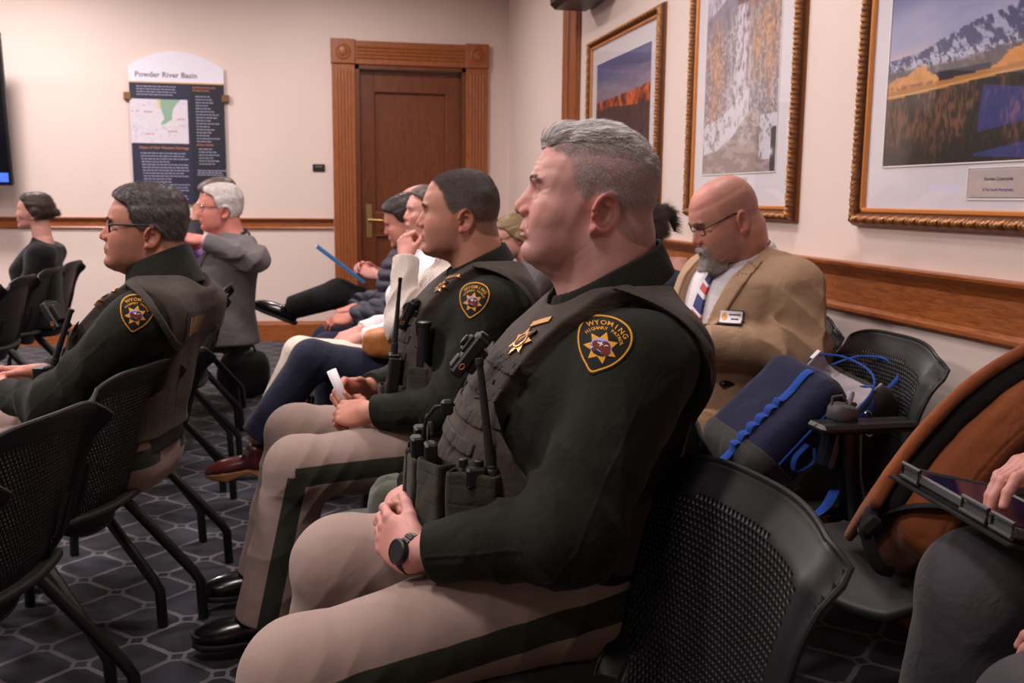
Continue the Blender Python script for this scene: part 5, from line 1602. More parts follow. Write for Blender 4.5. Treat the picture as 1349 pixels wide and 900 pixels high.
def officer_two():
    S = dict(J=dict(head=(.012, 0, 1.203), neck=(-.055, 0, 1.03), sh_l=(-.045, .190, .965), el_l=(.085, .250, .705), wr_l=(.305, .125, .665), sh_r=(-.035, -.190, .965), el_r=(.10, -.25, .71), wr_r=(.30, -.09, .690),
               hp_l=(.03, .105, .54), kn_l=(.495, .17, .525), an_l=(.585, .165, .115), hp_r=(.03, -.105, .54), kn_r=(.505, -.15, .545), an_r=(.60, -.17, .115)),
        torso=TORSO_2, headp=dict(nose=1.05, jowl=.5, jaww=.96, sub=.55, age=.35, cheek=.9), ht=(R(-12), R(7)), hs=.94, neckr=(.072, .066), h=.0036, skinmat=MAT['skin'],
        skin=dict(base=srgb(200, 144, 120), lips=srgb(176, 104, 96), ruddy=srgb(204, 104, 92), brow=srgb(66, 50, 42), scalp=(srgb(50, 38, 35), .86), stubble=(srgb(150, 108, 96), .4)), hairline=[(.16, .088), (.13, .080), (.12, .070), (.105, .054), (.09, .046), (.06, .042), (.04, .036), (.02, .022), (.0, .008), (-.012, -.030), (-.034, -.038), (-.052, -.062), (-.066, -.11), (-.076, -.3)],
        hand_l=dict(d=(.75, -.62, -.10), n=(.15, .75, .65), curl=((.7, .9, .6),) * 4, s=1.0, thumb=(.3, .3, .3)),
        hand_r=dict(d=(.80, .55, .20), n=(.2, -.75, .60), curl=((.8, .9, .7),) * 4, s=1.0, thumb=(.3, .3, .3)),
        sleeve=(.078, .068, .046), tr=(.100, .086, .088), necktop=1.10, waist=.55, belt_z=.59, seed=11, hem=.02,
        collar=dict(z0=1.075, z1=1.135, slope=-.42, drop=.012, flare=.018, gap=.008))
    O = dict(armhole=(.005, .905, .160, .170), vt=.024, vw=.21, neckhole=((-.045, 0, 1.130), (.165, .112, .125)), vest_bottom=.60, vslope=.0, ztop=1.088,
             webs=((.90, .08), (.85, .08), (.80, .08)), patch=((.018, .23, .995), (.20, .95, .15), -10),
             badge=((.085, .10, 1.015), (.62, .50, .55), .85), bar=(-.03, 0, .032), cam=((.175, .075, .935), -25, -30))
    c = officer('person', 'officer in green uniform and khaki trousers holding a rolled white paper', (.45, 2.83, 0), R(180), S, O)
    root = c['root']; vo = [o for o in root.children if o.name.startswith('vest')][0]
    cropped_hair(c, MAT['hair_pepper'], [(.16, .088), (.13, .080), (.12, .070), (.105, .054), (.09, .046), (.06, .042), (.04, .036), (.02, .022), (.0, .008), (-.012, -.030), (-.034, -.038), (-.052, -.062), (-.066, -.11), (-.076, -.3)], 52000, .011, .0009, lift=.5)
    brows(c, MAT['hair_dark'])
    pouch_set(vo, c['vest'], [((.215, .120, .690), (.75, .65, .0), .075, .12, .045, 2), ((.245, .02, .68), (1, .05, 0), .06, .10, .035, 3)])
    m = MAT['black_plastic']
    rd = MB().box((.228, .125, .765), (.034, .055, .12), Matrix.Rotation(R(-8), 3, 'Y'), bev=.005).box((.225, .125, .828), (.03, .05, .01), bev=.003).build('radio', m, root)
    antenna('antenna', (.225, .120, .835), (.205, .110, 1.045), .0085, .0045, rd)
    MB().tube([(.150, .165, .79), (.145, .165, .915)], [.019, .0175], 14).lathe([(.021, .915), (.021, .925), (.016, .928)], (.145, .165, 0)).build('flashlight', m, root, True)
    pouch_set(vo, c['vest'], [((.155, .160, .755), (.5, .85, 0), .065, .095, .045, 1)])
    # rolled paper in the hands
    p0, p1 = Vector((.365, .015, .675)), Vector((.405, -.005, .775)); d = (p1 - p0).normalized()
    return c
def officer_three():
    dz = -.045
    S = dict(J=dict(head=(-.036, 0, 1.150), neck=(-.085, 0, .985), sh_l=(-.070, .190, .925), el_l=(.150, .245, .70), wr_l=(.350, .145, .715), sh_r=(-.06, -.190, .925), el_r=(.12, -.25, .70), wr_r=(.355, -.07, .730),
               hp_l=(.03, .105, .53), kn_l=(.50, .17, .525), an_l=(.50, .165, .11), hp_r=(.03, -.105, .53), kn_r=(.50, -.15, .535), an_r=(.50, -.17, .11)),
        torso=[(z, f - .03 * max(0, (z - .5) / .6), b - .03 * max(0, (z - .5) / .6) + .055 * (1 - sstf(z, .84, 1.0)), w_ * (.90 + .10 * sstf(z, .7, .9)), x - .03 + .02 * (1 - sstf(z, .84, 1.0))) for z, f, b, w_, x in shift(TORSO_2, dz)],
        headp=dict(nose=1.0, jowl=.7, jaww=.98, sub=.8, age=.4), ht=(R(19), R(2)), hs=.905, neckr=(.072, .066), h=.0040, skinmat=MAT['skin'],
        skin=dict(base=srgb(190, 132, 110), lips=srgb(164, 96, 88), ruddy=srgb(190, 92, 80), brow=srgb(56, 44, 40), scalp=(srgb(60, 50, 48), .7), stubble=(srgb(140, 100, 90), .3)),
        hand_l=dict(d=(.9, -.35, .05), n=(.0, .6, .8), curl=((.5, .7, .5),) * 4, s=1.0), hand_r=dict(d=(.9, .35, .05), n=(.0, -.5, .8), curl=((.5, .7, .5),) * 4, s=1.0),
        sleeve=(.078, .070, .046), tr=(.10, .086, .084), necktop=1.085, waist=.54, belt_z=.58, seed=23,
        collar=dict(z0=.985, z1=1.112, slope=-.42, drop=.012, flare=.026, gap=.010))
    O = dict(armhole=(-.020, .860, .150, .165), vt=.024, vw=.21, neckhole=((-.078, 0, 1.085), (.165, .112, .125)), vest_bottom=.58, vslope=.0, ztop=1.045,
             webs=((.86, .06), (.81, .06)), patch=((-.082, .22, .955), (-.38, .92, .12), -14),
             badge=((.065, .10, .975), (.62, .50, .55), .85), bar=(-.03, 0, .03), cam=((.205, .085, .925), 35, -15))
    c = officer('person', 'officer in green uniform with black glasses and dark greying hair', (-.49, 2.97, 0), R(167), S, O)
    root = c['root']; vo = [o for o in root.children if o.name.startswith('vest')][0]
    short_hair(c, MAT['hair_salt'], [(.16, .10), (.13, .096), (.12, .084), (.105, .058), (.09, .048), (.06, .046), (.04, .036), (.02, .022), (.0, .008), (-.012, -.030), (-.034, -.036), (-.050, -.11)], t=.004, top=.008, n=18000, L=.014, h=.0035, width=.0012, jit=.25, lowz=-.048)
    cropped_hair(c, MAT['hair_salt'], [(.16, .10), (.13, .098), (.12, .088), (.105, .064), (.09, .053), (.06, .048), (.04, .038), (.02, .024), (.0, .010), (-.012, -.030), (-.034, -.036), (-.050, -.11)], 16000, .014, .001, low=.9, seed=9)
    brows(c, MAT['hair_dark'])
    glasses(c, MAT['black_plastic'], k=1.6)
    m = MAT['black_plastic']
    antenna('radio_antenna', (.175, .175, .800), (.120, .165, .955), .009, .007, root)
    pouch_set(vo, c['vest'], [((.225, .120, .690), (.75, .65, .0), .070, .09, .05, 2)])
    MB().box((.235, .118, .755), (.036, .055, .065), bev=.004).box((.20, .15, .75), (.03, .03, .05), bev=.004).build('radio', m, root)
    # panel on the back of the vest with worn gold strokes
    D = Decal(c['vest'], (-.19, .085, .905), (-.86, .5, .08), (0, 0, 1), 0)
    pn = D.put('back_panel', flat_mesh('poly', [[(-.075, -.042), (.055, -.042), (.055, .042), (-.075, .042)]]), .003, MAT['web'], vo, .003)
    for k in range(7):
        x = -.06 + .017 * k
        D.put('worn_stroke', flat_mesh('poly', [[(x, -.026), (x + .008, -.026), (x + .008, .026), (x, .026)]]), .0038, simple('worn_gold', srgb(176, 146, 100), .8), vo, .0006) if k == 0 else D.put('worn_stroke', flat_mesh('poly', [[(x, -.026), (x + .008, -.026), (x + .008, .026), (x, .026)]]), .0038, bpy.data.materials['worn_gold'], vo, .0006)
    return c

def tan_man():
    J = seated(head=(.098, .02, 1.158), neck=(.0, .0, 1.035), sh_l=(-.01, .195, .965), sh_r=(-.005, -.195, .965), el_l=(.0, .265, .785), wr_l=(.28, .13, .815), el_r=(.10, -.25, .72), wr_r=(.32, -.06, .72), kn_l=(.45, .16, .51), kn_r=(.46, -.14, .51), an_l=(.42, .15, .1))
    T = [(z, f + .05 * sstf(z, .6, 1) + .055 * math.exp(-((z - .68) / .12) ** 2), b + .035 * sstf(z, .7, 1.0), w_ * 1.04, x + .03) for z, f, b, w_, x in TORSO_M]
    S = dict(J=J, torso=T, headp=dict(nose=.95, jowl=.6, sub=.8, age=.3), ht=(R(-18), R(31)), hs=.90, neckr=(.075, .068), h=.0042, skinmat=MAT['skin'],
             skin=dict(base=srgb(204, 146, 128), lips=srgb(150, 92, 84), ruddy=srgb(204, 108, 96), brow=srgb(110, 86, 74), scalp=(srgb(150, 112, 104), .45), stubble=(srgb(150, 120, 110), .5)),
             hairline=[(.16, .03), (.13, .03), (.11, .035), (.09, .042), (.06, .045), (.04, .036), (.02, .022), (0, .008), (-.012, -.03), (-.034, -.036), (-.05, -.11)],
             hand_l=standard_hand((.8, -.5, -.2)), hand_r=standard_hand((.8, .5, -.2)), inset=.014)
    c = person('person', 'bald bearded man in a tan suit and glasses looking down by the wall', (1.38, 2.92, 0), R(197), S)
    c['root'].scale = (1.035, 1.035, 1.035)
    sh, so = garment(c, 'shirt', MAT['white_shirt'], S, thick=.002, r=(.06, .05, .036), necktop=1.095, cuff=.0, waist=.60)
    collar_on(c, 'collar', MAT['white_shirt'], 1.065, 1.112, slope=-.45, open_=.012, gap=.006, flare=.014)
    w = ([.5, .60, .66, .80, .95, 1.03, 1.1], [.06, .03, .012, .060, .095, .108, .10])
    f, o = garment(c, 'suit_jacket', MAT['tan_suit'], S, thick=.020, r=(.090, .074, .054), waist=.47, necktop=1.085, slope=-.35, open_front=(w[0], w[1], 0), cuff=.01, seed=5, fold=1.3)
    jacket_lapels(c, f, MAT['tan_suit'], w, .68, 1.05)
    slacks(c, 'trousers', MAT['tan_trousers'], r=(.105, .08, .075), z=.6)
    for sd in 'lr': shoe_mesh('shoe', J['an_' + sd], 0, 0, (simple('tan_man_shoe_' + sd, srgb(60, 36, 24), .35), MAT['sole_black']), c['root'], h=.006)
    # tie: blue with white and red bands
    t = NT('striped_tie'); wv = t.n.new('ShaderNodeSeparateXYZ'); t.link(t.obj(), wv.inputs[0])
    q = t.math('FRACT', t.math('DIVIDE', t.math('ADD', wv.outputs[2], t.math('MULTIPLY', wv.outputs[1], .5)), .085))
    cc = t.mix(t.math('LESS_THAN', q, .16), srgb(38, 46, 110), srgb(225, 222, 228)); cc = t.mix(t.math('LESS_THAN', t.math('ABSOLUTE', t.math('SUBTRACT', q, .28)), .11), cc, srgb(204, 62, 40)); cc = t.mix(t.math('LESS_THAN', t.math('ABSOLUTE', t.math('SUBTRACT', q, .45)), .05), cc, srgb(225, 222, 228))
    t.set(Base_Color=cc, Roughness=.6)
    D = Decal(sh, (.17, 0, .86), (1, 0, .12), (0, 0, 1))
    to = D.put('tie', flat_mesh('poly', [[(-.012, .168), (.012, .168), (.015, .145), (.012, .135), (.030, -.06), (.036, -.16), (0, -.20), (-.036, -.16), (-.030, -.06), (-.012, .135), (-.015, .145)]], maxe=.02), .009, t.mat, c['root'], .006)
    # beard: grey goatee on the chin
    hf = c['hf']
    def beard(p):
        r = hf(p) - (.006 + .013 * sst(-p[:, 2], .055, .10)).astype(F32) - .002 * wob(p, 150, 3)
        r = smax(r, -(p[:, 0] - .062 - .35 * np.maximum(-.06 - p[:, 2], 0)), .006); r = smax(r, np.abs(p[:, 1]) - .036, .008); r = smax(r, p[:, 2] + .018 + .2 * np.abs(p[:, 1]), .004)
        r = smax(r, -ell(p, (.135, 0, -.0405), (.03, .022, .0085)), .004)
        r = smax(r, -ell(p, (.13, 0, -.0), (.03, .02, .018)), .004)
        return r
    hair_on(c, beard, MAT['hair_beard'], [dict(n=5000, len=.014, flow=lambda P: np.stack([.3 + 0 * P[:, 0], 0 * P[:, 0], -1 + 0 * P[:, 0]], 1), width=.0009, lift=.3, segs=2, jit=.3)], name='beard', h=.003)
    hl = S['hairline']
    mask = lambda P: (sst(interp(hl, P[:, 2]) - P[:, 0], -.004, .02) * (P[:, 2] > -.05) * (P[:, 2] < .11) * (np.abs(P[:, 1]) > .02) + 1e-6)
    hair_on(c, None, MAT['hair_ash'], [dict(n=5000, len=.003, flow=lambda P: np.stack([-.3 + 0 * P[:, 0], 0 * P[:, 0], -.8 + 0 * P[:, 0]], 1), width=.0006, lift=.5, segs=1, on=hf, w=mask, jit=.4)], name='stubble', h=.004)
    glasses(c, MAT['black_plastic'])
    brows(c, MAT['hair_ash'])
    # name badge and lapel pin
    D = Decal(f, (.13, .105, .885), (.80, .60, .05), (0, 0, 1), 0)
    nb = D.put('name_badge', flat_mesh('poly', [[(-.036, -.019), (.036, -.019), (.036, .019), (-.036, .019)]]), .006, MAT['black_plastic'], c['root'], .003)
    D.put('badge_face', flat_mesh('poly', [[(-.033, -.016), (.033, -.016), (.033, .016), (-.033, .016)]]), .0068, MAT['white_shirt'], nb, .001)
    D.put('badge_emblem', flat_mesh('poly', [ellipse(.008, .011, 20, (-.020, 0))]), .0074, MAT['orange_mark'], nb, .0006)
    V2 = []; F2 = []
    for (x0, y0, w_) in ((-.006, .004, .034), (.002, -.008, .022)):
        n = len(V2); V2 += [(x0, y0), (x0 + w_, y0), (x0 + w_, y0 + .004), (x0, y0 + .004)]; F2.append((n, n + 1, n + 2, n + 3))
    D.put('badge_print', (V2, F2), .0074, MAT['black_plastic'], nb, .0006)
    D = Decal(f, (.12, .085, 1.0), (.8, .5, .3), (0, 0, 1), 20)
    D.put('lapel_pin', flat_mesh('poly', [[(-.003, -.012), (.003, -.012), (.002, .004), (.007, .010), (.0, .013), (-.006, .008), (-.002, .003)]]), .006, simple('pink_pin', srgb(225, 150, 150), .4), c['root'], .002)
    return c

def basic(label, loc, J, torso, headp, ht, hs, skin, h=.006, rz=180, hands=True, neckr=(.066, .060), **kw):
    S = dict(J=J, torso=torso, headp=headp, ht=ht, hs=hs, neckr=neckr, h=h, skinmat=MAT['skin'], skin=skin, eyes=kw.get('eyes', True), inset=.012)
    if hands: S['hand_l'] = kw.get('hl', standard_hand()); S['hand_r'] = kw.get('hr', standard_hand((.9, .3, -.2)))
    if 'hairline' in kw: S['hairline'] = kw['hairline']
    S['armr'] = kw.get('armr', (.055, .042, .027)); S['legr'] = kw.get('legr', (.078, .056, .038))
    c = person('person', label, loc, R(rz), S); sc = kw.get('sc', 1.0); c['root'].scale = (sc, sc, sc)
    return c, S
def shoes(c, mats, style='oxford', L=.29, sides='lr', yaw=0, pitch=(0, 0), h=.007):
    for i, sd in enumerate(sides): shoe_mesh('shoe', c['J']['an_' + sd], yaw, pitch[i], mats, c['root'], L=L, h=h, style=style)
def long_hair(c, mat, t=.012, bun=None, pony=None, to=-.05, line=None, n=5000, h=.006, L=.05, side=.0, bob=None):
    hf = c['hf']; hl = line or [(.16, .10), (.135, .10), (.12, .085), (.10, .062), (.08, .050), (.05, .040), (.02, .020), (0, .0), (-.03, -.015), (-.06, -.03), (-.12, -.05)]
    def f(p):
        xm = interp(hl, p[:, 2]).astype(F32)
        r = hf(p) - t - .0015 * wob(p, 120, 4)
        r = smax(r, (p[:, 0] - xm) * .8, .008); r = smax(r, to - p[:, 2], .01)
        if bun: r = smin(r, ell(p, bun[0], bun[1]) - .003 * wob(p, 160, 5), .012)
        if pony: r = smin(r, limb(p, pony[0], pony[1], .01) - .003 * wob(p, 110, 5), .01)
        if bob: r = smin(r, smax(ell(p, bob[0], bob[1]) - .004 * wob(p, 70, 5), (p[:, 0] - xm) * .8, .01), .015)
        return r
    flow = lambda P: np.stack([-1 + 0 * P[:, 0], 0 * P[:, 0], -.25 - .6 * (P[:, 2] < .05)], 1)
    return hair_on(c, f, mat, [dict(n=n, len=L, flow=flow, width=.0016, lift=.08, segs=4, jit=.12)], h=h)

def cast():
    # woman with a bun, far left
    J = seated(); c, S = basic('woman in a black blazer with dark hair pinned in a low bun', (-1.655, 6.48, 0), J, TORSO_W, dict(nose=.75, jowl=0, jaww=.86, sub=0, brow=.5, chinw=.8, cheek=.9, soft=1, chin=-.004), (R(-2), R(3)), .88, dict(SK_ROSE, brow=srgb(60, 42, 36)), sc=.935, neckr=(.052, .048))
    garment(c, 'blazer', MAT['black_cloth'], S, thick=.012, r=(.066, .056, .042), necktop=1.045, waist=.48)
    slacks(c, 'trousers', MAT['black_cloth'], z=.56, r=(.09, .07, .06)); shoes(c, (MAT['black_leather'], MAT['sole_black']), L=.25)
    long_hair(c, MAT['hair_brown'], bun=((-.135, 0, .012), (.036, .034, .032)), to=-.035, L=.03)
    # white haired man in a grey blazer
    J = seated(head=(.0, 0, 1.19), el_l=(-.11, .30, .945), wr_l=(.15, .17, 1.045), el_r=(.12, -.25, .75), wr_r=(.14, -.02, 1.0), sh_l=(-.05, .19, .965))
    c, S = basic('white haired man in a grey blazer, pink shirt and lilac tie', (-.47, 5.58, 0), J, TORSO_M, dict(nose=1.0, jowl=.8, sub=1.0, age=.8, chin=-.006), (R(-10), R(6)), .93, dict(base=srgb(206, 132, 118), lips=srgb(170, 90, 86), ruddy=srgb(205, 92, 84), brow=srgb(190, 180, 175)), h=.0055, sc=.985, rz=198, hl=standard_hand((.75, -.6, .15), (.2, .4, .9), .8), hr=standard_hand((.8, .3, .5), (-.3, -.5, .6), .8))
    sf, _ = garment(c, 'shirt', MAT['pink_shirt'], S, thick=.002, r=(.055, .046, .034), necktop=1.065, cuff=.0)
    collar_on(c, 'collar', MAT['pink_shirt'], 1.045, 1.08)
    w = ([.5, .66, .8, .95, 1.03, 1.1], [.05, .02, .04, .07, .07, .05])
    f, o = garment(c, 'blazer', MAT['grey_blazer'], S, thick=.018, r=(.084, .070, .050), necktop=1.075, waist=.46, open_front=(w[0], w[1], 0), slope=-.15, fold=1.2)
    jacket_lapels(c, f, MAT['grey_blazer'], w, .7, 1.04)
    D = Decal(sf, (.14, 0, .88), (1, 0, .2), (0, 0, 1)); D.put('tie', flat_mesh('poly', [[(-.012, .15), (.012, .15), (.010, .12), (.034, -.14), (0, -.18), (-.034, -.14), (-.010, .12)]], maxe=.02), .006, simple('lilac_tie', srgb(160, 120, 190), .5, var=.2), c['root'], .004)
    slacks(c, 'trousers', MAT['dark_grey'], z=.56); shoes(c, (MAT['black_leather'], MAT['sole_black']))
    short_hair(c, MAT['hair_white'], [(.16, .09), (.13, .085), (.12, .070), (.105, .050), (.09, .040), (.06, .036), (.04, .030), (.02, .018), (.0, .006), (-.012, -.030), (-.034, -.036), (-.050, -.11)], t=.012, top=.006, n=6000, L=.016, h=.005, width=.0016)
    glasses(c, MAT['steel'])
    N2 = c['neck']
    lan = lambda p: smax(smax(np.abs(N2(p) - .022) - .003, np.abs(p[:, 2] - 1.055 + .55 * (p[:, 0] + .055)) - .010, .002), -.35 - p[:, 0], .01)
    sdf_obj('lanyard', lan, (-.25, -.2, .9), (.2, .2, 1.2), .0045, simple('lanyard_navy', srgb(30, 30, 52), .7), c['root'])
    # man behind him, hand to his forehead
    J = seated(head=(.01, 0, 1.22), el_l=(.16, .22, .84), wr_l=(.145, .06, 1.13), sh_l=(-.02, .17, .96))
    c, S = basic('brown haired man in dark grey resting his forehead on his hand', (-.52, 6.18, 0), J, TORSO_M, dict(nose=.9, jowl=.3, sub=.3), (R(-5), R(16)), .92, SK_TAN, sc=.99, hl=standard_hand((-.05, -.3, 1), (.8, .5, .1), .5))
    garment(c, 'jacket', MAT['dark_grey'], S, thick=.014, r=(.076, .064, .046)); slacks(c, 'trousers', MAT['black_cloth'], z=.56); shoes(c, (MAT['black_leather'], MAT['sole_black']))
    short_hair(c, MAT['hair_ash'], t=.012, top=.010, n=3000, L=.016, h=.006, width=.002)
    # puffer jacket
    J = seated(head=(.03, .0, 1.165), neck=(-.04, 0, 1.02), el_l=(.07, .25, .72), wr_l=(.34, .14, .675), el_r=(.07, -.25, .72), wr_r=(.32, -.10, .70), kn_l=(.47, .14, .52), kn_r=(.47, -.13, .52))
    c, S = basic('dark haired man looking down in a quilted navy jacket', (.53, 5.12, 0), J, TORSO_M, dict(nose=.95, jowl=.6, sub=.6), (R(-6), R(24)), .94, dict(SK_TAN, base=srgb(200, 136, 118)), h=.0055, sc=.965, hl=standard_hand((.95, -.15, -.1), (.1, .5, .8), .45))
    garment(c, 'quilted_jacket', MAT['puffer'], S, thick=.034, r=(.098, .086, .062), puff=(.062, .011), necktop=1.085, slope=-.2, waist=.47, cuff=.03)
    slacks(c, 'trousers', MAT['navy_cloth'], z=.56); shoes(c, (MAT['black_leather'], MAT['sole_black']))
    short_hair(c, MAT['hair_dark'], t=.008, top=.012, n=5000, L=.014, h=.005, width=.0015)
    # bald man with crossed legs beyond
    J = seated(head=(.03, 0, 1.22), el_l=(.10, .24, .76), wr_l=(.30, .08, .84), el_r=(.10, -.22, .76), wr_r=(.31, -.05, .86), kn_l=(.52, .10, .735), an_l=(.79, -.04, .640), kn_r=(.47, -.10, .53), an_r=(.47, -.12, .10))
    c, S = basic('bald man in black with one leg crossed over his knee', (.66, 5.70, 0), J, TORSO_M, dict(nose=.95, jowl=.6, sub=.6), (R(-4), R(20)), .95, dict(SK_ROSE, ruddy=srgb(214, 110, 100)), h=.0055, sc=.975, hl=standard_hand((.8, -.4, .3), (.2, .6, .7), .6), hr=standard_hand((.8, .4, .3), (.2, -.6, .7), .6))
    garment(c, 'jacket', MAT['black_cloth'], S, thick=.014, r=(.076, .064, .046), cuff=.05); slacks(c, 'trousers', MAT['black_cloth'], z=.56, r=(.10, .085, .07), hem=.0)
    shoe_mesh('shoe', J['an_l'], R(-15), R(-22), (MAT['black_leather'], MAT['sole_black']), c['root'], L=.31, h=.0055); shoe_mesh('shoe', J['an_r'], 0, 0, (MAT['black_leather'], MAT['sole_black']), c['root'], h=.007)
    hl = [(.16, -.2), (.12, -.1), (.10, -.02), (.08, .03), (.06, .036), (.04, .030), (.02, .018), (.0, .006), (-.012, -.030), (-.034, -.036), (-.050, -.11)]
    short_hair(c, MAT['hair_brown'], hl, t=.005, top=0, n=2500, L=.01, h=.006, width=.0018)
    # woman in white shirt and cream trousers
    J = seated(head=(-.045, 0, 1.232), el_l=(.07, .21, .72), wr_l=(.30, .12, .665), el_r=(.05, -.21, .72), wr_r=(.30, -.08, .67), kn_l=(.58, .12, .600), an_l=(.80, .10, .105), kn_r=(.50, -.10, .53), an_r=(.60, -.12, .10))
    c, S = basic('woman in a white shirt and cream trousers with ash brown hair', (.50, 4.50, 0), J, TORSO_W, dict(nose=.8, jowl=0, jaww=.88, sub=.2, brow=.5, chinw=.85, cheek=.9, soft=.5, chin=-.003), (R(8), R(4)), .92, dict(SK_ROSE, brow=srgb(84, 64, 56)), h=.005, sc=.955, hl=standard_hand((.9, -.4, -.15), (.1, .5, .85), .35), neckr=(.052, .048))
    garment(c, 'shirt', MAT['white_shirt'], S, thick=.016, r=(.070, .062, .044), necktop=1.05, waist=.46, cuff=.02, fold=1.3); slacks(c, 'trousers', MAT['cream_cloth'], z=.55, r=(.094, .074, .078), hem=.27)
    for sd in 'lr':
        a_, k_ = Vector(J['an_' + sd]), Vector(J['kn_' + sd]); MB().tube([a_, a_ + (k_ - a_) * .35, a_ + (k_ - a_) * .62], [.040, .046, .050], 14).build('sock', MAT['teal_sock'], c['root'], True)
    shoe_mesh('shoe', J['an_r'], 0, 0, (MAT['sneaker'], MAT['sole_white']), c['root'], L=.27, h=.006); shoe_mesh('shoe', J['an_l'], 0, 0, (MAT['sneaker'], MAT['sole_white']), c['root'], L=.27, h=.006)
    long_hair(c, MAT['hair_ash'], t=.010, bob=((-.045, 0, .0), (.075, .085, .13)), to=-.10, L=.06)
    # woman in a cream sweater, chin on hand
    J = seated(head=(-.04, 0, 1.195), neck=(-.065, 0, 1.02), el_l=(.20, .22, .80), wr_l=(.165, .10, 1.06), el_r=(.14, -.20, .73), wr_r=(.18, .16, .74), kn_l=(.55, .12, .655), an_l=(.77, .10, .345), kn_r=(.46, -.10, .53), an_r=(.48, -.12, .10), sh_l=(-.03, .165, .94))
    c, S = basic('woman in a cream cable sweater and dark jeans, chin on her hand', (.53, 3.93, 0), J, TORSO_W, dict(nose=.75, jowl=0, jaww=.88, sub=.2, brow=.5, chinw=.85, cheek=.9, soft=.5, chin=-.003), (R(6), R(4)), .89, dict(SK_ROSE, brow=srgb(84, 64, 56)), h=.005, sc=.97, hl=standard_hand((.05, -.45, .9), (.75, .5, .3), (1.0)), hr=standard_hand((.1, .9, .2), (.9, .0, .3), .5), neckr=(.052, .048))
    garment(c, 'sweater', MAT['cable_knit'], S, thick=.020, r=(.082, .068, .056), necktop=1.05, waist=.47, cuff=.0, fold=1.2); slacks(c, 'jeans', MAT['denim'], z=.56, r=(.10, .080, .070))
    shoe_mesh('clog', (.78, .10, .280), R(0), R(6), (MAT['burgundy'], MAT['clog_wood']), c['root'], L=.30, h=.0045, style='clog')
    shoe_mesh('clog', (J['an_r'][0], J['an_r'][1], .10), 0, 0, (MAT['burgundy'], MAT['clog_wood']), c['root'], L=.27, h=.006, style='clog')
    long_hair(c, MAT['hair_grey'], t=.016, bob=((-.03, 0, .0), (.085, .095, .12)), to=-.09, L=.05)
    MB().tube([tuple(Vector(J['wr_l']) + Vector((.031 * math.cos(a), .026 * math.sin(a), .0))) for a in [i / 14 * 6.283 for i in range(14)]], .0035, 6, closed=True).build('bracelet', MAT['gold_metal'], c['root'], True)
    # sitters against the right wall further back
    J = seated(head=(.10, 0, 1.13), neck=(.0, 0, 1.0), el_l=(.10, .22, .74), wr_l=(.26, .05, .80), el_r=(.1, -.22, .74), wr_r=(.27, -.02, .80), sh_l=(-.02, .165, .93))
    c, S = basic('person with sandy hair and glasses in a grey cardigan', (1.22, 5.35, 0), J, TORSO_W, dict(nose=.85, jowl=.3, sub=.3), (R(0), R(24)), .90, SK_ROSE, sc=.92, hl=standard_hand((.6, -.6, .1), (.6, .6, .3), .9))
    garment(c, 'cardigan', MAT['grey_knit'], S, thick=.020, r=(.078, .068, .052), necktop=1.03, cuff=.02); slacks(c, 'trousers', MAT['navy_cloth'], z=.56); shoes(c, (MAT['black_leather'], MAT['sole_black']), L=.26)
    long_hair(c, MAT['hair_blond'], t=.012, bob=((-.03, 0, .02), (.085, .092, .10)), to=-.06, L=.04); glasses(c, MAT['black_plastic'])
    J = seated(head=(.10, 0, 1.15), neck=(.03, 0, .99), sh_l=(-.0, .165, .93))
    c, S = basic('woman with a dark ponytail in a red hair tie and navy top', (1.45, 3.86, 0), J, TORSO_W, dict(nose=.75, jowl=0, jaww=.86, sub=0, brow=.5), (R(4), R(20)), .89, SK_ROSE, sc=.97, neckr=(.052, .048))
    garment(c, 'top', MAT['navy_top'], S, thick=.016, r=(.072, .062, .048), necktop=1.03); slacks(c, 'trousers', MAT['navy_cloth'], z=.56); shoes(c, (MAT['black_leather'], MAT['sole_black']), L=.25)
    long_hair(c, MAT['hair_dark'], t=.012, pony=([(-.10, 0, .075), (-.145, 0, .085), (-.175, 0, .04), (-.165, 0, -.03)], [.018, .022, .026, .008]), to=-.04, L=.05)
    H0, HM, s = c['H0'].astype(float), c['HM'].astype(float), c['s']
    MB().tube([tuple(np.array((-.122 + .004 * math.cos(a), .021 * math.sin(a), .080 + .021 * math.cos(a))) * s @ HM + H0) for a in [i / 14 * 6.283 for i in range(14)]], .006, 8, closed=True).build('hair_tie', simple('red_hair_tie', srgb(220, 50, 48), .6), c['root'], True)
    # near right: lap, hands and sleeve of a person in charcoal
    J = seated(el_l=(.10, .26, .74), wr_l=(.30, .14, .69), el_r=(.0, -.25, .84), wr_r=(.275, -.045, .895), kn_l=(.45, .15, .56), kn_r=(.350, -.125, .640), an_l=(.45, .15, .10), an_r=(.40, -.16, .12), hp_r=(.0, -.12, .56))
    c, S = basic('person in charcoal trousers at the right edge, fingers on a tablet', (1.42, 1.20, 0), J, TORSO_M, dict(nose=.95), (0, R(25)), .95, SK_FAIR, h=.004, hr=dict(d=(.96, .02, -.24), n=(.22, -.22, .94), curl=((.15, .40, .30), (.2, .45, .3), (.25, .5, .3), (.3, .5, .3)), s=1.02, spread=.08), hl=standard_hand((.9, -.3, -.1), (0, .3, .9), .4))
    garment(c, 'jacket', MAT['charcoal_suit'], S, thick=.018, r=(.084, .070, .050), waist=.50, cuff=.015)
    slacks(c, 'trousers', MAT['charcoal_suit'], r=(.115, .098, .095), z=.58, h=.004); shoes(c, (MAT['black_leather'], MAT['sole_black']))
    short_hair(c, MAT['hair_ash'], t=.010, top=.010, n=1500, L=.016, h=.008, width=.002)
    return c
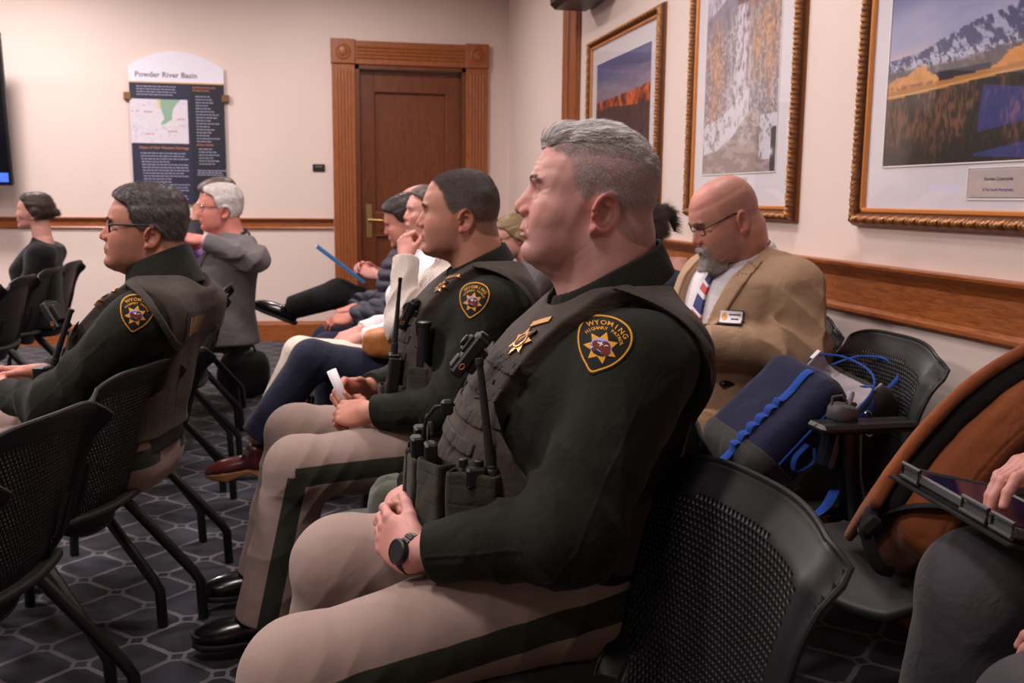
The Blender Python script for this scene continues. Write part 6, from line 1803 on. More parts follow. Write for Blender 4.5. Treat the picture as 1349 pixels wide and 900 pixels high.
# ---------------------------------------------------------------- things on the walls
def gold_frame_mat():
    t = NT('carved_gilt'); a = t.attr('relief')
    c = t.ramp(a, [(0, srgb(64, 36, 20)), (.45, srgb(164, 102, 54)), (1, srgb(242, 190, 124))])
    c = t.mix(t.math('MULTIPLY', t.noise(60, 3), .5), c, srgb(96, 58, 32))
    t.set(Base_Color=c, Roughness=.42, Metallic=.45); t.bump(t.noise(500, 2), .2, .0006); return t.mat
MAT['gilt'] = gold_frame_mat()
MAT['gilt_lip'] = simple('gilt_lip', srgb(222, 142, 70), .35, .4, var=.08, scale=30)
MAT['mat_board'] = simple('mat_board', srgb(226, 220, 226), .8, var=.01, scale=4)
MAT['painted'] = None
def print_mat(name):
    t = NT(name); t.set(Base_Color=t.attr('Col', 'Color'), Roughness=.5, Specular_IOR_Level=.3); return t.mat
def glass_mat():
    t = NT('picture_glass'); out = t.n['Material Output']
    g = t.new('ShaderNodeBsdfGlossy'); g.inputs['Roughness'].default_value = .015; tr = t.new('ShaderNodeBsdfTransparent')
    lw = t.new('ShaderNodeLayerWeight'); lw.inputs['Blend'].default_value = .5
    fr = t.math('ADD', t.math('MULTIPLY', t.math('POWER', lw.outputs['Facing'], 4.0), .35), .035)
    m = t.new('ShaderNodeMixShader'); t.link(fr, m.inputs[0]); t.link(tr.outputs[0], m.inputs[1]); t.link(g.outputs[0], m.inputs[2])
    t.link(m.outputs[0], out.inputs[0]); return t.mat
MAT['glass_pane'] = glass_mat()

def frame_moulding(y0, y1, z0, z1, parent):
    """carved frame on the right wall: closed loop of mitred mouldings with leaf relief"""
    # profile: (inward distance from the outer edge, height off the wall)
    d = np.array([0, .004, .008, .014, .020, .026, .032, .038, .044, .048]); hgt = np.array([.0, .018, .026, .034, .0385, .040, .038, .033, .024, .018])
    cs = [(y1, z0, 0, 1), (y1, z1, -1, 0), (y0, z1, 0, -1), (y0, z0, 1, 0)]
    cy, cz = (y0 + y1) / 2, (z0 + z1) / 2
    V = []; F = []; Rl = []; n = len(d)
    pts = [(y1, z0), (y1, z1), (y0, z1), (y0, z0)]
    for s in range(4):
        A = np.array(pts[s]); B_ = np.array(pts[(s + 1) % 4]); L = np.linalg.norm(B_ - A); t = (B_ - A) / L
        inn = np.array([cy, cz]) - (A + B_) / 2; inn /= np.linalg.norm(inn)
        m = int(L / .0035); base = len(V)
        for i in range(m + 1):
            for j in range(n):
                u = i / m * L; dd = d[j]
                uu = dd + (L - 2 * dd) * i / m
                ph = uu / .026 * 2 * math.pi
                w = math.sin(math.pi * min(max((dd - .004) / .040, 0), 1))
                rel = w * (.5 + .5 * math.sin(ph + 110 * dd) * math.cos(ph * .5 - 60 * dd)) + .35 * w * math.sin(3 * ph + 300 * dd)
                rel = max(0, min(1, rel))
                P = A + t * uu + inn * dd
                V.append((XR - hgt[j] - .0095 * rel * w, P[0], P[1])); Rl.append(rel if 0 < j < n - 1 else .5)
        for i in range(m):
            for j in range(n - 1):
                a = base + i * n + j; F.append((a, a + n, a + n + 1, a + 1))
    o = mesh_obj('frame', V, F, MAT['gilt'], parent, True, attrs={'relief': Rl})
    b = MB()
    i0 = .046; i1 = .060
    for (ya, yb, za, zb) in ((y0 + i0, y1 - i0, z0 + i0, z0 + i1), (y0 + i0, y1 - i0, z1 - i1, z1 - i0), (y0 + i0, y0 + i1, z0 + i0, z1 - i0), (y1 - i1, y1 - i0, z0 + i0, z1 - i0)):
        b.box((XR - .012, (ya + yb) / 2, (za + zb) / 2), (.024, yb - ya, zb - za), bev=.003)
    b.build('inner_lip', MAT['gilt_lip'], o, False)
    return o

def picture(name, label, y0, y1, z0, z1, iy0, iy1, iz0, iz1, paint, plate=None, res=.0042):
    root = empty(name, (XR, (y0 + y1) / 2, z0)); tag(root, label, 'framed photograph', 'gilt framed landscape photographs')
    inv = Vector((-XR, -(y0 + y1) / 2, -z0))
    objs = []
    objs.append(frame_moulding(y0, y1, z0, z1, root))
    objs.append(MB().box((XR - .006, (y0 + y1) / 2, (z0 + z1) / 2), (.008, y1 - y0 - .10, z1 - z0 - .10)).build('mat_board', MAT['mat_board'], root))
    W, H = iy1 - iy0, iz1 - iz0; nx, nz = int(W / res), int(H / res)
    S, Tt = np.meshgrid(np.linspace(0, W, nx + 1), np.linspace(0, H, nz + 1))
    S, Tt = S.ravel(), Tt.ravel()
    col = np.clip(paint(S, Tt, W, H), 0, 255) / 255
    col = np.where(col <= .04045, col / 12.92, ((col + .055) / 1.055) ** 2.4)
    V = np.stack([np.full(len(S), XR - .0112), iy1 - S, iz0 + Tt], 1)
    i, j = np.meshgrid(np.arange(nx), np.arange(nz)); a = (j * (nx + 1) + i).ravel()
    Q = np.stack([a, a + 1, a + nx + 2, a + nx + 1], 1)[:, ::-1]
    objs.append(mesh_obj('print', V, Q, print_mat(name + '_print'), root, False, attrs={'Col': col}))
    b = MB(); 
    for (ya, yb, za, zb) in ((iy0 - .004, iy1 + .004, iz0 - .004, iz0), (iy0 - .004, iy1 + .004, iz1, iz1 + .004), (iy0 - .004, iy0, iz0, iz1), (iy1, iy1 + .004, iz0, iz1)):
        b.box((XR - .0118, (ya + yb) / 2, (za + zb) / 2), (.0036, yb - ya, zb - za))
    objs.append(b.build('mat_bevel', simple(name + '_bevel', srgb(236, 232, 232), .7), root))
    objs.append(MB().box((XR - .0190, (y0 + y1) / 2, (z0 + z1) / 2), (.002, y1 - y0 - .105, z1 - z0 - .105)).build('glass', MAT['glass_pane'], root))
    if plate:
        py0, py1, pz0, pz1, lines = plate
        p = MB().box((XR - .0118, (py0 + py1) / 2, (pz0 + pz1) / 2), (.003, py1 - py0, pz1 - pz0)).build('caption_plate', simple(name + '_plate', srgb(196, 180, 176), .7), root)
        b = MB()
        for (ya, yb, za, zb) in ((py0 - .006, py1 + .006, pz0 - .008, pz0 - .004), (py0 - .006, py1 + .006, pz1 + .004, pz1 + .008), (py0 - .008, py0 - .004, pz0 - .006, pz1 + .006), (py1 + .004, py1 + .008, pz0 - .006, pz1 + .006)):
            b.box((XR - .0113, (ya + yb) / 2, (za + zb) / 2), (.0022, yb - ya, zb - za))
        b.build('plate_border', simple(name + '_pb', srgb(236, 230, 228), .7), p)
        for txt, size, zz, cl in lines:
            v, f = flat_mesh('text', txt, size, maxe=.1)
            mesh_obj('caption', [(XR - .0137, (py0 + py1) / 2 - x, zz + y) for x, y in v], f, simple('ink_' + str(len(bpy.data.materials)), cl, .7), p, False)
        objs.append(p)
    for o in objs: o.location = inv if o.parent == root else o.location
    return root

def fbm(x, y, k, seed=0, oc=5, ax=1.0, gain=.55):
    """value noise on a plane"""
    rs = np.random.RandomState(seed); G = rs.rand(256, 256); r = 0; a = 1; tot = 0
    for o in range(oc):
        u = x * k * 2 ** o + 31.7 * o; v = y * k * ax * 2 ** o + 17.3 * o
        i = np.floor(u).astype(int); j = np.floor(v).astype(int); fu = u - i; fv = v - j
        fu = fu * fu * (3 - 2 * fu); fv = fv * fv * (3 - 2 * fv)
        g = lambda p, q: G[p % 256, q % 256]
        r = r + a * ((g(i, j) * (1 - fu) + g(i + 1, j) * fu) * (1 - fv) + (g(i, j + 1) * (1 - fu) + g(i + 1, j + 1) * fu) * fv); tot += a; a *= gain
    return r / tot
def lay(c, m, col):
    m = np.clip(m, 0, 1)[:, None]; return c * (1 - m) + (np.array(col, float) if not isinstance(col, np.ndarray) or col.ndim == 1 else col) * m
def paint_mountain(s, t, W, H):
    c = np.stack([150 + 0 * s, 158 + 0 * s, 196 + 0 * s], 1).astype(float)
    c = lay(c, sst(t, .33, .60), [88, 98, 150]); c = lay(c, sst(.5 - np.abs(t - .40) * 4, 0, .5) * fbm(s, t, 6, 3, 4, 3), [186, 180, 206]); c = lay(c, (1 - sst(t, .30, .36)) * .7, [226, 196, 190])
    ridge = np.interp(s, [0, .166, .237, .317, .392, .479, .56, .66, .75, .85, 1.05], [.312, .322, .340, .358, .372, .380, .392, .400, .385, .36, .33]) + .006 * (fbm(s, t * 0, 40, 1) - .5)
    n = fbm(s + .6 * t, t, 48, 5, 5, .9); n2 = fbm(s + t * .8, t, 110, 6, 4)
    m = t < ridge
    rock = lay(np.tile([72., 78., 118.], (len(s), 1)), sst(n, .46, .64) * .85, [190, 192, 220])
    c = lay(c, m, rock)
    low = ridge - .018 - .06 * sst(s, .1, .5); c = lay(c, (t < low) * sst(n2, .38, .56) * .9, [198, 198, 220]); c = lay(c, (t < low) * (1 - sst(n2, .40, .46)) * .8, [82, 78, 96])
    ft = np.interp(s, [0, .2, .35, .5, 1.05], [.285, .280, .284, .296, .31]); c = lay(c, sst(ft - t, 0, .012) * .92, [96, 88, 92]); c = lay(c, (t < ft) * sst(n, .56, .64) * .5, [150, 140, 146])
    c = lay(c, (t < .256) * (t > .22) * (s > .22) * (s < .46) * .9, [36, 32, 44])
    base = .218 + .010 * np.sin(s * 6)
    tl = .232 + .048 * np.exp(-((s - .155) / .07) ** 2) * (.7 + .6 * fbm(s, t, 60, 8)) + .022 * np.exp(-((s - .04) / .05) ** 2)
    tr = .232 + .055 * sst(s, .42, .58) * (.7 + .5 * fbm(s, t, 50, 9)); tc = lay(np.tile([196., 128., 66.], (len(s), 1)), fbm(s, t, 90, 11), [236, 178, 110])
    c = lay(c, (t < tl) * (s < .245), tc); c = lay(c, (t < tr) * (s > .40), lay(tc, .5 + 0 * s, [226, 142, 40])); c = lay(c, (t < .234) * (s < .22) * sst(fbm(s, t, 80, 12), .4, .6) * .6, [104, 66, 52])
    fl = .205 + .020 * sst(s, 0, .6); c = lay(c, (t < fl + .016), [186, 126, 60]); c = lay(c, np.exp(-((t - fl) / .003) ** 2), [226, 176, 120])
    g = fbm(s, t, 130, 14, 4, .35); gg = lay(np.tile([60., 46., 34.], (len(s), 1)), sst(g, .35, .7), [122, 84, 62]); gg = lay(gg, sst(fbm(s, t, 9, 15, 3), .5, .62) * .65, [34, 32, 26]); gg = lay(gg, (1 - sst(t, .0, .12)) * .45, [26, 24, 20])
    return lay(c, t < fl - .004, gg)
def paint_canyon(s, t, W, H):
    n = fbm(s, t, 45, 21, 5); n2 = fbm(s, t, 100, 22, 4); n3 = fbm(s, t, 70, 23, 4, .5)
    c = np.tile([140., 124., 124.], (len(s), 1)); c = lay(c, sst(n2, .40, .66) * .85, [202, 194, 204])
    pk = np.interp(s, [0, .13, .23, .33, .40, .7], [.66, .70, .735, .70, .66, .74]); c = lay(c, (t > .60) * (s < .36), [150, 142, 158]); c = lay(c, (t > pk) * (s < .34), [206, 200, 220])
    c = lay(c, (t > .62) * (np.abs(s - .40) < .09) * sst(n, .4, .5), [128, 100, 92]); c = lay(c, (s > .42) * (t > .35) * .55 * sst(n, .3, .6), [190, 150, 124]); 
    fw = np.interp(t, [.3, .45, .62, .75], [.13, .11, .09, .03]); c = lay(c, np.exp(-((s - .36) / fw) ** 2) * sst(n3, .28, .52) * (t < .68), [222, 216, 228])
    for (a, b, ra, rb) in ((.08, .52, .05, .055), (.115, .615, .035, .04), (.12, .42, .06, .10), (.625, .43, .03, .04), (.60, .56, .06, .07), (.62, .33, .022, .06), (.10, .28, .05, .05), (.50, .50, .035, .06)):
        c = lay(c, np.exp(-((s - a) / ra) ** 2 - ((t - b) / rb) ** 2) * sst(n2, .30, .56) * .8, [222, 160, 112])
    c = lay(c, (t > .26) * sst(fbm(s, t, 70, 24, 3, .3), .56, .64) * .5, [116, 100, 98])
    wl = np.interp(s, [0, .15, .3, .42, .56, .62, .7], [.085, .10, .15, .22, .25, .10, .03]); m = sst(wl - t, -.01, .01)
    wat = lay(np.tile([150., 132., 126.], (len(s), 1)), sst(fbm(s, t, 14, 25, 4, 3), .50, .62) * .5, [196, 184, 186]); wat = lay(wat, sst(t, .07, .16) * sst(fbm(s, t, 30, 26, 4, 2), .48, .6) * .7, [214, 206, 212]); c = lay(c, m, wat)
    c = lay(c, (t > wl) * (t < wl + .13) * (s < .45) * sst(n, .40, .5) * .9, [226, 222, 234]); c = lay(c, (s > .56) * (t < .22) * (t > .05) * sst(n, .36, .46) * .9, [222, 218, 230]); c = lay(c, (s > .655 - .4 * np.maximum(0, .0 + .0 * t)) * (t < .16 + .02 * n) * .85, [52, 44, 46]); c = lay(c, np.exp(-((s - .66) / .02) ** 2 - ((t - .075) / .015) ** 2), [226, 222, 232])
    return c
def paint_dusk(s, t, W, H):
    c = np.tile([120., 118., 150.], (len(s), 1)); c = lay(c, sst(t, .55, .69), [70, 88, 142]); c = lay(c, (1 - sst(t, .48, .60)) * .8, [150, 130, 142])
    c = lay(c, np.exp(-((t - .62 - .03 * np.sin(s * 4)) / .02) ** 2) * .6 * sst(fbm(s, t, 5, 31, 4, 4), .35, .6), [66, 74, 112]); c = lay(c, sst(fbm(s, t, 6, 32, 4, 5), .5, .65) * .4 * (t < .6), [172, 156, 172])
    top = .475 + .012 * (fbm(s, 0 * t, 9, 33) - .5) + .02 * sst(s, .55, 1.0) - .01 * sst(-s, -.3, 0)
    n = fbm(s, t, 30, 34, 5, .7); cl = lay(np.tile([150., 66., 36.], (len(s), 1)), sst(n, .40, .60), [226, 104, 52]); cl = lay(cl, sst(fbm(s, t, 24, 35, 4), .52, .6) * .8, [60, 40, 40])
    c = lay(c, t < top, cl); gl = np.interp(s, [0, .3, .6, 1.0], [.418, .425, .405, .40]); g = lay(np.tile([52., 38., 40.], (len(s), 1)), fbm(s, t, 60, 36, 4) * 1.0, [92, 64, 60])
    c = lay(c, t < gl, g); c = lay(c, np.exp(-((s - .86) / .12) ** 2 - ((t - .22) / .13) ** 2) * sst(n, .3, .6) * .7, [112, 86, 88])
    return c

def wall_things():
    picture('framed_photograph', 'gilt framed photograph of a snowy mountain above golden trees and dark grass', 1.58, 2.90, 1.187, 2.233, 1.72, 2.755, 1.375, 2.07, paint_mountain,
            plate=(2.11, 2.345, 1.282, 1.353, [('Sheridan Countryside', .0125, 1.325, srgb(60, 48, 48)), ('\u00a9 Tim Doolin Photography', .0105, 1.298, srgb(80, 76, 150))]))
    picture('framed_photograph', 'tall gilt framed photograph of a snowy canyon with a stream and orange trees', 3.29, 4.34, 1.187, 2.66, 3.475, 4.18, 1.378, 2.50, paint_canyon,
            plate=(3.722, 3.92, 1.290, 1.355, [('Winter Canyon', .011, 1.318, srgb(90, 76, 74))][:0]))
    picture('framed_photograph', 'gilt framed photograph of red cliffs under a dusky blue sky', 4.725, 6.04, 1.187, 2.233, 4.90, 5.88, 1.375, 2.07, paint_dusk)
    # interpretive board on the back wall
    y = YB; x0, x1 = -1.435, -.680
    root = empty('information_board', (-1.06, y, 1.19)); tag(root, 'arched information board about a river basin with a pale map and navy text panels', 'information board')
    off = Vector((1.06, -y, -1.19)); P = []
    arc = [(x0 + (x1 - x0) * i / 24, 2.302 + .132 * math.sin(math.pi * i / 24) ** .9) for i in range(25)]
    fn = lambda a, b, h: (a, y - h, b)
    P.append(MB().prism([(x0, 2.178), (x1, 2.178)] + arc[::-1], .012, .026, fn).build('header_panel', simple('board_header', srgb(226, 224, 236), .55, var=.02), root))
    P.append(MB().prism([(x0 + .004, 1.19), (x1 - .002, 1.19), (x1 - .002, 2.178), (x0 + .004, 2.178)], .012, .024, fn).build('text_panel', simple('board_navy', srgb(36, 38, 62), .5, var=.04), root)); tp = P[-1]
    m = MB().prism([(-.955, 1.19), (x1 - .002, 1.19), (x1 - .002, 2.172), (-.955, 2.172)], .024, .0245, fn); m.build('side_column', simple('board_dark', srgb(28, 30, 44), .5, var=.04), tp)
    MB().box((-1.06, y - .026, 2.180), (x1 - x0, .005, .010)).build('gold_rule', simple('board_gold', srgb(214, 172, 116), .5), tp)
    # map
    W, H = .455, .358; nx, nz = 110, 90
    S, T_ = np.meshgrid(np.linspace(0, W, nx + 1), np.linspace(0, H, nz + 1)); S, T_ = S.ravel(), T_.ravel()
    c = np.tile([214., 208., 218.], (len(S), 1)); n = fbm(S, T_, 12, 41, 4); c = lay(c, (np.abs(n - .5) < .012) * .5, [160, 156, 176]); c = lay(c, (np.abs(fbm(S, T_, 18, 42, 3) - .48) < .01) * .35, [170, 150, 160])
    gx = np.interp(T_, [.15, .20, .27, .32, .36], [.245, .30, .29, .30, .31]); gw = np.interp(T_, [.14, .17, .22, .29, .36], [.0, .025, .035, .05, .09]); c = lay(c, (np.abs(S - gx + .02 * (n - .5)) < gw) * (T_ > .155), [138, 172, 148]); c = lay(c, (np.abs(S - .225) < .018) * (T_ > .28) * .7, [214, 200, 160])
    for (a, b) in ((.04, .26), (.14, .255), (.145, .075), (.33, .10), (.40, .20)): c = lay(c, (np.abs(S - a) < .035) * (np.abs(T_ - b) < .006) * sst(fbm(S, T_, 90, 43, 2), .3, .5) * .6, [176, 110, 120])
    col = c / 255; col = np.where(col <= .04045, col / 12.92, ((col + .055) / 1.055) ** 2.4)
    i, j = np.meshgrid(np.arange(nx), np.arange(nz)); a = (j * (nx + 1) + i).ravel()
    mesh_obj('map', np.stack([-1.432 + S, np.full(len(S), y - .0252), 1.686 + T_], 1), np.stack([a, a + 1, a + nx + 2, a + nx + 1], 1), print_mat('map_print'), tp, False, attrs={'Col': col})
    def txt(s, size, x, z, mat, parent, align=0):
        v, f = flat_mesh('text', s, size, maxe=.5); xm = min(p[0] for p in v)
        return [(x + p[0] - xm, y - .0272, z + p[1]) for p in v], f
    v, f = txt('Powder River Basin', .062, -1.380, 2.222, None, None); mesh_obj('title', v, f, simple('board_ink', srgb(92, 84, 104), .6), P[0], False)
    def block(name, lines, mat):
        V = []; F = []
        for (s, size, x, z) in lines:
            v, f = txt(s, size, x, z, None, None); n = len(V); V += v; F += [tuple(k + n for k in q) for q in f]
        return mesh_obj(name, V, F, mat, tp, False)
    gold = simple('board_gold_ink', srgb(196, 128, 90), .6); pale = simple('board_pale_ink', srgb(150, 148, 172), .6)
    block('heading', [('Heart of Our Western Heritage', .030, -1.37, 1.640), ('DESTINATIONS AND', .020, -.935, 2.140), ('ATTRACTIONS', .020, -.935, 2.115), ('SCENIC DRIVES', .020, -.915, 1.672)], gold)
    rs = random.Random(5)
    def fake(w): 
        return w
    L = []
    for k, z in enumerate([2.142, 2.120, 2.098, 2.076]): L.append((-1.375, z, .30 - .03 * (k == 3)))
    for k in range(17): L.append((-1.365 + .002 * k, 1.600 - .0235 * k, .32 + .03 * rs.random() if k not in (3, 9, 10, 14) else .20))
    for k in range(16): L.append((-.912, 2.070 - .0245 * k, .10 + .07 * rs.random()))
    for k in range(6): L.append((-.900, 1.640 - .0245 * k, .09 + .06 * rs.random()))
    for k in range(3): L.append((-.915, 1.462 - .018 * k, .20))
    for grp in (L[:4], L[4:13], L[13:21], L[21:37], L[37:43], L[43:]):     # print too small to read: rows of word-sized strokes
        V = []; F = []
        for (x, z, w_) in grp:
            xx = x
            while xx < x + w_:
                ww = .012 + .022 * rs.random(); n = len(V); V += [(xx, y - .0272, z), (xx + ww, y - .0272, z), (xx + ww, y - .0272, z + .0085), (xx, y - .0272, z + .0085)]; F.append((n, n + 1, n + 2, n + 3)); xx += ww + .006
        mesh_obj('small_print', V, F, pale, tp, False)
    for xx in (x0 - .012, x1 + .008): P.append(MB().box((xx, y - .016, 2.065), (.060, .032, .062), bev=.004).build('standoff_clip', simple('bronze_clip' + str(round(xx)), srgb(130, 98, 66), .4, .6), root))
    for o in P: o.location = off
    # small room plate
    root = empty('room_plate', (.087, YB, 1.505)); tag(root, 'small black room plate beside the oak door casing', 'sign')
    MB().box((0, -.006, 0), (.104, .012, .062), bev=.003).build('plate', MAT['black_plastic'], root)
    MB().box((0, -.0125, .010), (.06, .001, .010)).build('engraving', simple('plate_ink', srgb(120, 108, 92), .5), root)
    # wall screen
    root = empty('wall_screen', (-2.94, 8.32, 1.90)); root.rotation_euler = (R(6), 0, 0); tag(root, 'large black wall screen at the left edge with a blue strip along its foot', 'television')
    MB().box((0, 0, .0), (1.34, .06, 1.16), bev=.01).box((0, .10, 0), (.4, .16, .4), bev=.01).build('casing', MAT['black_plastic'], root)
    MB().box((0, -.0315, 0), (1.30, .002, 1.12)).build('display', simple('screen_dark', srgb(10, 12, 18), .12, var=0), root)
    t = NT('screen_blue'); t.set(Base_Color=(0, 0, 0)); t.b.inputs['Emission Color'].default_value = (*srgb(60, 130, 235), 1); t.b.inputs['Emission Strength'].default_value = 1.2
    t = NT('screen_slide'); t.set(Base_Color=(0, 0, 0), Roughness=.2); sx = t.n.new('ShaderNodeSeparateXYZ'); t.link(t.obj(), sx.inputs[0])
    band = t.math('LESS_THAN', t.math('ABSOLUTE', t.math('SUBTRACT', t.math('ADD', sx.outputs[2], t.math('MULTIPLY', sx.outputs[0], .25)), -.02)), .10)
    t.link(t.mix(band, srgb(62, 92, 215), srgb(14, 16, 40)), t.b.inputs['Emission Color']); t.b.inputs['Emission Strength'].default_value = 3.2
    MB().box((-.18, -.0335, .13), (.80, .002, .66)).build('lit_slide', t.mat, root)
    MB().box((.46, -.0335, -.515), (.36, .002, .07)).build('lit_caption', t.mat, root)
    t = NT('screen_violet'); t.set(Base_Color=(0, 0, 0)); t.b.inputs['Emission Color'].default_value = (*srgb(70, 60, 150), 1); t.b.inputs['Emission Strength'].default_value = .8
    MB().box((.46, -.0335, -.44), (.10, .002, .05)).box((.50, -.0335, -.41), (.03, .002, .04)).build('lit_picture', t.mat, root)
    # projector-like unit high on the right wall
    root = empty('wall_speaker', (XR, 5.72, 2.425)); tag(root, 'black unit hung high on the right wall above the dusk photograph', 'speaker')
    MB().box((-.13, .1, .06), (.26, .62, .12), bev=.03).build('casing', MAT['black_plastic'], root)
    MB().box((-.02, .1, .12), (.04, .12, .16), bev=.004).build('bracket', MAT['steel'], root)
# ---------------------------------------------------------------- bags, hat, tablet
MAT['bag_navy'] = fabric('navy_pack_nylon', srgb(30, 32, 60), weave=500, wb=.3, var=.1, vscale=12, fine=.15)
MAT['bag_grey'] = fabric('grey_pack_nylon', srgb(60, 58, 58), weave=500, wb=.3, var=.12, vscale=12, fine=.2)
MAT['bag_blue'] = fabric('blue_webbing', srgb(32, 74, 160), weave=500, wb=.3, var=.08, fine=.15)
MAT['bag_lining'] = fabric('silver_lining', srgb(176, 166, 172), weave=300, wb=.3, var=.12, vscale=25, fine=.1)
MAT['bag_orange'] = fabric('rust_canvas', srgb(146, 80, 44), weave=600, wb=.35, var=.1, vscale=8, fine=.2)
MAT['bag_black'] = fabric('black_pack_nylon', srgb(22, 20, 20), weave=500, wb=.3, var=.1, fine=.1)
MAT['felt'] = fabric('olive_felt', srgb(74, 76, 62), weave=500, wb=.35, var=.12, vscale=14, sheen=.3, fine=.2)
MAT['case_grey'] = simple('case_grey', srgb(74, 72, 74), .5, bump=.1, bscale=800)
class Loc:
    def __init__(s, c, a, n):
        s.M = axes(a, n); s.c = np.array(c, float)        # rows: along, side, normal
    def q(s, p): return (p - s.c.astype(F32)) @ s.M.T.astype(F32)
    def w(s, l): return tuple(s.c + np.array(l, float) @ s.M)
    def m3(s): return Matrix([tuple(r) for r in s.M]).transposed()
def blue_pack():
    o = (1.27, 2.40, .66); root = empty('backpack', (1.25, 2.38, .47)); tag(root, 'navy and grey backpack with blue webbing leaning open on a wall chair', 'backpack')
    inv = -Vector((1.25, 2.38, .47)); L = Loc(o, (.72, .02, .66), (-.66, -.30, .72)); P = []
    def bag(p):
        q = L.q(p); w = 1 - .10 * sst(q[:, 0], .05, .24)
        r = rbox(np.stack([q[:, 0], q[:, 1] / w, q[:, 2]], 1), (-.02, 0, .03), (.175, .135, .080), .05)
        r = r + .004 * wob(p, 22, 4) + .002 * wob(p, 50, 5)
        return smax(r, .0 - q[:, 2] - .03, .02)
    P.append(sdf_obj('front_compartment', bag, np.array(o) - .34, np.array(o) + .34, .0045, MAT['bag_navy'], root)); fc = P[-1]
    def rear(p):
        q = L.q(p); r = rbox(q, (.025, 0, -.070), (.235, .150, .065), .045) + .004 * wob(p, 18, 7) + .002 * wob(p, 50, 5)
        cav = rbox(q, (.20, 0, -.040), (.085, .122, .050), .025)
        return smax(r, -cav, .008)
    P.append(sdf_obj('rear_compartment', rear, np.array(o) - .36, np.array(o) + .36, .0045, MAT['bag_grey'], root))
    def lining(p):
        q = L.q(p); r = np.abs(rbox(q, (.20, 0, -.040), (.083, .120, .049), .025) - .001) - .0045
        return smax(smax(r, q[:, 0] - .245, .004), q[:, 2] + .012, .004) + .0015 * wob(p, 60, 4)
    P.append(sdf_obj('lining', lining, np.array(o) - .36, np.array(o) + .36, .0045, MAT['bag_lining'], root))
    def basef(p):
        q = L.q(p); return smax(smin(bag(p), rear(p), .03) - .004, q[:, 0] + .115 + .3 * q[:, 1] * 0 + .25 * q[:, 2] * .3, .006)
    P.append(sdf_obj('base_panel', basef, np.array(o) - .36, np.array(o) + .36, .0045, MAT['bag_grey'], root))
    # daisy chain: arched loops of blue webbing down the front
    D = lambda a, b, off: None
    fz = lambda a, b: None
    def surf(a, b):
        n = np.array(L.M[2]); P0 = np.array(L.w((a, b, .0))); t = .22
        for _ in range(60):
            d = float(bag(np.array([P0 + n * t], F32))[0]); t -= d * .8
            if abs(d) < 3e-4: break
        return P0 + n * t
    pts = []; up = []
    for k in range(61):
        a = -.21 + .34 * k / 60; s = surf(max(-.175, min(.13, a)), -.035)
        lift = .002 + (.012 * abs(math.sin(math.pi * k / 6)) if 8 < k < 40 else .003)
        pts.append(tuple(s + np.array(L.M[2]) * lift + np.array(L.M[0]) * (a - max(-.175, min(.13, a)))))
    m = MB().tube(pts, .0125, 8, flat=.16, up=tuple(L.M[2])); m.build('daisy_chain', MAT['bag_blue'], fc, True)
    ring = []
    for k in range(44):
        a = k / 43 * math.pi * 1.25 - .35
        x, y = .02 + .20 * math.sin(a) * 1.0, .135 * math.cos(a)
        base = np.array(L.w((x if x < .205 else .205, y, .045))); ring.append(tuple(base + np.array(L.M[2]) * .012 + np.array(L.M[1]) * .006 * np.sign(y)))
    rr = []
    for (x, y, z) in [(-.12, -.143, .06), (-.04, -.143, .065), (.04, -.140, .065), (.11, -.128, .06), (.150, -.09, .055), (.163, -.03, .05), (.163, .03, .05), (.150, .09, .055), (.11, .128, .06), (.04, .140, .065), (-.04, .143, .065)]: rr.append(L.w((x, y, z)))
    sm = smooth_path(rr, 5)
    MB().tube(sm, .0032, 8).build('piping', MAT['bag_blue'], fc, True)
    rr = [L.w(v) for v in [(.06, -.140, -.004), (.16, -.138, -.004), (.225, -.118, -.004), (.262, -.05, -.018), (.262, .05, -.018), (.225, .118, -.004)]]
    MB().tube(smooth_path(rr, 5), .0032, 8).build('piping', MAT['bag_blue'], P[1], True)
    MB().tube(smooth_path([L.w(v) for v in [(.24, .10, -.06), (.31, .07, -.08), (.345, .0, -.09), (.32, -.08, -.085), (.25, -.10, -.07)]], 6), .006, 8, flat=.4).build('grab_loop', MAT['bag_blue'], P[1], True)
    MB().tube(smooth_path([L.w(v) for v in [(.20, -.11, .01), (.225, -.10, -.03), (.17, -.155, -.02), (.10, -.16, .0)]], 5), .013, 8, flat=.2).build('side_strap', MAT['bag_blue'], fc, True)
    MB().tube(smooth_path([L.w(v) for v in [(-.02, -.150, .02), (-.05, -.162, .0), (-.10, -.160, .02), (-.08, -.155, .05), (-.03, -.15, .05)]], 5), .008, 8, flat=.35).build('compression_loop', MAT['bag_blue'], fc, True)
    MB().tube(smooth_path([(1.06, 2.27, .485), (1.12, 2.20, .478), (1.20, 2.15, .480), (1.26, 2.16, .50), (1.31, 2.20, .53)], 5), .016, 8, flat=.15).build('waist_strap', MAT['bag_blue'], root, True); P.append(root.children[-1] if False else [c for c in root.children if c.name.startswith('waist_strap')][0])
    MB().box(L.w((.17, -.02, .128)), (.03, .012, .004), L.m3()).build('logo_mark', MAT['white_shirt'], fc)
    for p_ in P: p_.location = inv
    # bottle in the side pocket
    b = empty('water_bottle', (1.275, 2.175, .60)); b.rotation_euler = (0, R(12), 0); tag(b, 'dark water bottle with a clear flip spout beside the blue backpack', 'water bottle')
    MB().lathe([(.030, 0), (.036, .006), (.037, .10), (.037, .125)], n=28).build('body', simple('bottle_smoke', srgb(22, 24, 32), .15), b, True)
    MB().lathe([(.037, .125), (.039, .128), (.039, .150), (.035, .162), (.020, .168)], n=28).box((.016, .0, .170), (.034, .012, .012), bev=.004).tube([(-.035, 0, .158), (-.038, 0, .178), (-.014, 0, .186), (.0, 0, .176)], .004, 8).build('lid', MAT['case_grey'], b, True)
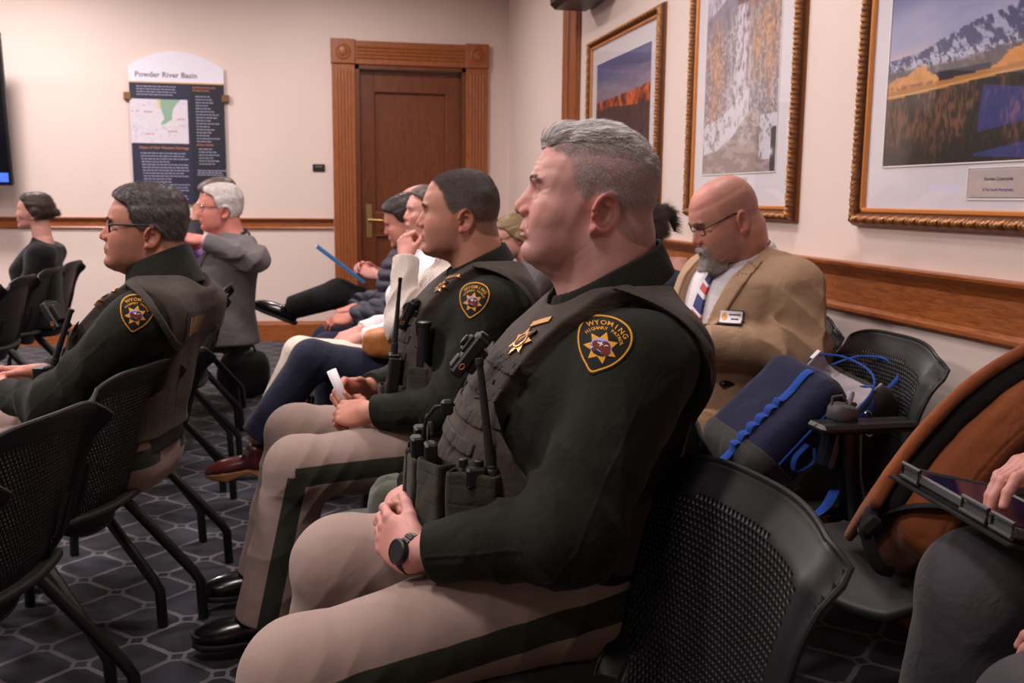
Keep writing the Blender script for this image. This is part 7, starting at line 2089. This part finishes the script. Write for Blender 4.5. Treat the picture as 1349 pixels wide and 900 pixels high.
    MB().lathe([(.008, .166), (.0085, .196), (.006, .202)], (.010, 0, 0), n=14).build('spout', simple('spout_clear', srgb(170, 160, 170), .2), b, True)
    cb = MB().tube(smooth_path([(0, 0, 0), (.012, 0, .006), (.014, 0, .05), (.006, 0, .066), (-.006, 0, .06), (-.012, 0, .01)], 5), .0028, 8, closed=True).build('carabiner', MAT['steel'], None, True)
    cb.location = (1.385, 2.18, .675); cb.rotation_euler = (0, R(-12), R(15)); tag(cb, 'silver carabiner clipped to the blue backpack', 'carabiner')

def smooth_path(pts, n=5):
    out = []; N = len(pts)
    for i in range(N - 1):
        p0, p1, p2, p3 = pts[max(i - 1, 0)], pts[i], pts[i + 1], pts[min(i + 2, N - 1)]
        for k in range(n):
            t = k / n
            out.append(tuple(.5 * ((2 * b) + (-a + c) * t + (2 * a - 5 * b + 4 * c - d) * t * t + (-a + 3 * b - 3 * c + d) * t ** 3) for a, b, c, d in zip(p0, p1, p2, p3)))
    return out + [tuple(pts[-1])]

def rust_pack():
    o = (1.40, 1.80, .70); base = (1.33, 1.78, .47); root = empty('backpack', base); tag(root, 'rust brown canvas backpack with black trim leaning on a wall chair', 'backpack')
    inv = -Vector(base); L = Loc(o, (.78, .12, .62), (-.54, .60, .57)); P = []
    def slab(x0, x1, w, z0, z1, rad, sd):
        def f(p):
            q = L.q(p); ww = 1 - .28 * sst(q[:, 0], .02, .28)
            bow = .035 * (1 - (q[:, 0] / .26) ** 2)
            r = rbox(np.stack([q[:, 0], q[:, 1] / ww, q[:, 2] - bow], 1), ((x0 + x1) / 2, 0, (z0 + z1) / 2), ((x1 - x0) / 2, w, (z1 - z0) / 2), min(rad, (z1 - z0) / 2 - .001))
            return r + .0025 * wob(p, 24, sd) + .0012 * wob(p, 60, sd + 1)
        return f
    lo, hi = np.array(o) - .42, np.array(o) + .42
    P.append(sdf_obj('back_panel', slab(-.27, .30, .165, .070, .098, .012, 1), lo, hi, .004, MAT['bag_orange'], root))
    P.append(sdf_obj('padding', slab(-.25, .28, .150, .030, .075, .02, 2), lo, hi, .005, MAT['bag_black'], root))
    mf = slab(-.27, .29, .160, -.085, .038, .045, 3)
    def seam(p):
        q = L.q(p); return mf(p) + .0022 * np.exp(-((q[:, 2] + .015 + .05 * (q[:, 0] / .28) ** 2) / .0022) ** 2)
    P.append(sdf_obj('main_compartment', seam, lo, hi, .0035, MAT['bag_orange'], root)); mc = P[-1]
    P.append(sdf_obj('zip_band', slab(-.255, .22, .152, -.110, -.080, .012, 4), lo, hi, .0045, MAT['bag_black'], root))
    P.append(sdf_obj('front_pocket', slab(-.265, .18, .150, -.170, -.102, .03, 5), lo, hi, .0035, MAT['bag_orange'], root))
    P.append(MB().tube(smooth_path([L.w(v) for v in [(.27, -.05, .03), (.32, -.045, .05), (.345, .0, .055), (.32, .045, .05), (.27, .05, .03)]], 6), .017, 10, flat=.3).build('grab_handle', MAT['bag_orange'], root, True))
    P.append(MB().tube(smooth_path([L.w(v) for v in [(-.10, -.165, -.085), (-.16, -.170, -.03), (-.22, -.165, .03), (-.27, -.10, .07)]], 5), .014, 8, flat=.25).build('side_strap', MAT['bag_black'], root, True))
    P.append(MB().tube(smooth_path([L.w(v) for v in [(-.26, -.13, .08), (-.31, -.13, .06), (-.345, -.12, .0), (-.33, -.11, -.03)]], 5), .014, 8, flat=.25).box(L.w((-.30, -.13, .06)), (.05, .03, .03), L.m3(), bev=.008).build('shoulder_strap', MAT['bag_black'], root, True))
    for p_ in P: p_.location = inv

def campaign_hat():
    m = []
    for k in range(40): pass
    root = empty('campaign_hat', (.215, 2.26, .470)); tag(root, 'olive felt campaign hat resting on the empty chair between two officers', 'hat')
    V = []; F = []; n = 56; prof = [(.185, .010), (.188, .013), (.186, .016), (.15, .012), (.11, .012), (.094, .018), (.090, .030), (.088, .07), (.083, .105), (.070, .126), (.045, .134), (.015, .126), (.001, .122)]
    for (r_, z) in prof:
        for k in range(n):
            a = 2 * math.pi * k / n; rr = r_ * (1.0 + .06 * abs(math.cos(a))); zz = z
            if z > .1: zz -= .016 * max(0, math.cos(4 * a) * 1.0) * sstf(r_, .01, .07) * (1 - sstf(r_, .075, .09))
            if r_ > .1: zz += .010 * math.cos(2 * a) * (r_ - .1) / .08
            V.append((rr * math.cos(a), rr * math.sin(a) * .95, zz))
    for i in range(len(prof) - 1):
        for k in range(n): l = (k + 1) % n; F.append((i * n + k, i * n + l, (i + 1) * n + l, (i + 1) * n + k))
    F.append(tuple((len(prof) - 1) * n + k for k in range(n)))
    o = mesh_obj('felt_body', V, F, MAT['felt'], root, True); s = o.modifiers.new('s', 'SOLIDIFY'); s.thickness = .003
    MB().lathe([(.0965, .018), (.0975, .020), (.0955, .040), (.0945, .041)], n=40, sy=.95).build('hat_band', MAT['belt'], root, True)

def tablet_set():
    A = Vector((.965, 1.40, .825)); B_ = Vector((.972, 1.15, .806)); a = (B_ - A).normalized(); wd = Vector((.97, .03, -.24)); wd = (wd - a * wd.dot(a)).normalized(); n = a.cross(wd)
    if n.z < 0: n = -n
    M = Matrix((a, wd, n)).transposed(); c = A + a * .125 + wd * .09
    root = empty('tablet', c); tag(root, 'tablet in a grey rugged case propped on the charcoal knee', 'tablet')
    def B(m, l, d, **k): return m.box(M @ Vector(l), d, M, **k)
    B(MB(), (0, 0, 0), (.250, .180, .010), bev=.004).build('body', MAT['black_plastic'], root)
    B(MB(), (0, 0, .0058), (.222, .160, .0012)).build('screen', simple('tablet_screen', srgb(34, 26, 60), .06, var=.1, scale=6), root)  # dark violet reflection put into the screen's base colour
    m = MB()
    for y in (-.092, .092): B(m, (0, y, .0), (.262, .008, .016), bev=.003)
    for x in (-.128, .128): B(m, (x, 0, 0), (.008, .184, .016), bev=.003)
    for x0, x1 in ((-.128, -.085), (.02, .075), (.085, .128)):
        pts = [M @ Vector(v) for v in [(x0, -.097, -.008), (x1, -.097, -.008), (x1, -.100, .012), (x0, -.100, .012)]]
        m.tube(pts, .0042, 8, closed=True)
    m.build('rugged_case', MAT['case_grey'], root)
    m = MB(); B(m, (-.012, .0, -.020), (.285, .200, .005), bev=.002); B(m, (-.010, .0, -.013), (.27, .185, .006), bev=.002)
    m.build('cover_flap', MAT['bag_black'], root)

def small_things():
    # rolled paper held by the second officer
    p0, p1 = Vector((.095, 2.80, .665)), Vector((.050, 2.835, .775)); d = (p1 - p0).normalized()
    M = d.to_track_quat('Z', 'Y').to_matrix(); m = MB(); V = []; F = []; n = 60
    for j, z in enumerate((0, .115)):
        for k in range(n):
            a = k / 20 * 2 * math.pi; r_ = .0095 + .0035 * k / n + .002 * j; V.append(tuple(p0 + M @ Vector((r_ * math.cos(a), r_ * math.sin(a), z))))
    for k in range(n - 1): F.append((k, k + 1, n + k + 1, n + k))
    o = mesh_obj('rolled_paper', V, F, simple('paper_white', srgb(236, 232, 236), .7, var=.02), None, True); s = o.modifiers.new('s', 'SOLIDIFY'); s.thickness = .0006
    tag(o, 'rolled white paper held in the second officer\'s hands', 'paper')
    # blue folder on the crossed knee
    c = Vector((.165, 5.62, .885)); M = Matrix.Rotation(R(38), 3, 'Y') @ Matrix.Rotation(R(0), 3, 'Z')
    root = empty('folder', c); tag(root, 'blue folder with white pages resting on a black crossed knee', 'folder')
    MB().box(M @ Vector((0, 0, .006)), (.33, .24, .003), M).box(M @ Vector((0, 0, -.006)), (.33, .24, .003), M).box(M @ Vector((0, -.119, 0)), (.33, .003, .014), M).build('cover', simple('folder_blue', srgb(44, 108, 160), .45), root)
    MB().box(M @ Vector((-.004, .003, 0)), (.325, .225, .008), M).build('pages', simple('folder_pages', srgb(190, 196, 216), .7), root)
    # tan handbag with a denim strap beside the cream sweater
    o = (.285, 3.76, .705); root = empty('handbag', (.22, 3.76, .60)); tag(root, 'tan leather handbag on the lap of the woman in jeans', 'handbag'); inv = -Vector((.22, 3.76, .60))
    f = lambda p: sell(p, o, (.088, .052, .058), 2.8) + .005 * wob(p, 26, 3) + .002 * wob(p, 70, 5)
    a = sdf_obj('bag_body', f, np.array(o) - .16, np.array(o) + .16, .005, MAT['tan_leather'], root); a.location = inv
    a = MB().tube(smooth_path([(.35, 3.74, .73), (.385, 3.73, .68), (.37, 3.72, .60), (.31, 3.71, .57)], 5), .022, 8, flat=.15).build('strap', MAT['grey_knit'], root, True); a.location = inv
    # black bag on the floor far back
    o = (-.42, 6.25, .15); root = empty('black_bag', (-.42, 6.25, 0)); tag(root, 'black soft bag standing on the carpet below the oak baseboard', 'bag')
    f = lambda p: smax(sell(p, o, (.16, .11, .16), 2.6) + .012 * wob(p, 16, 3), -p[:, 2], .01)
    a = sdf_obj('bag_body', f, np.array(o) - .25, np.array(o) + .25, .008, MAT['bag_black'], root); a.location = -Vector((-.42, 6.25, 0))
    a = MB().tube(smooth_path([(-.50, 6.22, .27), (-.46, 6.2, .36), (-.38, 6.2, .36), (-.34, 6.22, .27)], 6), .008, 8).build('handle', MAT['bag_black'], root, True); a.location = -Vector((-.42, 6.25, 0))
# ---------------------------------------------------------------- assemble
officer_one(); officer_two(); officer_three(); tan_man(); cast()
GA, GB, GC, GW = 'chairs in the row of the near officers', 'chairs in the row ahead', 'chairs in the far left rows', 'chairs against the right wall'
for x, y, r, l, zs in ((.35, 1.31, 187, 'empty black mesh chair nearest the camera, behind the silver haired officer', 1.03), (.395, 1.84, 180, 'black mesh chair under the silver haired officer in the foreground', 1.05),
        (.385, 2.36, 180, 'black mesh chair holding the campaign hat', 1.0), (.385, 2.90, 180, 'black mesh chair under the officer with the rolled paper', 1.0), (.42, 3.42, 180, 'empty black mesh chair between an officer and the woman in jeans', 1.0),
        (.48, 3.95, 180, 'black mesh chair under the woman in the cream sweater', 1.0), (.46, 4.52, 180, 'black mesh chair under the woman in cream trousers', 1.0), (.44, 5.12, 180, 'black mesh chair under the man in the quilted jacket', 1.0), (.50, 5.70, 180, 'black mesh chair under the bald man with crossed legs', 1.0)):
    chair(x, y, l, GA, r, zs)
for x, y, r, l, zs in ((-.88, 1.59, 161, 'empty black mesh chair cut by the left edge, nearest of its row', 1.0), (-.83, 2.20, 161, 'empty black mesh chair in front, second of the row ahead', 1.0), (-.735, 2.78, 161, 'black mesh chair close behind the seated officer with glasses', 1.0),
        (-.69, 3.22, 163, 'black mesh chair the officer with glasses leans on', .95), (-.70, 3.90, 172, 'empty mesh chair just beyond the officer with glasses', 1.0), (-.70, 4.50, 176, 'empty mesh chair, second beyond the officer with glasses', 1.0), (-.72, 5.08, 178, 'empty mesh chair next to the man in the grey blazer', 1.0),
        (-.74, 5.66, 180, 'black mesh chair under the man in the grey blazer', 1.0), (-.78, 6.26, 180, 'black mesh chair under the man with his hand to his forehead', 1.0)):
    chair(x, y, l, GB, r, zs)
for x, y, r, l, zs in ((-1.84, 5.12, 176, 'dark chair at the left edge, nearest of the far rows', 1), (-1.83, 5.72, 176, 'dark chair in the far row, second from the left edge', 1), (-1.84, 6.32, 176, 'dark chair under the woman with the bun', 1), (-1.85, 6.95, 176, 'dark chair beyond the woman with the bun', 1)):
    chair(x, y, l, GC, r, zs)
for x, y, r, l, zs in ((1.30, 1.22, 180, 'black armchair under the person in charcoal trousers', 1.09), (1.30, 1.84, 180, 'black mesh armchair holding the rust brown backpack', 1.09), (1.30, 2.44, 180, 'black mesh armchair holding the blue backpack', 1.09), (1.34, 3.02, 180, 'black mesh armchair under the man in the tan suit', 1.09),
        (1.34, 3.86, 180, 'black armchair under the woman with the ponytail', 1.05), (1.20, 5.36, 180, 'black armchair under the person in the grey cardigan', 1.05)):
    chair(x, y, l, GW, r, zs, True)
wall_things(); blue_pack(); rust_pack(); campaign_hat(); tablet_set(); small_things()
# ---------------------------------------------------------------- camera
def make_camera():
    yaw, pitch, roll = R(11.75), R(-8.45), R(.56)
    fw = Vector((math.sin(yaw) * math.cos(pitch), math.cos(yaw) * math.cos(pitch), math.sin(pitch)))
    rt = Vector((math.cos(yaw), -math.sin(yaw), 0)); up = rt.cross(fw)
    r2 = rt * math.cos(roll) + up * math.sin(roll); u2 = up * math.cos(roll) - rt * math.sin(roll)
    cam = bpy.data.cameras.new('camera'); o = bpy.data.objects.new('camera', cam); COL.objects.link(o)
    M = Matrix((r2, u2, -fw)).transposed().to_4x4(); M.translation = Vector((0, 0, 1.27)); o.matrix_world = M
    cam.sensor_fit = 'HORIZONTAL'; cam.sensor_width = 36; cam.lens = 1280 / 1349 * 36
    cam.clip_start = .05
    cam.dof.use_dof = True; cam.dof.focus_distance = 1.78; cam.dof.aperture_fstop = 7.1; cam.dof.aperture_blades = 8
    SC.camera = o
make_camera()
